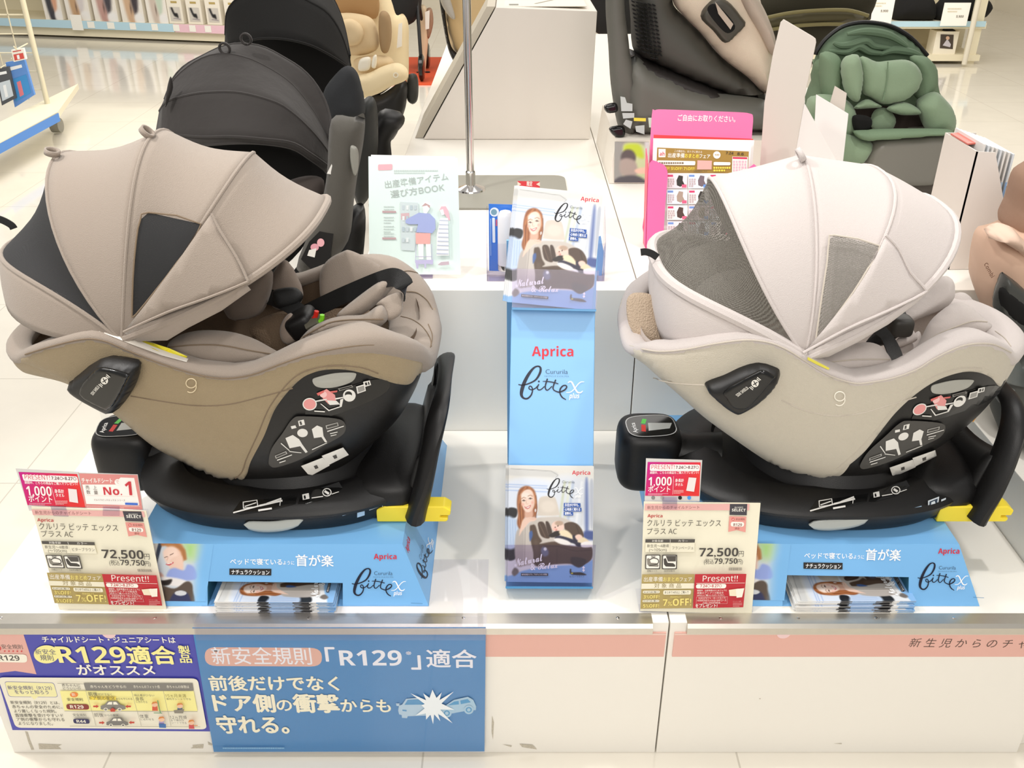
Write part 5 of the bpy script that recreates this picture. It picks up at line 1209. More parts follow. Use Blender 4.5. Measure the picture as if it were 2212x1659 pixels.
fR = bilin([(1340 + 135 / 2.537, 980 + 275 / 2.537), (1340 + 708 / 2.537, 980 + 275 / 2.537), (1340 + 668 / 2.537, 980 + 835 / 2.537), (1340 + 108 / 2.537, 980 + 840 / 2.537)], (0, 275, 0, 838))
Z1 = lambda X, Y: (X / 3.95, 980 + Y / 3.95)
fL = bilin([Z1(270, 474), Z1(1228, 492), Z1(1400, 1283), Z1(478, 1258)], (0, 275, 0, 838))
pcR, plR = price_card('price card for the beige seat, reading in its colour row furan beige', fR, [(1391, 1084), (1643, 1087), (1624, 1327), (1383, 1320)], .394, 'フランベージュ', (1500, 1324), radians(15))
pcL, plL = price_card('price card for the brown seat under two promo cards at far left', fL, [Z1(265, 452), Z1(1246, 490), Z1(1420, 1338), Z1(505, 1328)], .40, 'ビターブラウン', (240, 1316), radians(10))
def promo(label, f, pl, corners, film, sc, back, clips, cat='promotional card', right=True):
    pl = (pl[0] + pl[3] * back, pl[1], pl[2], pl[3]); r = root('promo_card', label, cat, P3(pl, *onplane(pl, *f(*corners[3]))), 'small promotional cards')
    mb = MB(); mb.slab([P3(pl, *onplane(pl, *f(*q))) for q in film], -pl[3] * .001, mat('milky_film', '#d9d6d2', .25)); mb.build('card', r)
    cl = MB()
    for u, v, w_, h in clips: cl.slab([P3(pl, *onplane(pl, *f(*q)), .0045) for q in ((u, v), (u + w_, v), (u + w_, v + h), (u, v + h))], pl[3] * .0015, CLEAR2)
    if clips: cl.build('clear_clip', r)
    return r, Print(pl, .0003)
def present_card(label, f, pl, sc, back, clips):
    r, p = promo(label, f, pl, [(150, 45), (440, 47), (432, 232), (136, 230)], [(141, 26), (449, 36), (434, 262), (133, 262)], sc, back, clips)
    W = ink('#fdf4f2'); R = ink('#e23a3d'); MG = ink('#c9208a')
    T = lambda t, a, b, h, m, bold=0.0: p.text(t, f(*a), f(*b), h * sc, m, bold)
    def grad(X, Y): t = np.clip((X + Y * .35) / 1.1, 0, 1)[..., None]; a = np.array((200, 30, 140)) / 255; b = np.array((232, 56, 54)) / 255; return a * (1 - t) + b * t
    p.photo(f(150, 45), f(440, 47), f(432, 232), f(136, 230), grad, 14, 10)
    p.quad(f(163, 57), f(436, 60), f(434, 96), f(161, 94), W, .003); T('PRESENT!', (170, 84), (296, 84), 24, ink('#d5364a'), -.004); T('7.24○▸8.27○', (303, 82), (428, 82), 16, ink('#6b4a4a'), .01)
    T('期間中、こちらの商品をご購入でプレゼント!', (162, 109), (428, 109), 11, W, .01); T('1,000', (153, 174), (280, 173), 47, W, .02); T('ポイント', (152, 207), (272, 207), 27, W, .015); p.quad(f(291, 122), f(292.5, 122), f(287, 222), f(285.5, 222), W)
    T('身長計', (299, 153), (347, 153), 15, W, .015); T('タオル', (299, 175), (342, 175), 14, W, .015); p.quad(f(374, 128), f(416, 131), f(403, 207), f(360, 201), ink('#efe6e4')); p.lines(f(152, 214), f(262, 226), 2, 4 * sc, ink('#e8a6bc')); p.lines(f(292, 196), f(345, 218), 4, 4 * sc, ink('#f0a8a8'))
    p.build('print', r); return r
fPR = lambda X, Y: (1340 + X / 2.537, 980 + Y / 2.537)
rp = present_card('magenta and red PRESENT card standing above the beige seat price card', fPR, plR, .394, -.004, [(228, 232, 80, 66)])
dm = MB(); pp = Print((plR[0] - plR[3] * .004, plR[1], plR[2], plR[3]), .0003)
for x, c in ((180, '#8d8a8a'), (230, '#b9b4ae'), (327, '#151515'), (377, '#4b9be8')): pp.circ(*fPR(x, 241), 4.2, ink(c), n=14)
pp.build('colour_dots', rp)
def fPL(X, Y):
    s = (X - 150 + (Y - 45) * .07) / 290; t = (Y - 45) / 185; a = (158 + 500 * s, 155 + 15 * s); b = (238 + 484 * s, 438 + 17 * s); return Z1(a[0] + (b[0] - a[0]) * t, a[1] + (b[1] - a[1]) * t)
present_card('dark pink PRESENT card standing above the brown seat price card', fPL, plL, .43, -.004, [(262, 222, 76, 56)])
r, p = promo('pink and white No. 1 card beside the dark pink PRESENT card', lambda X, Y: Z1(X, Y), plL, [(675, 168), (1172, 182), (1217, 478), (728, 458)], [(668, 162), (1174, 178), (1222, 480), (728, 460)], .253, -.004, [(890, 440, 140, 75)])
W = ink('#fdf8f2'); PKc = ink('#e0918c'); R = ink('#cf3a45')
p.quad(Z1(675, 168), Z1(1172, 182), Z1(1217, 478), Z1(728, 458), PKc); p.poly([Z1(*q) for q in ((704, 262), (1010, 262), (1014, 218), (1030, 202), (1146, 206), (1190, 432), (1184, 442), (738, 428))], W)
p.text('チャイルドシート', Z1(700, 243), Z1(962, 248), 34 / 3.95, W, .02); p.circ(*Z1(1004, 240), 25 / 3.95, W); p.text('で', Z1(990, 252), Z1(1020, 252), 26 / 3.95, PKc)
for t, x, y in (('売', 733, 300), ('上', 798, 302), ('数', 742, 340), ('量', 806, 342)): p.text(t, Z1(x, y), Z1(x + 34, y), 27 / 3.95, ink('#6b5f58'))
p.text('No.', Z1(890, 348), Z1(1046, 350), 66 / 3.95, R, .03); p.text('1', Z1(1076, 350), Z1(1132, 352), 118 / 3.95, R, .012); p.text('クルリラビッテエックス シリーズ', Z1(806, 398), Z1(1072, 402), 13 / 3.95, ink('#6b5f58')); p.quad(Z1(1070, 414), Z1(1178, 418), Z1(1180, 436), Z1(1072, 432), ink('#3f6fd0')); p.quad(Z1(744, 352), Z1(1150, 360), Z1(1150, 362), Z1(744, 354), ink('#e6c9c2')); p.lines(Z1(746, 436), Z1(1200, 466), 2, 2, ink('#f0c6c0'))
p.build('print', r)

# ================================================================== posters on the plinth front
fpl = lambda y: (Vector((0, y, 0)), Vector((1, 0, 0)), Vector((0, 0, 1)), Vector((0, -1, 0)))
Z3 = lambda X, Y: (X / 3.95, 1320 + Y / 3.95); Z4 = lambda X, Y: (400 + X / 2.911, 1320 + Y / 2.911)
pl = fpl(-.0045); po = root('poster', 'purple blue safety rule poster with yellow lettering on the plinth front', 'poster', (-.78, 0, .2), 'posters on the plinth front')
PU = ink('#4a4bb0', .3); Yw = ink('#fbf3a0'); Wc = ink('#fbf6e6'); Kd = ink('#54504c')
mb = MB(); out = [(-38, 1358), (420, 1359), (459, 1580), (27, 1577)]; mb.slab([P3(pl, *onplane(pl, *q)) for q in out], (0, .001, 0), PU); mb.build('sheet', po)
p = Print(pl, .0002)
p.poly([Z3(*q) for q in ((-160, 152), (188, 158), (312, 538), (130, 510), (-20, 528))], ink('#e9b3a8')); p.text('安全規則', Z3(18, 318), Z3(198, 320), 30 / 3.95, Kd); p.circ(*Z3(-8, 318), 20 / 3.95, ink('#d8504e'))
for k in range(5): p.circ(*Z3(42 + k * 36, 340), 7 / 3.95, ink('#d8504e'), n=10)
p.quad(Z3(-120, 358), Z3(232, 366), Z3(236, 436), Z3(-110, 428), Wc, .008); p.text('R129', Z3(-6, 416), Z3(176, 418), 44 / 3.95, Kd, .012)
p.text('チャイルドシート・ジュニアシートは', Z3(370, 258), Z3(1503, 264), 42 / 3.95, Wc, .02)
p.circ(*Z3(400, 364), 108 / 3.95, Yw, 78 / 3.95, 32); p.text('新安全', Z3(308, 360), Z3(484, 362), 36 / 3.95, ink('#4b4a7a')); p.text('規則', Z3(352, 410), Z3(464, 412), 36 / 3.95, ink('#4b4a7a'))
p.text('R129', Z3(512, 434), Z3(1092, 438), 140 / 3.95, Yw, .035); p.text('適合', Z3(1108, 432), Z3(1512, 432), 138 / 3.95 * .86, Yw, .03)
for t, y in (('製', 336), ('造', 0), ('品', 428)):
    if y and t == '製': p.text('製', Z3(1530, 352), Z3(1628, 354), 56 / 3.95, Yw, .02)
    elif y: p.text('品', Z3(1544, 426), Z3(1642, 428), 56 / 3.95, Yw, .02)
p.text('がオススメ', Z3(672, 530), Z3(1332, 534), 70 / 3.95, Wc, .025)
p.quad(Z3(-14, 556), Z3(1690, 566), Z3(1770, 1000), Z3(140, 986), ink('#f3eedb', .35), .011)
p.quad(Z3(42, 590), Z3(466, 600), Z3(502, 726), Z3(80, 722), ink('#8a85b8'), .006); p.quad(Z3(46, 594), Z3(463, 604), Z3(498, 722), Z3(84, 718), ink('#f6f0b4'), .006); p.poly([Z3(*q) for q in ((270, 718), (330, 720), (300, 744))], ink('#f6f0b4'))
p.text('新安全規則（R129）', Z3(76, 656), Z3(452, 660), 26 / 3.95, ink('#56508c')); p.text('をもっと知ろう', Z3(136, 692), Z3(424, 696), 26 / 3.95, ink('#56508c'))
for t, x0, x1, y in (('新安全規則（R129）とは、', 100, 516, 780), ('赤ちゃんの安全のために、', 114, 540, 816), ('より厳しくなった規則。', 130, 490, 852), ('直接衝撃を受けやすいド', 140, 550, 888), ('ア側の衝撃からも守れる', 152, 560, 922), ('ようになりました。', 168, 460, 956)): p.text(t, Z3(x0, y), Z3(x1, y + 3), 22 / 3.95, Kd)
p.quad(Z3(720, 600), Z3(1648, 602), Z3(1658, 664), Z3(740, 662), ink('#85827c'))
for t, x0, x1 in (('赤ちゃんをどう守るの', 780, 1086), ('赤ちゃんのフィット感', 1148, 1372), ('赤ちゃんの体勢は', 1430, 1622)): p.text(t, Z3(x0, 640), Z3(x1, 641), 20 / 3.95, Wc)
p.text('赤ちゃんに', Z3(538, 626), Z3(694, 628), 20 / 3.95, Kd); p.text('どういいの', Z3(548, 652), Z3(698, 652), 18 / 3.95, Kd)
p.quad(Z3(520, 664), Z3(1658, 666), Z3(1692, 836), Z3(560, 832), Yw)
for a, b in (((742, 664), (828, 960)), ((1130, 664), (1214, 962)), ((1402, 664), (1466, 962))): p.stroke([Z3(*a), Z3(*b)], .8, ink('#b8b2a0'), 1)
for a, b in (((500, 598), (720, 602)), ((560, 834), (1692, 838)), ((606, 962), (1716, 968))): p.stroke([Z3(*a), Z3(*b)], .9, ink('#a8a294'), 1)
p.circ(*Z3(642, 694), 34 / 3.95, ink('#ef8a3a'), 22 / 3.95); p.text('新', Z3(626, 704), Z3(658, 704), 22 / 3.95, Wc); p.text('安全規則', Z3(586, 744), Z3(720, 746), 20 / 3.95, Kd); p.quad(Z3(574, 772), Z3(764, 774), Z3(774, 820), Z3(582, 818), ink('#8c2f2a'), .006); p.text('R129', Z3(614, 808), Z3(728, 810), 28 / 3.95, Wc, .03)
p.text('安全規則', Z3(636, 872), Z3(748, 874), 18 / 3.95, Kd); p.quad(Z3(634, 896), Z3(770, 898), Z3(780, 938), Z3(642, 936), ink('#2c2a5c'), .005); p.text('R44', Z3(668, 928), Z3(748, 930), 24 / 3.95, Wc, .03)
p.text('前後', Z3(768, 698), Z3(848, 698), 26 / 3.95, Kd); p.text('だけでなく', Z3(852, 694), Z3(968, 696), 15 / 3.95, Kd); p.quad(Z3(776, 706), Z3(998, 708), Z3(1000, 734), Z3(782, 732), ink('#f2d94a')); p.text('ドア側の衝突', Z3(778, 730), Z3(994, 732), 24 / 3.95, Kd); p.text('からも守られる', Z3(1004, 730), Z3(1142, 732), 14 / 3.95, Kd)
p.text('前後', Z3(820, 874), Z3(900, 874), 26 / 3.95, Kd); p.text('からの衝突', Z3(906, 870), Z3(1024, 870), 15 / 3.95, Kd)
def car(p, f, x, y, s, c):
    p.poly([f(x + a * s, y + b * s) for a, b in ((-104, 22), (-104, -6), (-70, -18), (-44, -46), (34, -48), (62, -18), (104, -6), (108, 20), (92, 26), (-92, 26))], c); p.poly([f(x + a * s, y + b * s) for a, b in ((-52, -18), (-34, -40), (-6, -41), (-6, -18))], Wc); p.poly([f(x + a * s, y + b * s) for a, b in ((4, -41), (28, -41), (46, -18), (4, -18))], Wc)
    for k in (-60, 58): p.circ(*f(x + k * s, y + 22 * s), 18 * s / 3.95, Wc, 14 * s / 3.95); p.circ(*f(x + k * s, y + 22 * s), 12 * s / 3.95, c, 9 * s / 3.95)
RA = ink('#c8402e')
car(p, Z3, 976, 788, 1.0, ink('#8a8780')); car(p, Z3, 1014, 922, .88, ink('#7d7a76'))
for x, y, d in ((836, 780, 1), (1108, 780, -1), (886, 918, 1), (1138, 916, -1)): p.poly([Z3(x + d * a, y + b) for a, b in ((-24, -7), (2, -7), (2, -15), (24, 0), (2, 15), (2, 7), (-24, 7))], RA)
p.poly([Z3(*q) for q in ((948, 812), (978, 790), (1010, 812), (998, 812), (998, 824), (960, 824), (960, 812))], RA)
p.text('個人差が少ない', Z3(1160, 690), Z3(1334, 692), 15 / 3.95, Kd); p.text('身長', Z3(1174, 728), Z3(1246, 728), 26 / 3.95, Kd); p.text('に合わせる', Z3(1180, 746), Z3(1274, 748), 15 / 3.95, Kd); p.text('15ヵ月未満', Z3(1428, 698), Z3(1604, 700), 24 / 3.95, ink('#8a7d3a')); p.text('後向きシートで守る', Z3(1436, 720), Z3(1644, 722), 14 / 3.95, Kd)
p.text('体重', Z3(1212, 874), Z3(1286, 874), 26 / 3.95, Kd); p.text('に合わせる', Z3(1218, 894), Z3(1330, 894), 15 / 3.95, Kd); p.text('12ヵ月頃', Z3(1468, 880), Z3(1610, 882), 24 / 3.95, Kd); p.text('まで後向き', Z3(1476, 900), Z3(1586, 900), 14 / 3.95, Kd); p.text('シートで守る', Z3(1482, 920), Z3(1608, 922), 14 / 3.95, Kd)
SKN = ink('#f0c4a4'); HR = ink('#d8843c')
for x, y, c in ((1338, 770, '#d85a3c'), (1552, 780, '#7a8aa0'), (1396, 894, '#b0a0cc'), (1650, 920, '#d05058')):
    p.poly([Z3(x - 22, y + 4), Z3(x + 20, y + 4), Z3(x + 26, y + 40), Z3(x - 22, y + 40)], ink(c)); p.circ(*Z3(x, y - 14), 26 / 3.95, SKN, 22 / 3.95, 16); p.poly([Z3(x - 28, y - 16), Z3(x - 18, y - 36), Z3(x + 14, y - 38), Z3(x + 28, y - 18), Z3(x + 10, y - 26)], HR)
p.quad(Z3(1360, 716), Z3(1368, 716), Z3(1392, 826), Z3(1384, 826), ink('#5f9a66')); p.quad(Z3(1330, 820), Z3(1402, 822), Z3(1404, 828), Z3(1332, 826), ink('#5f9a66')); p.quad(Z3(1500, 800), Z3(1590, 790), Z3(1580, 826), Z3(1508, 826), ink('#8a8478')); p.quad(Z3(1374, 914), Z3(1434, 916), Z3(1436, 950), Z3(1378, 948), ink('#3f6fb0')); p.quad(Z3(1662, 926), Z3(1704, 926), Z3(1704, 932), Z3(1662, 932), ink('#d8843c'))
p.build('print', po)
pl = fpl(-.0085); po = root('poster', 'large blue poster with peach pill and crashing cars on the plinth front', 'poster', (-.3, 0, .2), 'posters on the plinth front')
p = Print(pl, .0002); cs = [Z4(45, 105), Z4(1890, 103), Z4(1882, 882), Z4(180, 885)]; p.quad(*cs, ink('#3f8bc4', .3))
p.slab([P3(pl, *onplane(pl, *q)) for q in cs], (0, .001, 0), ink('#3f8bc4', .3))
W = ink('#fbfbfd'); Cr = ink('#fdf6d8')
p.quad(Z4(122, 226), Z4(858, 230), Z4(862, 348), Z4(126, 344), ink('#eebba6'), .021); p.text('新安全規則', Z4(176, 324), Z4(800, 326), 84 / 2.911, W, .005)
p.text('「', Z4(892, 340), Z4(950, 340), 96 / 2.911, W, .02); p.text('R129', Z4(976, 340), Z4(1366, 340), 96 / 2.911, W, .02); p.text('※', Z4(1388, 276), Z4(1424, 276), 30 / 2.911, W); p.text('」', Z4(1424, 352), Z4(1482, 352), 96 / 2.911, W, .02); p.text('適合', Z4(1520, 342), Z4(1832, 344), 98 / 2.911 * .9, W, .015)
p.text('前後だけでなく', Z4(162, 488), Z4(970, 490), 72 / 2.911, Cr, .025); p.text('ドア側', Z4(188, 618), Z4(570, 622), 86 / 2.911, Cr, .035); p.text('の', Z4(582, 620), Z4(676, 620), 64 / 2.911, Cr, .02); p.text('衝撃', Z4(688, 622), Z4(972, 624), 88 / 2.911, Cr, .035); p.text('からも', Z4(984, 624), Z4(1294, 626), 66 / 2.911, Cr, .022); p.text('守れる。', Z4(212, 754), Z4(656, 756), 86 / 2.911, Cr, .03)
C1 = ink('#b9d3e4'); C2 = ink('#a9c8de')
p.poly([Z4(*q) for q in ((1340, 620), (1345, 590), (1366, 582), (1390, 546), (1480, 540), (1520, 566), (1566, 606), (1556, 650), (1400, 656), (1396, 668), (1364, 666), (1362, 648), (1346, 644))], C1); p.poly([Z4(*q) for q in ((1380, 584), (1400, 552), (1474, 548), (1512, 582))], ink('#5c9cca')); p.poly([Z4(*q) for q in ((1366, 614), (1394, 616), (1392, 626), (1368, 622))], ink('#5c9cca')); p.poly([Z4(*q) for q in ((1326, 574), (1348, 574), (1348, 592), (1330, 590))], C1)
p.poly([Z4(*q) for q in ((1560, 640), (1590, 600), (1640, 586), (1690, 552), (1778, 532), (1812, 552), (1830, 592), (1828, 616), (1760, 622), (1610, 650))], C2); p.poly([Z4(*q) for q in ((1652, 586), (1692, 562), (1720, 558), (1722, 580))], ink('#5c9cca')); p.poly([Z4(*q) for q in ((1730, 556), (1776, 546), (1796, 566), (1734, 578))], ink('#5c9cca'))
for u, v in ((1646, 634), (1784, 612)): p.circ(*Z4(u, v), 30 / 2.911, C2, 28 / 2.911); p.circ(*Z4(u, v), 19 / 2.911, ink('#5c9cca'), 17 / 2.911); p.circ(*Z4(u, v), 11 / 2.911, C2)
st_ = []
for k, (a, r_) in enumerate(((-90, 110), (-66, 62), (-58, 108), (-44, 62), (-36, 165), (-20, 60), (8, 140), (20, 52), (40, 165), (52, 56), (62, 104), (78, 50), (88, 112), (104, 52), (116, 92), (134, 60), (152, 120), (168, 50), (188, 70), (200, 52), (212, 162), (226, 58), (236, 104), (252, 60))): st_.append(Z4(1556 + r_ * cos(radians(a)), 592 + r_ * sin(radians(a)) * .98))
p.poly(st_, ink('#eef4f8'))
p.lines(Z4(240, 846), Z4(790, 858), 1, 3, ink('#86b8dc'))
p.build('sheet', po)
ho = MB(); a = [P3(pl, *onplane(pl, *q), .0012) for q in (Z4(47, 30), Z4(1895, 28), Z4(1884, 888), Z4(176, 890))]; ho.slab(a, (0, -.0012, 0), CLEAR); o_ = ho.build('clear_holder_front', po)
ho = MB(); x0 = onplane(pl, *Z4(47, 60))[0]; x1 = onplane(pl, *Z4(1895, 60))[0]; zt = ZL + .0018
ho.slab([(x0, -.0115, zt), (x1, -.0115, zt), (x1, .165, zt), (x0, .165, zt)], (0, 0, .0012), CLEAR); ho.slab([(x0, -.0115, zt), (x1, -.0115, zt), (x1, -.0115, ZL - .03), (x0, -.0115, ZL - .03)], (0, -.0012, 0), CLEAR); ho.build('clear_holder_top', po)
# ================================================================== things on the upper tier
def slab_px(r, name, px, pl, t, m, label=None, bevel=0.0, off=0.0):
    mb = MB(); mb.slab([P3(pl, *onplane(pl, *q), off) for q in px], -pl[3] * t, m); return mb.build(name, r, bevel=bevel, label=label)
def stand_pl(u, v, z, tilt=0.0, yaw=0.0):
    p = PZ(u, v, z); U = Vector((cos(yaw), sin(yaw), 0)); n0 = Vector((sin(yaw), -cos(yaw), 0)); V = Vector((0, 0, 1)) * cos(tilt) - n0 * sin(tilt); return (p, U, V, U.cross(V))
# --- teal booklet
pl = stand_pl(900, 600, ZU + .004, radians(12)); Z5 = lambda X, Y: (780 + X / 5.185, 320 + Y / 5.185)
r = root('booklet', 'pale mint booklet with two drawn figures standing on upper white plinth', 'booklet', pl[0])
cs = [Z5(82, 92), Z5(1082, 108), Z5(1116, 1416), Z5(92, 1412)]
slab_px(r, 'pages', [Z5(110, 76), Z5(1050, 96), Z5(1100, 1412), Z5(110, 1412)], pl, .004, mat('paper_white', '#f4f2ee', .5), off=-.0015); slab_px(r, 'cover', cs, pl, .001, ink('#e4f4ef', .3))
p = Print(pl, .0004); Gk = ink('#b4bdb9'); W = ink('#fbfcfb')
p.quad(Z5(190, 182), Z5(352, 178), Z5(350, 244), Z5(190, 250), ink('#f7b2bb'), .003); p.lines(Z5(370, 240), Z5(860, 290), 2, 3, ink('#c8d2ce'))
p.text('出産準備アイテム', Z5(272, 444), Z5(980, 350), 66 / 5.185, Gk, .006); p.text('選び方BOOK', Z5(336, 552), Z5(936, 470), 66 / 5.185, Gk, .008)
for y in (640, 760, 860, 940): p.lines(Z5(255, y), Z5(370, y + 90), 3, 2.4, ink('#c3cdc9'))
for y in (700, 998): p.quad(Z5(238, y), Z5(392, y + 2), Z5(394, y + 24), Z5(240, y + 24), ink('#c2a5a8'))
p.poly([Z5(*q) for q in ((438, 600), (640, 610), (648, 760), (600, 1150), (450, 1140))], ink('#d3dfe0')); p.poly([Z5(*q) for q in ((446, 730), (540, 724), (540, 800), (450, 800))], ink('#d9b9bd'))
for k in range(14): x = 462 + (k % 4) * 44; y = 640 + (k // 4) * 120; p.quad(Z5(x, y), Z5(x + 28, y), Z5(x + 26, y + 50), Z5(x, y + 50), ink(('#c7d3d8', '#e6ecec', '#bccbd2')[k % 3]))
p.poly([Z5(*q) for q in ((690, 640), (730, 612), (770, 640), (768, 680), (730, 740), (700, 720))], W); p.poly([Z5(*q) for q in ((680, 650), (720, 612), (775, 640), (770, 672), (740, 640), (700, 648))], ink('#c7a6a6'))
p.poly([Z5(*q) for q in ((500, 800), (650, 720), (700, 726), (770, 730), (830, 790), (836, 900), (800, 950), (620, 940), (640, 850), (540, 850), (500, 836))], ink('#a9b4e2')); p.poly([Z5(*q) for q in ((612, 946), (780, 950), (776, 1072), (616, 1070))], ink('#f2b3ad'))
p.poly([Z5(*q) for q in ((640, 1072), (702, 1072), (700, 1240), (650, 1240))], W); p.poly([Z5(*q) for q in ((726, 1072), (780, 1072), (786, 1250), (736, 1250))], W)
for a, b in (((620, 1070), (610, 1280)), ((790, 1070), (800, 1280)), ((610, 1210), (800, 1210))): p.stroke([Z5(*a), Z5(*b)], 1.2, ink('#c8c3dc'), 1)
p.poly([Z5(*q) for q in ((606, 1250), (810, 1246), (806, 1300), (732, 1290), (730, 1340), (712, 1340), (710, 1295), (646, 1296), (642, 1345), (624, 1345))], ink('#c5bfe0'))
p.poly([Z5(*q) for q in ((880, 690), (900, 650), (950, 648), (980, 700), (1000, 800), (985, 810), (940, 740), (910, 740))], ink('#eec0cb')); p.poly([Z5(*q) for q in ((884, 690), (920, 680), (935, 740), (905, 750))], W)
p.poly([Z5(*q) for q in ((890, 780), (975, 780), (985, 1200), (848, 1200), (850, 960))], W)
for k in range(9): y = 800 + k * 46; p.quad(Z5(880 - k * 4, y), Z5(980, y + 4), Z5(981, y + 16), Z5(878 - k * 4, y + 12), ink('#c9cfe0'))
p.poly([Z5(*q) for q in ((860, 1300), (900, 1270), (985, 1262), (990, 1300), (900, 1308))], ink('#cbb6c0'))
p.build('cover_print', r)
sb = MB(); q = P3(pl, 0, 0); sb.slab([q + Vector((.0, .0, -.002)), q + Vector((.035, 0, -.002)), q + Vector((.035, .06, -.002)), q + Vector((0, .06, -.002))], (0, 0, .002), CLEAR2); sb.slab([q + Vector((0, .004, 0)), q + Vector((.035, .004, 0)), q + Vector((.035, .05, .16)), q + Vector((0, .05, .16))], (0, .002, 0), CLEAR2); sb.build('clear_stand', r)
# --- chrome pole on grey base
P0 = PZ(1017, 408, ZU + .008); r = root('pole_stand', 'slim chrome pole rising from a flat grey base plate', 'pole stand', (P0.x, P0.y, ZU))
b = MB(); x0, x1, y0, y1 = P0.x - .27, P0.x + .27, P0.y - .16, P0.y + .14; rr = .03; out = []
for cx_, cy_, a0 in ((x1 - rr, y1 - rr, 0), (x0 + rr, y1 - rr, 90), (x0 + rr, y0 + rr, 180), (x1 - rr, y0 + rr, 270)):
    for k in range(5): a = radians(a0 + 22.5 * k); out.append((cx_ + rr * cos(a), cy_ + rr * sin(a), ZU + .0006))
b.slab(out, (0, 0, .006), GREYP); b.build('base_plate', r, bevel=.0015)
b = MB(); b.lathe((P0.x, P0.y, ZU + .0066), [(.042, 0), (.04, .004), (.024, .010), (.0135, .014), (.0135, .05), (.012, .052), (.0108, .054), (.0108, 1.25)], STEEL, 24); b.build('pole', r, True, auto=30)
# --- white slanted pedestal behind the pole
yb = 1.9; r = root('pedestal', 'white slant-sided pedestal with papers on top behind the pole', 'pedestal', (0, yb, ZU))
q = [PY(915, 301, yb), PY(1273, 309, yb), PY(1290, 24, yb), PY(1072, 16, yb)]; q[0].z = q[1].z = ZU + .001
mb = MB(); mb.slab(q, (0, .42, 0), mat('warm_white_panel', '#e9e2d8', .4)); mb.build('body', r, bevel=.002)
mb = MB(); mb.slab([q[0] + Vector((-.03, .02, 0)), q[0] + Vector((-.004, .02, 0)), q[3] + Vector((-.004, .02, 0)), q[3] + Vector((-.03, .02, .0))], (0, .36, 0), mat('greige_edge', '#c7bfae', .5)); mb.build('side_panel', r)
t = tag(part_box('sheet', (q[3].x + .02, yb + .04, q[2].z + .008), (q[2].x - .03, yb + .36, q[2].z + .010), ink('#efe9da')), 'cream printed sheet lying on the white pedestal top', 'paper sheet')
p = Print((Vector((q[3].x, yb, q[2].z + .0103)), Vector((1, 0, 0)), Vector((0, 1, 0)), Vector((0, 0, 1)))); 
p.polym([(.04, .06), (.07, .06), (.07, .09), (.04, .09)], ink('#8d8a80')); p.polym([(.12, .1), (.24, .3), (.25, .3), (.13, .1)], ink('#b3aa9a')); p.build('sheet_print', t)
# --- small blister pack with a white can in a clear box
pl = stand_pl(1100, 603, ZU + .001, radians(2)); r = root('spray_can_pack', 'blue backed pack with white can in clear tray behind the leaflet stand', 'product pack', pl[0])
slab_px(r, 'backing_card', [(1055, 449), (1112, 451), (1112, 597), (1056, 595)], pl, .001, ink('#3d7fe0', .2), off=-.03)
pk = (pl[0] - pl[3] * .03, pl[1], pl[2], pl[3]); p = Print(pk, .0004); W = ink('#eef4fb'); p.circ(1068, 458, 10, W); p.circ(1067, 458, 6.5, ink('#7fa6b8')); p.quad((1063, 470), (1069, 470), (1070, 524), (1064, 524), W, .002); p.quad((1059, 472), (1060.5, 472), (1061, 552), (1059.5, 552), ink('#a9cbf5')); p.quad((1071, 474), (1074, 474), (1074, 488), (1071, 488), ink('#d86a80')); p.build('card_print', r)
a, b_ = onplane(pl, 1092, 590); c_, d_ = onplane(pl, 1092, 456); cn = MB(); base = P3(pl, a, b_, -.016); h = d_ - b_
cn.lathe(base, [(.0, 0), (.015, .002), (.017, .006), (.017, h * .9), (.012, h * .97), (.0, h)], ink('#e9e8ec', .2), 20); cn.lathe(base + Vector((0, 0, .004)), [(.0175, 0), (.0175, .01), (.017, .012)], STEEL, 20); cn.build('can', r, True)
tr = MB(); A, B = onplane(pl, 1052, 602), onplane(pl, 1303, 604); 
tr.slab([P3(pl, A[0], 0, .012), P3(pl, B[0], 0, .012), P3(pl, B[0], .085, .012), P3(pl, A[0], .085, .012)], -pl[3] * .0015, CLEAR)
tr.slab([P3(pl, A[0], 0, .012), P3(pl, B[0], 0, .012), P3(pl, B[0], 0, -.05), P3(pl, A[0], 0, -.05)], (0, 0, .0015), CLEAR2)
for x in (A[0], B[0]): tr.slab([P3(pl, x, 0, .012), P3(pl, x, .085, .012), P3(pl, x, .15, -.05), P3(pl, x, 0, -.05)], (.0015, 0, 0), CLEAR2)
tr.build('clear_tray', r)
pl = stand_pl(1290, 604, ZU + .003, radians(4)); pl = (pl[0] + Vector((0, .03, 0)), pl[1], pl[2], pl[3])
r = root('product_pack', 'blue edged card standing at the right end of the clear tray', 'product pack', pl[0]); slab_px(r, 'card', [(1272, 515), (1298, 510), (1304, 545), (1300, 598), (1272, 598)], pl, .003, ink('#8fb8ea', .2))
pl = stand_pl(1142, 468, ZU + .001, .15); t = MB(); t.slab([P3(pl, *onplane(pl, *k)) for k in ((1118, 391), (1166, 392), (1166, 468), (1118, 468))], -pl[3] * .002, ink('#c3353b')); r = t.build('red_card'); tag(r, 'small red card peeking out above the upper leaflet pocket', 'card')
p = Print(pl, .0004); p.text('限定', (1138, 401), (1150, 401), 8, ink('#f3e6dc'), .01); p.poly([(1118, 392), (1126, 398), (1118, 402)], ink('#e8c9b8')); p.poly([(1166, 393), (1158, 398), (1166, 402)], ink('#e8c9b8')); p.build('card_print', r)
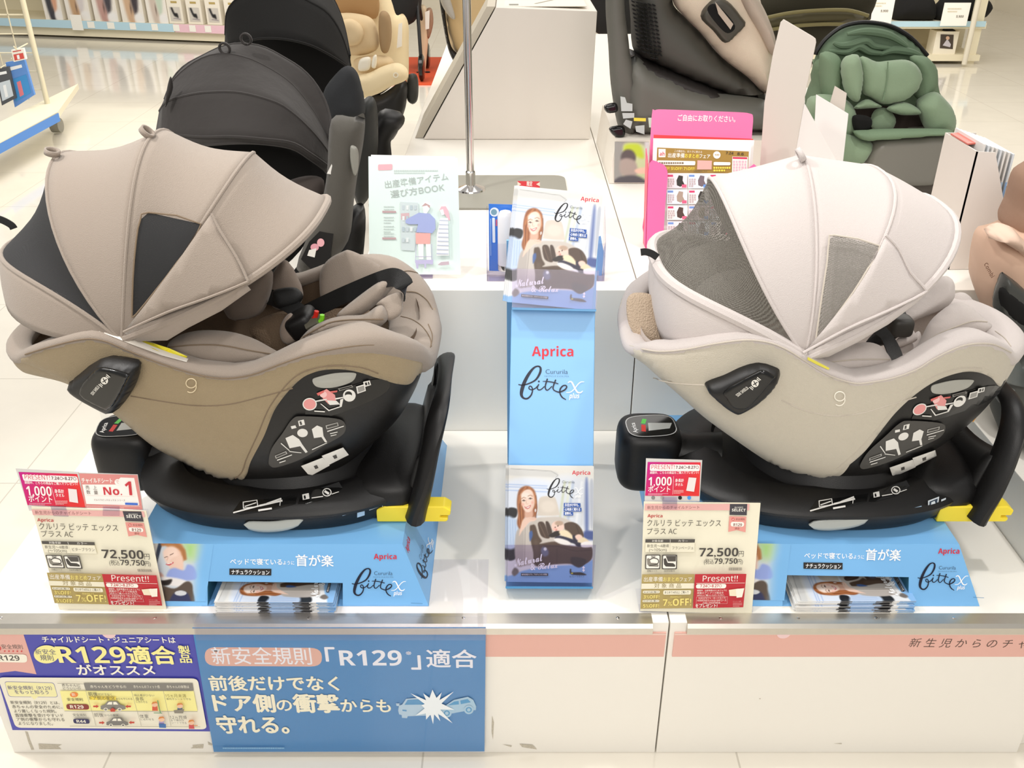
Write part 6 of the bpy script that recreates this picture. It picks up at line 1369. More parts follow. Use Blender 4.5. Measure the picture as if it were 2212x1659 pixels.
# --- pink leaflet holder
PNK = mat('hot_pink_board', '#f579ac', .35); pl = stand_pl(1500, 535, ZU + .001, radians(10)); r = root('leaflet_holder', 'pink cardboard leaflet holder with red band left of the beige canopy', 'leaflet holder', pl[0])
slab_px(r, 'back_panel', smoothpath([(1413, 252), (1420, 240), (1440, 238), (1520, 241), (1600, 244), (1628, 247), (1635, 256), (1632, 300), (1625, 420), (1615, 530), (1500, 535), (1398, 530), (1405, 400)], 3, True), pl, .003, PNK, off=-.035)
p = Print((pl[0] - pl[3] * .035, pl[1], pl[2], pl[3]), .0004); p.text('ご自由にお取りください。', (1464, 260), (1588, 263), 11, ink('#fdf2f4'), .012); p.quad((1412, 291), (1627, 300), (1627, 310), (1412, 304), ink('#e8474b')); p.build('holder_lettering', r)
slab_px(r, 'front_wing', smoothpath([(1402, 352), (1425, 352), (1437, 360), (1441, 380), (1436, 440), (1432, 510), (1432, 540), (1393, 538), (1396, 440)], 3, True), pl, .003, mat('pink_board', '#f06ea8', .35), off=.008)
slab_px(r, 'front_wing', smoothpath([(1612, 368), (1632, 358), (1630, 440), (1622, 520), (1590, 520), (1596, 400)], 3, True), pl, .003, mat('pink_board', '#f06ea8', .35), off=.008)
mb = MB(); a = [onplane(pl, *k) for k in ((1398, 352), (1393, 538))]; mb.slab([P3(pl, a[0][0], a[0][1], .008), P3(pl, a[1][0], 0.001, .008), P3(pl, a[1][0], 0.001, -.036), P3(pl, a[0][0], a[0][1] + .03, -.036)], (.002, 0, 0), mat('pink_side', '#e8506a', .4)); mb.build('side_wall', r)
for i, dz in enumerate((0, .007, .014)):
    o = root('flyer', ('front sale flyer with gold banner in the pink holder', 'second sale flyer in the pink holder, edge showing at right', 'third sale flyer in the pink holder, edge furthest right')[i], 'flyer', pl[0], 'flyers in the pink holder')
    k = i * 3; slab_px(o, 'sheet', [(1412 + k * .3, 306 - k), (1624 + k * 1.6, 310 - k), (1606 + k * 1.6, 528), (1404, 526)], pl, .001, ink('#f6f1ee', .3), off=-.004 - dz)
    if i == 0:
        Z6 = lambda X, Y: (1300 + X / 2.425, 300 + Y / 2.425); f2 = (pl[0] - pl[3] * .004, pl[1], pl[2], pl[3]); p = Print(f2, .0003); GO = ink('#a8843f'); W = ink('#fbf4ea'); Rk = ink('#d4365c'); Yk = ink('#f6dc54')
        p.quad(Z6(290, 45), Z6(770, 66), Z6(765, 180), Z6(285, 178), GO); p.quad(Z6(297, 52), Z6(334, 53), Z6(333, 96), Z6(297, 96), W); p.text('ah', Z6(303, 88), Z6(328, 88), 20 / 2.425, Rk, .03); p.text('出産準備', Z6(346, 95), Z6(432, 97), 19 / 2.425, W, .01); p.text('おまとめ', Z6(434, 97), Z6(508, 99), 18 / 2.425, Yk, .02); p.text('フェア', Z6(510, 99), Z6(566, 101), 18 / 2.425, W, .015); p.text('この機会も、おトクに揃える', Z6(380, 68), Z6(524, 74), 10 / 2.425, W); p.circ(*Z6(602, 84), 8, W); p.text('100', Z6(590, 88), Z6(614, 88), 9 / 2.425, GO, .02); p.text('7.24', Z6(648, 80), Z6(688, 82), 14 / 2.425, ink('#4a3a2a'), .01); p.text('8.6', Z6(708, 84), Z6(742, 86), 14 / 2.425, ink('#4a3a2a'), .01)
        p.quad(Z6(290, 112), Z6(490, 116), Z6(488, 138), Z6(290, 136), W, .003); p.quad(Z6(500, 112), Z6(576, 114), Z6(574, 160), Z6(498, 160), ink('#eab0a8')); p.quad(Z6(585, 120), Z6(674, 122), Z6(672, 138), Z6(584, 138), W, .003); p.text('3%OFF! 5%OFF! 7%OFF!', Z6(296, 162), Z6(486, 164), 16 / 2.425, Yk, .02); p.lines(Z6(584, 144), Z6(672, 172), 2, 4, Yk); p.lines(Z6(300, 118), Z6(484, 134), 1, 4, ink('#8b7a6a'))
        p.quad(Z6(682, 92), Z6(764, 94), Z6(762, 178), Z6(680, 176), W); p.quad(Z6(684, 94), Z6(760, 96), Z6(760, 106), Z6(684, 104), Rk); p.lines(Z6(686, 112), Z6(756, 172), 4, 5, ink('#eab8c8')); p.text('対象商品はこちら', Z6(480, 172), Z6(550, 173), 8 / 2.425, Kd)
        rnd = random.Random(4)
        for gy in range(4):
            for gx in range(4):
                x = 340 + gx * 112; y = 182 + gy * 82; p.quad(Z6(x, y), Z6(x + 106, y), Z6(x + 105, y + 76), Z6(x - 1, y + 76), ink(('#f9e3ea', '#eef2fb', '#fbf3f0')[(gx + gy) % 3])); p.quad(Z6(x + 3, y + 5), Z6(x + 32, y + 5), Z6(x + 32, y + 16), Z6(x + 3, y + 16), ink(('#dc4a78', '#7a9ad8')[(gx + gy) % 2]))
                c_ = ink(('#5a4440', '#3a3634', '#7a6a72', '#b09a8c')[rnd.randrange(4)]); p.poly([Z6(x + 52, y + 60), Z6(x + 50, y + 34), Z6(x + 62, y + 8), Z6(x + 84, y + 12), Z6(x + 82, y + 36), Z6(x + 92, y + 56), Z6(x + 70, y + 68)], c_); p.lines(Z6(x + 4, y + 24), Z6(x + 40, y + 70), 4, 4, ink('#c9b4b8')); p.quad(Z6(x + 78, y + 56), Z6(x + 102, y + 56), Z6(x + 102, y + 72), Z6(x + 78, y + 72), ink(('#e8668a', '#6f9ae0')[gx % 2]))
        p.build('flyer_print', o)
# --- white display boards right of the holder
OFFW = mat('white_board', '#cdc4ba', .4); BRT = mat('bright_white_board', '#e9e5e2', .4)
r = root('display_board', 'tall white board panel standing between grey seat and green seat', 'display board', PZ(1680, 470, ZU)); pl = stand_pl(1680, 500, ZU + .002, radians(4), radians(-18))
slab_px(r, 'panel', smoothpath([(1692, 42), (1693, 42)], 1) + [(1756, 79), (1762, 84), (1763, 92), (1740, 200), (1736, 228), (1718, 334), (1700, 440), (1632, 470), (1640, 380), (1651, 223), (1670, 114), (1686, 48)], pl, .008, OFFW, bevel=.002)
r = root('display_board', 'bright white triangular board behind the beige canopy top', 'display board', PZ(1760, 470, ZU)); pl = stand_pl(1770, 470, ZU + .002, radians(10)); slab_px(r, 'panel', [(1738, 223), (1814, 360), (1835, 440), (1700, 440), (1718, 334)], pl, .005, BRT)
r = root('display_board', 'small white card board left of the green car seat', 'display board', PZ(1800, 440, ZU)); pl = stand_pl(1800, 440, ZU + .002, radians(3), radians(-14)); slab_px(r, 'panel', [(1763, 204), (1833, 246), (1820, 360), (1812, 440), (1760, 430), (1758, 300)], pl, .005, BRT, bevel=.001); slab_px(r, 'tab', [(1804, 187), (1830, 203), (1824, 250), (1790, 236)], pl, .003, OFFW, off=-.012)
# --- white pamphlet box at far right
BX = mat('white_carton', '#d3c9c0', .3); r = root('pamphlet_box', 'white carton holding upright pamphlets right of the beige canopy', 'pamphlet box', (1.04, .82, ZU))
mb = MB(); x0, x1, y0, y1, zt = .985, 1.055, .745, .905, .958
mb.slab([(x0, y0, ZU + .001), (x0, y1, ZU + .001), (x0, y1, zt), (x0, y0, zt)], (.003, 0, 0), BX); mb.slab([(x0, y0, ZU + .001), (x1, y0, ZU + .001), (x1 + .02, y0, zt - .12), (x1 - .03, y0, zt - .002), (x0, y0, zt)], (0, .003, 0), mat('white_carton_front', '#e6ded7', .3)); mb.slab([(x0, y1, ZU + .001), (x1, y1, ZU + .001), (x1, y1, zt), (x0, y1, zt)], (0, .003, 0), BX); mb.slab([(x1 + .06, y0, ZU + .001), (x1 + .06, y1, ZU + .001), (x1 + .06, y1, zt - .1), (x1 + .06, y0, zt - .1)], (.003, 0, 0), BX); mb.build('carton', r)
p = Print((Vector((x0, y0, ZU)), Vector((1, 0, 0)), Vector((0, 0, 1)), Vector((0, -1, 0))), .0004); p.text('Co', (2094, 626), (2116, 629), 13, ink('#cf3a34'), .02); p.text('TH', (2100, 652), (2110, 653), 6, ink('#4a4542')); p.build('carton_print', r)
for k in range(8):
    x = x0 + .018 + k * .0095; t = part_box('pamphlet', (x, y0 + .012, ZU + .004), (x + .004, y1 - .004, zt + .012 - k * .003), ink(('#e3e0dc', '#d8dde2', '#e9e6e2')[k % 3], .3)); tag(t, '%s pamphlet from the left in the white carton' % ORD[k].replace('topmost', 'first'), 'pamphlet', 'pamphlets in the white carton')
    e = MB(); e.box((x - .0001, y0 + .0118, ZU + .12), (x + .0041, y0 + .0122, zt - .07), ink(('#b9cfe6', '#8fb1dc')[k % 2])); e.build('printed_band', t)
t = MB(); t.slab([(x0 + .002, y0 + .05, zt + .001), (x0 + .03, y0 + .05, zt + .004), (x0 + .03, y1 - .02, zt + .004), (x0 + .002, y1 - .02, zt + .001)], (0, 0, .003), ink('#c9695c')); t.build('red_flap', r)

# ================================================================== the other car seats
def polypad(r, name, px, y, m, front=.03, back=.03, edge=.03, tilt=0.0, label=None): return pad(r, name, px, y, m, front, back, edge, tilt, None, None, label)
def front_canopy(r, arcs, m, yp, pm=None):
    """hood seen from the front: arcs = [(photo points left to right, depth of crown)]"""
    rows = []
    for px, yc in arcs:
        R = resample(smoothpath(px, 5), 29); rows.append([PY(u, v, yp + (yc - yp) * sin(pi * i / 28) ** .6) for i, (u, v) in enumerate(R)])
    G = []
    for a, b_ in zip(rows[:-1], rows[1:]):
        for k in range(5): G.append([p.lerp(q, k / 5) for p, q in zip(a, b_)])
    G.append(rows[-1]); mb = MB(); mb.grid(G, m); o = mb.build('canopy', r, True, solid=.003, auto=0)
    for row in rows: q = MB(); q.tube(row, .0035, pm or m, 6); q.build('canopy_rib', o, True)
    return o
DKF = mat('charcoal_fabric', '#2a2624', .8, bump=.5, bscale=26, sheen=.1); DKF2 = mat('dark_grey_side_fabric', '#48453f', .85, weave=.2, sheen=.1); BKF = mat('black_fabric', '#121110', .9, weave=.2); BLK = mat('deep_black_liner', '#0d0c0b', .95)
# dark seat right behind the brown one
r = root('child_car_seat', 'charcoal child car seat with loops on its canopy behind the brown seat', 'child car seat', (-.5, 1.0, .40), 'car seats in the left row')
front_canopy(r, [([(368, 190), (374, 170), (400, 142), (440, 120), (478, 102), (516, 95), (566, 101), (617, 127), (655, 152), (684, 185), (706, 228), (719, 285)], 1.16), ([(356, 215), (372, 178), (405, 146), (440, 125), (473, 117), (506, 119), (554, 134), (622, 175), (668, 228), (700, 280), (716, 318)], 1.10),
                 ([(345, 240), (359, 221), (392, 209), (443, 200), (516, 200), (592, 220), (630, 243), (668, 278), (700, 316), (718, 345)], .96), ([(336, 292), (360, 290), (400, 293), (440, 296), (503, 295), (566, 300), (630, 308), (668, 330), (700, 352), (718, 366)], .90), ([(337, 318), (370, 314), (440, 313), (503, 309), (566, 310), (630, 320), (668, 343), (695, 362), (708, 375)], .905)], DKF, 1.06)
polypad(r, 'liner', [(345, 300), (440, 300), (600, 305), (700, 350), (712, 380), (690, 450), (650, 540), (560, 600), (420, 560), (350, 400)], 1.12, BLK, .02, .06, .05)
polypad(r, 'side_wing', [(716, 258), (764, 253), (787, 247), (786, 300), (772, 380), (765, 430), (752, 520), (700, 575), (640, 580), (690, 450), (706, 376)], .97, DKF2, .04, .06, .04, .1)
polypad(r, 'inner_cushion', [(610, 400), (660, 380), (700, 390), (690, 450), (660, 480), (620, 440)], 1.0, mat('dark_plum_cushion', '#4c4440', .9), .03, .03, .04, .2)
slab_px(r, 'care_label', [(727, 333), (734, 335), (722, 378), (706, 375)], plane_y(.92, .2, .8), .002, ink('#d9d6d0'))
polypad(r, 'grey_clip', [(757, 316), (770, 318), (775, 335), (773, 367), (765, 380), (757, 350)], .925, mat('pale_grey_plastic2', '#84837b', .4), .006, .006, .01)
polypad(r, 'base', [(690, 520), (770, 440), (790, 470), (780, 600), (770, 700), (640, 715), (600, 640)], 1.04, BLKP, .05, .1, .05)
pl = plane_y(.90, .2, .7); p = Print(pl, .001)
for e, m in ((pxell(693, 524, 8, 9), ink('#e3a9ae')), (pxell(680, 534, 9, 8), ink('#d99aa4')), ([(668, 540), (684, 536), (680, 556), (664, 552)], ink('#e3dfd8'))): p.poly(e, m)
q = [P3(pl, *onplane(pl, *k)) for k in ((650, 560), (668, 522), (690, 500), (720, 505), (712, 560), (680, 590))]; mb = MB(); mb.slab(q, -pl[3] * .02, BLKP); mb.build('label_housing', r); p.build('instruction_labels', r)
for u, v in ((488, 116), (534, 96)): loop_on(PY(u, v, 1.1), (-.1, 0, 1), .012, .008, DKF, (1, 0, 0)).build('canopy_loop', r, True, solid=.005)
polypad(r, 'pointed_tab', [(368, 165), (374, 188), (366, 214), (357, 232), (359, 200)], 1.0, DKF, .006, .006, .006)
# black seat
r = root('child_car_seat', 'black child car seat with wide open hood behind the charcoal one', 'child car seat', (-.46, 1.75, .40), 'car seats in the left row')
front_canopy(r, [([(500, 60), (520, -20), (600, -70), (690, -40), (735, 30), (756, 120)], 1.95), ([(487, 75), (494, 18), (540, -18), (610, -22), (668, 4), (705, 26), (730, 60), (746, 100), (757, 142)], 1.72), ([(486, 98), (524, 90), (567, 83), (617, 85), (668, 97), (706, 115), (734, 132), (757, 148)], 1.60)], BKF, 1.78)
polypad(r, 'liner', [(490, 95), (570, 60), (690, 80), (757, 145), (740, 220), (700, 330), (520, 300)], 1.95, BLK, .02, .1, .06)
polypad(r, 'side_wing', [(698, 202), (731, 154), (754, 142), (772, 157), (782, 190), (787, 215), (785, 250), (740, 262), (714, 258)], 1.55, mat('black_green_side', '#25272a', .8, weave=.2), .04, .06, .04, .1)
pl = plane_y(1.505, .1, .7); p = Print(pl, .003); p.text('Aprica', (746, 248), (761, 213), 8, ink('#8e9088'), .02); p.build('side_lettering', r)
polypad(r, 'base', [(770, 240), (787, 214), (803, 208), (814, 228), (817, 280), (815, 332), (800, 420), (770, 440), (750, 330)], 1.7, mat('dark_green_black_plastic', '#2b2c2a', .5), .04, .08, .04)
polypad(r, 'base_foot', [(780, 330), (820, 240), (868, 246), (872, 268), (846, 300), (846, 334), (850, 400), (790, 420)], 1.85, BLKP, .04, .08, .04)
# cream seat
CRM = mat('cream_fabric', '#efdcb4', .85, weave=.2); CRM2 = mat('cream_cushion', '#dcc49c', .85, weave=.2); CRB = mat('caramel_hood_inside', '#b08a5c', .9)
r = root('child_car_seat', 'cream child car seat with caramel hood lining at the end of left row', 'child car seat', (-.4, 2.55, .40), 'car seats in the left row')
polypad(r, 'shell', [(676, 0), (700, -60), (760, -90), (820, -60), (845, 0), (856, 32), (871, 30), (882, 52), (883, 100), (882, 177), (872, 168), (845, 187), (820, 204), (782, 211), (740, 200), (700, 120)], 2.6, CRM, .05, .1, .05)
polypad(r, 'hood_lining', [(690, -10), (720, -60), (790, -60), (818, -5), (812, 40), (770, 30), (718, 34)], 2.50, CRB, .015, .03, .04)
polypad(r, 'headrest', [(712, 36), (740, 28), (775, 30), (803, 40), (816, 68), (818, 100), (800, 115), (770, 120), (730, 110)], 2.44, CRM2, .04, .03, .05)
polypad(r, 'head_pillow', [(732, 52), (755, 40), (778, 52), (786, 75), (775, 95), (752, 98), (735, 85)], 2.38, CRM2, .03, .02, .03)
polypad(r, 'hood_wing', [(820, 30), (833, 24), (844, 40), (846, 80), (838, 112), (824, 110), (818, 70)], 2.42, mat('tan_cushion', '#a08562', .9), .03, .03, .03)
polypad(r, 'front_lip', [(770, 168), (800, 156), (830, 142), (860, 136), (880, 150), (878, 172), (845, 187), (815, 203), (778, 210)], 2.36, CRM, .04, .04, .03)
polypad(r, 'seat_cushion', [(764, 130), (800, 120), (840, 122), (850, 140), (820, 155), (775, 160)], 2.42, CRM2, .03, .03, .03)
for q in ([(778, 128), (800, 124), (798, 150), (775, 152)], [(806, 122), (814, 120), (812, 146), (802, 144)]): polypad(r, 'belt_pad', q, 2.36, ink('#f1ead8'), .012, .012, .015)
slab_px(r, 'care_label', [(861, 52), (869, 49), (868, 100), (857, 104)], plane_y(2.52, 0, .9), .003, ink('#f3efe6'))
pl = plane_y(2.31, 0, .8); p = Print(pl, .001); p.circ(855, 162, 6, ink('#f7efda')); p.circ(855, 162, 3.5, CRM2); p.build('round_badge', r)
polypad(r, 'base', [(790, 212), (820, 205), (845, 190), (870, 172), (880, 184), (878, 220), (872, 245), (850, 300), (800, 320), (780, 260)], 2.55, BLKP, .05, .1, .04)
polypad(r, 'base_latch', [(880, 165), (898, 160), (904, 180), (902, 215), (890, 225), (878, 210)], 2.62, mat('grey_black_plastic', '#3a3a36', .5), .03, .03, .02)
# grey and beige side-on seat on its box
r = root('seat_box', 'low white box with a window photo on front under grey seat', 'display box', (.5, 1.45, ZU)); A = PY(1327, 394, 1.40); q0 = PY(1327, 305, 1.40)
mb = MB(); mb.hexa([(A.x - .015, 1.402, ZU + .001), (.80, 1.402, ZU + .001), (.80, 1.86, ZU + .001), (A.x - .015, 1.86, ZU + .001), (A.x + .0, 1.41, q0.z), (.78, 1.41, q0.z), (.78, 1.86, q0.z), (A.x + .0, 1.86, q0.z)], mat('white_box_card', '#e6dfd3', .4)); mb.build('body', r)
def win_pic(X, Y):
    q = Pic(X, Y, (150, 146, 140), 1.2); q.poly([(.22, .1), (.8, .05), (.95, .3), (.95, .9), (.25, .9)], (196, 206, 160), .05); q.poly([(.3, .08), (.7, .06), (.85, .3), (.8, .4), (.5, .3), (.3, .3)], (188, 206, 60), .05); q.poly([(.88, -.05), (1.1, -.05), (1.1, .9), (.95, .6)], (206, 204, 204), .03); q.poly([(-.05, -.05), (.2, -.05), (.22, .9), (-.05, 1.05)], (150, 150, 146), .04)
    q.ell(.4, .38, .22, .2, (92, 84, 84), .3); q.poly([(.18, .45), (.4, .4), (.62, .5), (.66, .8), (.3, .85), (.15, .7)], (168, 154, 146), .04); q.poly([(.6, .68), (.95, .62), (1.05, .75), (.7, .78)], (232, 190, 170), .03); q.poly([(.1, .88), (.6, .82), (.9, .95), (.9, 1.1), (0, 1.1)], (86, 84, 90), .04); return np.clip(q.C, 0, 1)
pl = plane_y(1.3995, 0, .7); p = Print(pl, .0005); p.photo((1328, 306), (1402, 307), (1401, 394), (1327, 394), win_pic, 30, 36); p.slab([P3(pl, *onplane(pl, *k)) for k in ((1328, 306), (1402, 307), (1401, 394), (1327, 394))], (0, .002, 0), ink('#969286')); p.build('photo_panel', r)
GRY = mat('warm_grey_plastic', '#605f58', .5, bump=.08, bscale=700); GRY2 = mat('dark_warm_grey_shell', '#4a4943', .55, bump=.08, bscale=700); SND = mat('sand_side_knit', '#ddcfba', .85, weave=.25); SND2 = mat('greige_side_knit', '#b5a798', .85, weave=.25)
r = root('child_car_seat', 'grey and sand child car seat seen side-on behind the pink holder', 'child car seat', (.5, 1.6, .82))
polypad(r, 'rebound_arch', [(1308, 15), (1312, -60), (1330, -90), (1346, -40), (1350, 25), (1358, 89), (1362, 122), (1380, 200), (1370, 290), (1344, 280), (1332, 262), (1319, 180), (1314, 100)], 1.49, GRY, .03, .12, .03)
polypad(r, 'base', [(1345, 180), (1364, 119), (1402, 142), (1462, 172), (1538, 200), (1650, 215), (1690, 250), (1680, 300), (1640, 285), (1440, 286), (1361, 284), (1342, 266)], 1.52, GRY, .08, .2, .05)
polypad(r, 'swivel_ring', [(1362, 108), (1420, 135), (1500, 168), (1600, 205), (1665, 198), (1668, 240), (1600, 240), (1500, 212), (1420, 176), (1364, 146)], 1.60, mat('dark_ring_plastic', '#2c2826', .5), .11, .1, .02)
polypad(r, 'shell', [(1371, 114), (1362, 40), (1366, -60), (1460, -80), (1452, 0), (1475, 33), (1513, 71), (1559, 124), (1614, 165), (1660, 200), (1660, 215), (1600, 212), (1538, 192), (1462, 162), (1420, 140)], 1.60, GRY2, .10, .14, .06)
polypad(r, 'side_cover', [(1452, 0), (1440, -70), (1540, -110), (1620, -60), (1645, 10), (1664, 60), (1674, 95), (1668, 150), (1658, 205), (1614, 166), (1559, 124), (1513, 71), (1475, 33)], 1.56, SND, .09, .12, .07)
polypad(r, 'padded_edge', [(1600, -60), (1640, 0), (1660, 40), (1676, 90), (1668, 120), (1640, 70), (1610, 20), (1590, -30)], 1.47, SND2, .04, .04, .025)
sh = polypad(r, 'side_shield', [(1513, 34), (1540, -4), (1572, 2), (1600, 34), (1610, 52), (1590, 74), (1566, 93), (1540, 66)], 1.475, mat('olive_black_plastic', '#45423a', .4), .03, .02, .012)
polypad(sh, 'shield_recess', [(1528, 22), (1540, 8), (1560, 20), (1588, 56), (1572, 72), (1550, 54)], 1.445, BLK, .004, .004, .01); slab_px(sh, 'shield_tab', [(1545, 4), (1584, 52), (1578, 64), (1552, 30)], plane_y(1.435, 0, 1.1), .003, SND2)
vt = MB(); pl = plane_y(1.49, 0, 1.0)
for i in range(15):
    for j in range(6):
        u, v = 1368 + j * 9 + i * 1.2, 4 + i * 9 + j * 1.5
        if u < 1428 and v < 112 + j * 6: vt.slab([P3(pl, *onplane(pl, *k)) for k in pxell(u, v, 4.2, 1.5, .35, 8)], -pl[3] * .02, BLK)
o_ = vt.build('vent_slots', r); o_['kind'] = 'stuff'
p = Print(plane_y(1.435, 0, 1.0), .001); gl = ink('#b9bfbd'); 
for q in ([(1340, 208), (1350, 210), (1354, 222), (1366, 224), (1366, 240), (1342, 240)], [(1344, 244), (1370, 244), (1370, 254), (1346, 256)], [(1352, 258), (1366, 262), (1362, 278), (1346, 268)], [(1372, 272), (1392, 270), (1392, 290), (1374, 284)]): p.poly(q, gl)
p.quad((1369, 254), (1395, 255), (1395, 262), (1369, 261), ink('#e8d24a')); p.quad((1400, 254), (1414, 254), (1414, 275), (1402, 275), ink('#c6d0c4')); p.build('instruction_labels', r)
for q in ([(1305, 228), (1330, 222), (1334, 240), (1312, 244)], [(1317, 275), (1346, 272), (1350, 292), (1335, 298), (1320, 288)]): polypad(r, 'anchor_arm', q, 1.45, BLKG, .015, .015, .01)
# green seat facing the viewer
GN = mat('sage_green_knit', '#84987c', .85, weave=.25, sheen=.2); GN2 = mat('sage_green_dark_knit', '#71866b', .88, weave=.25); GN3 = mat('green_hood_cloth', '#62775f', .85, bump=.4, bscale=18)
r = root('child_car_seat', 'sage green child car seat facing forward with folded hood', 'child car seat', (.95, 1.4, ZU))
yg = 1.36
ho = polypad(r, 'folded_hood', [(1757, 150), (1766, 110), (1784, 86), (1817, 62), (1855, 51), (1893, 52), (1930, 61), (1968, 84), (2001, 119), (2010, 150), (1950, 160), (1850, 150), (1790, 160)], yg + .12, GN3, .05, .05, .08)
q = MB(); q.tube([PY(u, v, yg + .11) for u, v in smoothpath([(1762, 118), (1766, 108), (1784, 84), (1817, 59), (1855, 49), (1893, 50), (1930, 59), (1968, 82), (2003, 120)], 5)], .006, BLKP, 8); q.build('hood_hoop', ho, True)
for l in ([(1800, 92), (1815, 98), (1840, 96), (1870, 88), (1890, 100), (1925, 104)], [(1790, 110), (1830, 112), (1855, 100), (1880, 112), (1915, 116)], [(1830, 74), (1870, 68), (1920, 76), (1960, 100)], [(1900, 118), (1930, 108), (1965, 112), (1990, 120)]):
    q = MB(); q.tube([PY(u, v, yg + .06) for u, v in smoothpath(l, 5)], [.004 + .007 * sin(pi * k / (5 * (len(l) - 1))) for k in range(5 * (len(l) - 1) + 1)], GN3, 8); q.build('hood_fold', ho, True)
polypad(r, 'seat_shell', [(1756, 180), (1765, 130), (1830, 118), (1960, 122), (2020, 140), (2030, 200), (2064, 250), (2060, 290), (2044, 330), (1860, 350), (1745, 330), (1742, 240)], yg + .10, GN2, .03, .12, .06)
for px, f in (([(1771, 125), (1779, 113), (1793, 112), (1812, 122), (1820, 145), (1817, 182), (1804, 208), (1780, 215), (1772, 178)], .035), ([(1968, 124), (1999, 122), (2019, 142), (2024, 172), (2014, 198), (1991, 215), (1975, 205), (1978, 160)], .035)): polypad(r, 'outer_wing', px, yg + .02, GN2, f, .05, .035)
for px in ([(1820, 135), (1832, 121), (1846, 117), (1857, 124), (1864, 162), (1858, 208), (1847, 220), (1828, 203), (1818, 165)],): polypad(r, 'head_wing', px, yg - .03, GN, .03, .04, .025)
polypad(r, 'head_cushion', [(1857, 124), (1893, 133), (1918, 131), (1956, 129), (1980, 141), (1992, 167), (1979, 197), (1951, 218), (1908, 225), (1880, 210), (1862, 195)], yg - .02, GN, .03, .04, .04)
q = MB(); q.tube([PY(u, v, yg - .0515) for u, v in smoothpath([(1918, 133), (1917, 160), (1914, 185), (1907, 218)], 5)], .0018, GN2, 6); q.build('seam', r, True)
for px in ([(1844, 234), (1870, 214), (1892, 222), (1905, 231), (1880, 234)], [(1915, 234), (1950, 220), (1980, 232), (1990, 246), (1965, 249), (1940, 247)]): polypad(r, 'belt_pad', px, yg - .03, GN, .015, .015, .02, .3)
polypad(r, 'side_bolster', [(1982, 222), (2018, 198), (2047, 220), (2062, 246), (2057, 280), (2006, 284), (1990, 258)], yg - .02, GN, .04, .05, .04)
polypad(r, 'side_bolster', [(1746, 216), (1800, 205), (1842, 228), (1850, 280), (1800, 310), (1746, 300)], yg - .01, GN, .04, .05, .04)
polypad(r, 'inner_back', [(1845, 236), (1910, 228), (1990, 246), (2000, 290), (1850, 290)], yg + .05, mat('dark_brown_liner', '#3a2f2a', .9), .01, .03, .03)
polypad(r, 'crotch_pad', [(1890, 238), (1915, 234), (1935, 256), (1925, 280), (1892, 284), (1880, 265)], yg - .0, GN, .02, .02, .03)
polypad(r, 'buckle', [(1842, 252), (1862, 248), (1882, 256), (1880, 275), (1860, 284), (1844, 278)], yg - .05, BLK, .015, .015, .012)
polypad(r, 'lap_lip', [(1845, 284), (1893, 280), (1960, 278), (2047, 279), (2052, 290), (1980, 296), (1905, 302), (1862, 302)], yg - .08, GN2, .025, .03, .012)
polypad(r, 'front_panel', [(1741, 255), (1800, 280), (1850, 296), (1886, 312), (1866, 352), (1824, 358), (1760, 350)], yg - .06, GN, .03, .05, .04)
polypad(r, 'base', [(1868, 354), (1884, 312), (1906, 297), (1970, 293), (2046, 293), (2040, 342), (2024, 376), (2006, 400), (1930, 402), (1880, 400)], yg - .06, mat('warm_grey_gloss', '#77746c', .3), .03, .2, .02)
polypad(r, 'base_foot', [(1880, 362), (1960, 350), (2022, 372), (2016, 420), (1880, 420)], yg - .05, mat('dark_taupe_plastic', '#4a433c', .45), .03, .2, .02)
# pinkish seat at the right edge
PKF = mat('rose_beige_side', '#c2a28c', .7, noise=.02); PKF2 = mat('rose_brown_canopy', '#8e715e', .85, bump=.2, bscale=40); GBS = mat('blue_grey_plastic', '#7e8482', .5, bump=.08, bscale=700)
r = root('child_car_seat', 'rose beige child car seat cut by the right picture edge', 'child car seat', (1.3, .3, .467)); yk = .53
polypad(r, 'side_cover', [(2110, 600), (2118, 545), (2131, 511), (2145, 502), (2175, 494), (2240, 470), (2330, 470), (2370, 560), (2360, 700), (2300, 770), (2212, 765), (2149, 710), (2114, 640)], yk, PKF, .09, .12, .07)
polypad(r, 'rim', [(2131, 512), (2145, 498), (2180, 488), (2212, 520), (2260, 560), (2280, 600), (2230, 590), (2190, 540), (2160, 520)], yk - .05, mat('rose_pale_rim', '#d6baa6', .7), .05, .05, .02)
polypad(r, 'canopy', [(2186, 545), (2170, 492), (2172, 470), (2186, 440), (2196, 400), (2216, 368), (2280, 340), (2340, 380), (2350, 480), (2260, 510), (2215, 520)], yk + .02, PKF2, .08, .1, .07)
sh = polypad(r, 'side_shield', [(2162, 598), (2172, 592), (2240, 650), (2280, 720), (2240, 760), (2186, 714), (2176, 712), (2146, 662)], yk - .08, mat('shield_black_grey', '#3f403d', .35), .025, .02, .012)
polypad(sh, 'shield_recess', [(2166, 620), (2240, 680), (2250, 720), (2190, 695), (2160, 655)], yk - .1, BLK, .008, .004, .012)
pl = plane_y(yk - .095, 0, .8); p = Print(pl, .002); p.text('Combi', (2124, 570), (2140, 600), 9, ink('#7a5a48'), .01); p.build('side_lettering', r)
polypad(r, 'lower_shell', [(2178, 752), (2215, 770), (2300, 780), (2360, 810), (2350, 856), (2240, 858), (2192, 850), (2182, 800)], yk + .02, GBS, .07, .1, .05)
polypad(r, 'base', [(2157, 900), (2172, 868), (2196, 850), (2300, 870), (2390, 890), (2390, 934), (2250, 934), (2166, 934)], .40, mat('dark_green_grey_plastic', '#4b4d49', .5), .12, .1, .05)
polypad(r, 'base_top', [(2150, 850), (2170, 838), (2230, 860), (2330, 920), (2300, 950), (2200, 900), (2160, 872)], .42, GBS, .06, .1, .03)

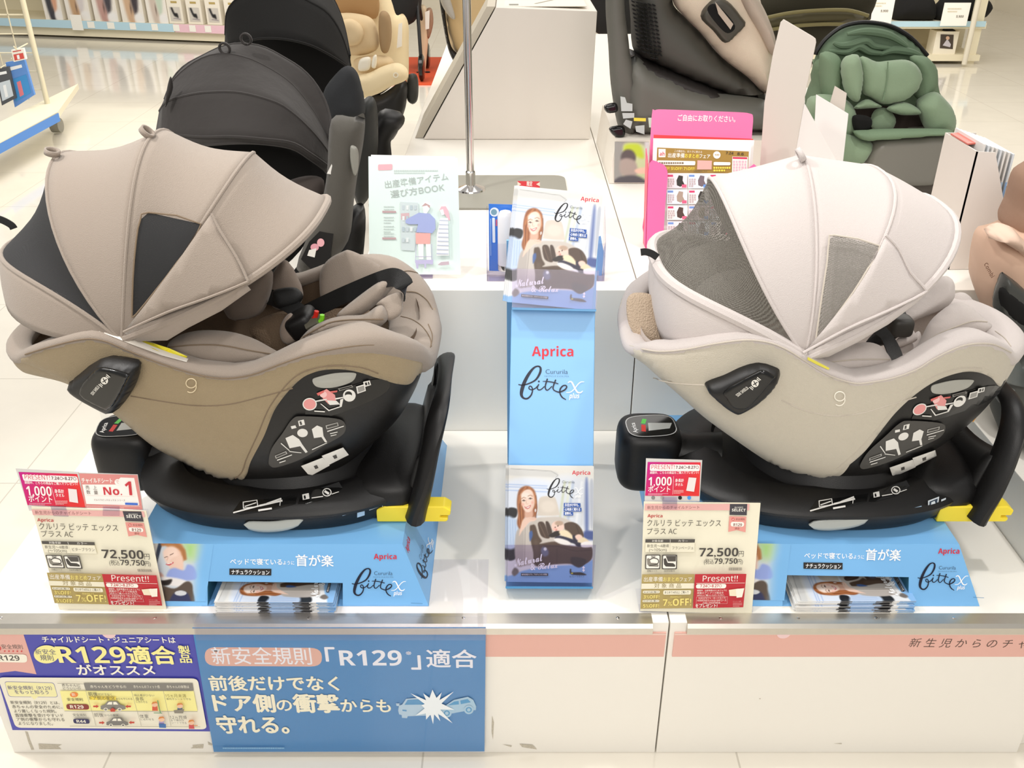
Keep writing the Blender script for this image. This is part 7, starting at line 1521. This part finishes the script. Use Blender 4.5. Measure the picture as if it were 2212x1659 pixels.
# ================================================================== far background of the shop
def at(u, v, z=0.0): return PZ(u, v, z)
CRP = mat('cream_shelf_paint', '#e9e0c4', .35); LBL = mat('pale_blue_rail', '#b9d9e6', .4); LPK = mat('pale_pink_rail', '#ecc4ce', .4)
A, B = at(-120, 72), at(700, 104); d = (B - A); d.z = 0; L_ = d.length; d.normalize(); nb = Vector((-d.y, d.x, 0))
r = root('shelf_unit', 'long cream shop shelf with boxed goods at back left', 'shelf', A)
def bx(r_, nm, s0, s1, z0, z1, t0, t1, m, bevel=0.0):
    mb = MB(); mb.hexa([A + d * s + nb * t + Vector((0, 0, z)) for z in (z0, z1) for s, t in ((s0, t0), (s1, t0), (s1, t1), (s0, t1))], m); return mb.build(nm, r_, bevel=bevel)
SH = .17
bx(r, 'plinth_base', 0, L_, .02, .13, .02, .6, CRP); bx(r, 'shelf_board', 0, L_, .13, SH, -.02, .6, CRP); bx(r, 'back_panel', 0, L_, SH, 1.6, .6, .63, CRP); bx(r, 'shelf_board', 0, L_, .66, .70, .0, .6, CRP)
def sof(u, v, z): p = at(u, v, z) - A; return p.dot(d)
s_mid = sof(340, 62, SH); bx(r, 'blue_price_rail', .0, s_mid, .10, SH + .005, -.026, -.021, LBL); bx(r, 'pink_price_rail', s_mid + .01, L_, .10, SH + .005, -.026, -.021, LPK)
for k, (u, w_) in enumerate(((110, 22), (146, 14), (197, 14), (253, 12), (308, 12), (362, 12), (402, 12), (440, 12))):
    s = sof(u, 58, SH); t = bx(None, 'price_tag', s - w_ * .0028, s + w_ * .0028, .085 if k == 0 else .11, SH + (.06 if k == 0 else .0), -.031, -.028, ink('#f6f3e8')); tag(t, ('large white price tag on the blue rail, leftmost tag' if k == 0 else '%s small price tag from the left on the back shelf rail' % ORD[k].replace('topmost', 'first')), 'price tag', 'price tags on the back shelf')
def car_pic(c1, c2):
    def f(X, Y):
        q = Pic(X, Y, (238, 232, 222), 1.3); q.poly([(.18, .0), (.5, .0), (.55, .5), (.62, 1.0), (.3, 1.0), (.18, .4)], c1, .06); q.poly([(.5, .0), (.85, .05), (.8, .6), (.62, .8), (.52, .4)], c2, .06); q.ell(.45, .22, .06, .05, (240, 226, 210), .5); q.poly([(.6, .8), (.9, .75), (.95, 1.0), (.6, 1.0)], (240, 238, 236), .05); q.line([(.4, .1), (.5, .9)], .01, (90, 70, 60), .03); return np.clip(q.C, 0, 1)
    return f
def shelf_box(u0, u1, v1, h, dep, label, group, fn, frame_=0.0, lid=None):
    s0, s1 = sof(u0, v1, SH), sof(u1, v1, SH); o = root('product_box', label, 'product box', A + d * (s0 + s1) / 2 + Vector((0, 0, SH)), group)
    b_ = MB(); b_.hexa([A + d * s + nb * t + Vector((0, 0, z)) for z in (SH + .002, SH + h) for s, t in ((s0 + .004, .03), (s1 - .004, .03), (s1 - .004, .03 + dep), (s0 + .004, .03 + dep))], ink('#efe8d8')); b_.build('carton', o)
    pl_ = (A + nb * .029, d, Vector((0, 0, 1)), -nb); p_ = Print(pl_, .0005); p_.px = lambda X, Y: (s0 + .004 + X * (s1 - s0 - .008), SH + h - Y * h)
    f0 = frame_; p_.photo((f0, .35 if f0 else 0), (1 - f0, .35 if f0 else 0), (1 - f0, .9 if f0 else 1), (f0, .9 if f0 else 1), fn, 16, 22)
    if lid: p_.text('Combi', (.25, .22), (.75, .22), .0001, ink('#b79a52'), .02) if False else p_.quad((.3, .12), (.72, .12), (.72, .2), (.3, .2), ink('#b7a062'))
    p_.build('carton_print', o); return o
for k, (u0, u1, c1, c2) in enumerate(((58, 105, (60, 60, 66), (214, 160, 130)), (106, 167, (196, 160, 122), (214, 206, 204)), (167, 228, (190, 150, 140), (70, 66, 72)), (228, 286, (206, 172, 140), (66, 58, 62)), (286, 338, (206, 190, 176), (196, 210, 190)))):
    shelf_box(u0, u1, 50 + k * 2, .34, .35, ('dark pictured carton, first from left on the back shelf', 'tan and white pictured carton, second on the back shelf', 'rose and black pictured carton, third on the back shelf', 'tan and black pictured carton, fourth on the back shelf', 'beige and sage pictured carton, fifth on the back shelf')[k], 'large cartons on the back shelf', car_pic(c1, c2))
def blk_pic(X, Y): q = Pic(X, Y, (206, 200, 190), 1.2); q.poly([(.15, .1), (.3, .05), (.45, .4), (.7, .45), (.75, .75), (.55, .7), (.35, .6)], (30, 28, 30), .06); q.line([(.3, .8), (.9, .85)], .03, (130, 120, 130), .05); return np.clip(q.C, 0, 1)
for k in range(6): u = 338 + k * 40; shelf_box(u, u + 38, 58 + k * 2, .235, .2, '%s cream carton with black product picture from the left on back shelf' % ORD[k].replace('topmost', 'first'), 'small cream cartons on the back shelf', blk_pic, .14, 1)
# wire rack with hanging packs at left
WR = mat('ivory_wire', '#d9d0b4', .4); C0 = at(122, 288); r = root('wire_rack', 'ivory wire grid rack on casters with a blue edged base at left', 'rack', C0)
zb_ = .16; e0, e1, e2 = PZ(128, 254, zb_), PZ(10, 318, zb_), PZ(162, 205, zb_); back = e2 - e0; back.z = 0
mb = MB(); f1 = e1 + (e1 - e0) * 1.2; mb.slab([e0, f1, f1 + back * 1.3, e0 + back * 1.3], (0, 0, .035), mat('ivory_base', '#e3dbc0', .35)); mb.build('base_shelf', r)
mb = MB(); mb.slab([e0 + Vector((.004, -.004, -.02)), f1 + Vector((-.004, -.004, -.02)), f1 + Vector((-.004, -.004, .03)), e0 + Vector((.004, -.004, .03))], (0, -.006, 0), ink('#4f86cf')); mb.build('blue_price_rail', r)
mb = MB(); mb.tube([C0 + Vector((-.02, .01, .05)), C0 + Vector((.035, .01, .05))], .045, GREYP, 16); mb.box(tuple(C0 + Vector((-.03, -.01, .07))), tuple(C0 + Vector((.02, .03, .15))), GREYP); mb.build('caster', r, True)
yr = (e0 + back * .35).y; u_at = lambda u, v: PY(u, v, yr); p0, p1 = PY(107, 242, yr), PY(52, -10, yr)
P1 = Vector((p0.x, yr, 2.0)); mb = MB(); mb.tube([Vector((p0.x, yr, zb_ + .03)), P1], .016, WR, 10); mb.build('post', r, True)
for k in range(12): z = zb_ + .12 + k * .11; mb = MB(); mb.tube([(p0.x, yr, z), (p0.x - 1.2, yr, z)], .004, WR, 6); mb.build('grid_wire', r, True)
for k in range(1, 9): mb = MB(); mb.tube([(p0.x - k * .11, yr, zb_ + .06), (p0.x - k * .11, yr, 1.9)], .004, WR, 6); mb.build('grid_wire', r, True)
yp_ = yr - .12
for k, (px, c1, c2, lb) in enumerate((([(12, 135), (52, 128), (74, 205), (32, 232)], '#5f8fd6', '#3f8fd2', 'bright blue pack hanging on the wire rack'), ([(-12, 148), (18, 144), (34, 212), (4, 228)], '#4f5258', '#c9d4de', 'dark grey pack hanging left of the blue pack'), ([(24, 108), (50, 104), (56, 128), (30, 134)], '#f0ece2', '#d0524a', 'white price card on a hook above the blue pack'))):
    pl = plane_y(yp_ - k * .02, 0, 1); o = root('hanging_pack', lb, 'product pack', P3(pl, *onplane(pl, *px[0])), 'packs on the wire rack'); slab_px(o, 'pack', px, pl, .02, ink(c1)); p = Print(pl, .001)
    a, b_, c_, e_ = px; m_ = lambda s, t: ((a[0] * (1 - s) + b_[0] * s) * (1 - t) + (e_[0] * (1 - s) + c_[0] * s) * t, (a[1] * (1 - s) + b_[1] * s) * (1 - t) + (e_[1] * (1 - s) + c_[1] * s) * t)
    p.poly([m_(.1, .4), m_(.9, .4), m_(.9, .9), m_(.1, .9)], ink(c2)); p.poly([m_(.35, .5), m_(.55, .5), m_(.55, .85), m_(.35, .85)], ink('#d97a86' if k == 0 else '#eef2f6')); p.poly([m_(.1, .12), m_(.8, .12), m_(.8, .2), m_(.1, .2)], ink('#eef2f6' if k < 2 else '#c94a44')); p.build('pack_print', o)
    hk = MB(); q = P3(pl, *onplane(pl, *m_(.5, .0))); hk.tube([q + Vector((0, .14, .01)), q + Vector((0, -.01, .0)), q + Vector((0, -.03, .02))], .004, WR, 6); hk.build('hook', o, True)
# right background shelf
yq = 7.2; r = root('shelf_unit', 'cream shelf with pale blue price rail at back right', 'shelf', PY(2000, 120, yq))
def pb(nm, r_, a, b_, y0, y1, m, **k): p, q = PY(*a, y0), PY(*b_, y0); return part_box(nm, (min(p.x, q.x), y0, min(p.z, q.z)), (max(p.x, q.x), y1, max(p.z, q.z)), m, r_, **k)
pb('shelf_board', r, (1700, 62), (2132, 50), yq, yq + .6, CRP); pb('blue_price_rail', r, (1700, 58), (2131, 46), yq - .01, yq - .002, LBL); pb('lower_shelf_board', r, (1700, 132), (2118, 119), yq, yq + .6, CRP); pb('back_panel', r, (1700, 150), (2118, -80), yq + .6, yq + .63, mat('beige_back_panel', '#d9cfb2', .4))
P = PY(2080, 150, yq - .1); q = MB(); q.tube([(P.x, yq - .1, .02), (P.x, yq - .1, 2.2)], .022, mat('ivory_post', '#dcd5c2', .4), 10); q.build('post', r, True); pb('side_panel', r, (2100, 152), (2124, -60), yq + .02, yq + .05, CRP)
for k, (a, b_, lb) in enumerate((((1878, -6), (1924, 52), 'white price card, left of two on back right shelf'), ((2041, 6), (2087, 56), 'white price card, right of two on back right shelf'))):
    o = root('price_card', lb, 'price card', PY(*a, yq - .05), 'price cards on the back right shelf'); pb('card', o, a, b_, yq - .06, yq - .055, ink('#fbf8f0')); p = Print(plane_y(yq - .061, 0, 1), .001); p.lines((a[0] + 6, a[1] + 10), (a[0] + 36, a[1] + 22), 2, 2.5, ink('#d8cfb4')); p.text('5,900', (a[0] + 24, a[1] + 32), (a[0] + 40, a[1] + 32), 5, ink('#8a8478'), .02); p.build('card_print', o)
for k, (px, lb) in enumerate((([(1925, 40), (1930, 10), (1960, -20), (2010, -10), (2020, 20), (2010, 44), (1960, 46)], 'black bundled goods on back right shelf, left bundle'), ([(2020, 44), (2025, 8), (2060, -20), (2110, -14), (2140, 5), (2136, 26), (2105, 46)], 'black bundled goods on back right shelf, right bundle'))):
    o = root('black_bag', lb, 'bag', PY(*px[0], yq + .2), 'black goods on the back right shelf'); polypad(o, 'bag', px, yq + .22, BKF, .15, .15, .15)
o = root('small_box', 'small white box with dark photo on the lower back right shelf', 'product box', PY(2045, 117, yq + .05)); pb('carton', o, (2024, 68), (2062, 117), yq + .05, yq + .2, ink('#f1ead8')); p = Print(plane_y(yq + .049, 0, 1), .002); p.quad((2032, 74), (2060, 75), (2058, 106), (2030, 104), ink('#4a4038')); p.poly([(2036, 98), (2046, 84), (2054, 96), (2052, 102)], ink('#c9c4cc')); p.circ(2047, 82, 4, ink('#d9b49a')); p.build('carton_print', o)
polypad(o, 'black_strap', [(2036, 66), (2046, 60), (2062, 64), (2062, 70), (2040, 70)], yq + .1, BKF, .05, .05, .03)
# olive stroller hood and strollers standing on the red mat
OLV = mat('olive_piping', '#7a7148', .6); OLD = mat('olive_black_cloth', '#2c2819', .85)
r = root('stroller', 'dark olive stroller basket with pale rim behind the white board', 'stroller', PY(1760, 150, 2.3)); yo = 2.3
polypad(r, 'basket', [(1600, 30), (1640, -40), (1760, -80), (1880, -40), (1882, 30), (1840, 70), (1760, 110), (1680, 100)], yo, OLD, .12, .2, .12); polypad(r, 'rim_band', [(1640, 44), (1700, 30), (1760, 24), (1830, 24), (1874, 34), (1870, 48), (1800, 50), (1720, 56), (1650, 66)], yo - .14, mat('olive_band', '#4d462c', .7), .03, .03, .03)
for l in ([(1640, 42), (1700, 29), (1760, 23), (1830, 22), (1876, 34)], [(1650, 66), (1720, 56), (1790, 52), (1850, 54)]): q = MB(); q.tube([PY(u, v, yo - .165) for u, v in smoothpath(l, 5)], .006, OLV, 8); q.build('piping', r, True)
q = MB(); z0 = PY(1760, 100, yo).z
for x in (-.15, .2): q = MB(); xx = PY(1760, 100, yo).x + x; q.tube([(xx, yo, z0), (xx, yo + .1, ZU + .02)], .015, BLKP, 8); q.build('leg', r, True)
def stroller(label, u, v, y, h, tint):
    g_ = at(u, v); r = root('stroller', label, 'stroller', g_, 'strollers on the red mat')
    for s in (-.2, .2):
        q = MB(); q.lathe((g_.x + s - .02, g_.y, .115), [(.03, 0), (.085, 0), (.1, .008), (.1, .032), (.085, .04), (.03, .04)], BLKG, 24, axis=(1, 0, 0)); q.build('wheel', r, True)
        q = MB(); q.tube([(g_.x + s, g_.y, .13), (g_.x + s * .9, g_.y + .1, .55), (g_.x + s * .8, g_.y + .35, 1.0)], .014, BLKP, 8); q.build('frame_leg', r, True)
        q = MB(); q.lathe((g_.x + s - .02, g_.y + .55, .115), [(.03, 0), (.085, 0), (.1, .008), (.1, .032), (.085, .04), (.03, .04)], BLKG, 24, axis=(1, 0, 0)); q.build('wheel', r, True)
        q = MB(); q.tube([(g_.x + s, g_.y + .55, .13), (g_.x + s * .9, g_.y + .2, .6)], .014, BLKP, 8); q.build('frame_leg', r, True)
    q = MB(); q.ell((g_.x, g_.y + .25, .68), (.2, .26, .28), tint, .6, .6); q.build('seat', r, True)
    q = MB(); q.ell((g_.x, g_.y + .4, .95), (.22, .26, .22), tint, .8, .8); q.build('hood', r, True)
stroller('black stroller behind the upright arch of the grey seat', 1325, 208, 0, 0, BKF)
stroller('black stroller behind the cream car seat', 858, 178, 0, 0, BKF)
# folded tan stroller and tan seat behind the pole
r = root('stroller', 'folded tan stroller with dark feet standing left of the pedestal', 'stroller', at(915, 160)); yy = at(915, 160).y
for px, m in (([(903, 20), (920, 14), (926, 60), (918, 160), (908, 162), (905, 90)], mat('tan_tube', '#d9c3a2', .5)), ([(918, 24), (932, 18), (936, 50), (926, 84), (918, 60)], mat('brown_strap', '#9a7a62', .7))): polypad(r, 'frame', px, yy, m, .03, .03, .03)
for u in (905, 924): q = PY(u, 158, yy); mb = MB(); mb.tube([q, Vector((q.x, q.y, .02))], .02, BLKP, 8); mb.build('foot', r, True)
slab_px(r, 'tag', [(918, 26), (928, 22), (927, 62), (919, 64)], plane_y(yy - .06, 0, 1), .004, ink('#f0ebe2'))
r = root('child_car_seat', 'tan car seat shell with dark edge partly hidden by the pole', 'child car seat', PY(985, 130, 2.5)); polypad(r, 'shell', [(958, 20), (975, -60), (1060, -90), (1075, 0), (1050, 70), (1010, 128), (985, 116), (968, 80)], 2.75, mat('tan_shell', '#c3a97e', .6), .12, .15, .08)
polypad(r, 'black_edge', [(948, -10), (958, 0), (966, 60), (975, 100), (992, 118), (1012, 126), (990, 140), (974, 122), (962, 80)], 2.66, BLKP, .02, .03, .015); polypad(r, 'grey_wing', [(948, -30), (962, -30), (982, 30), (980, 42), (966, 30), (952, 4)], 2.6, mat('grey_wing', '#a9a49c', .6), .02, .02, .02)
polypad(r, 'base', [(1000, 118), (1030, 100), (1060, 110), (1060, 182), (1010, 182), (985, 150)], 2.8, BLKP, .08, .1, .04)
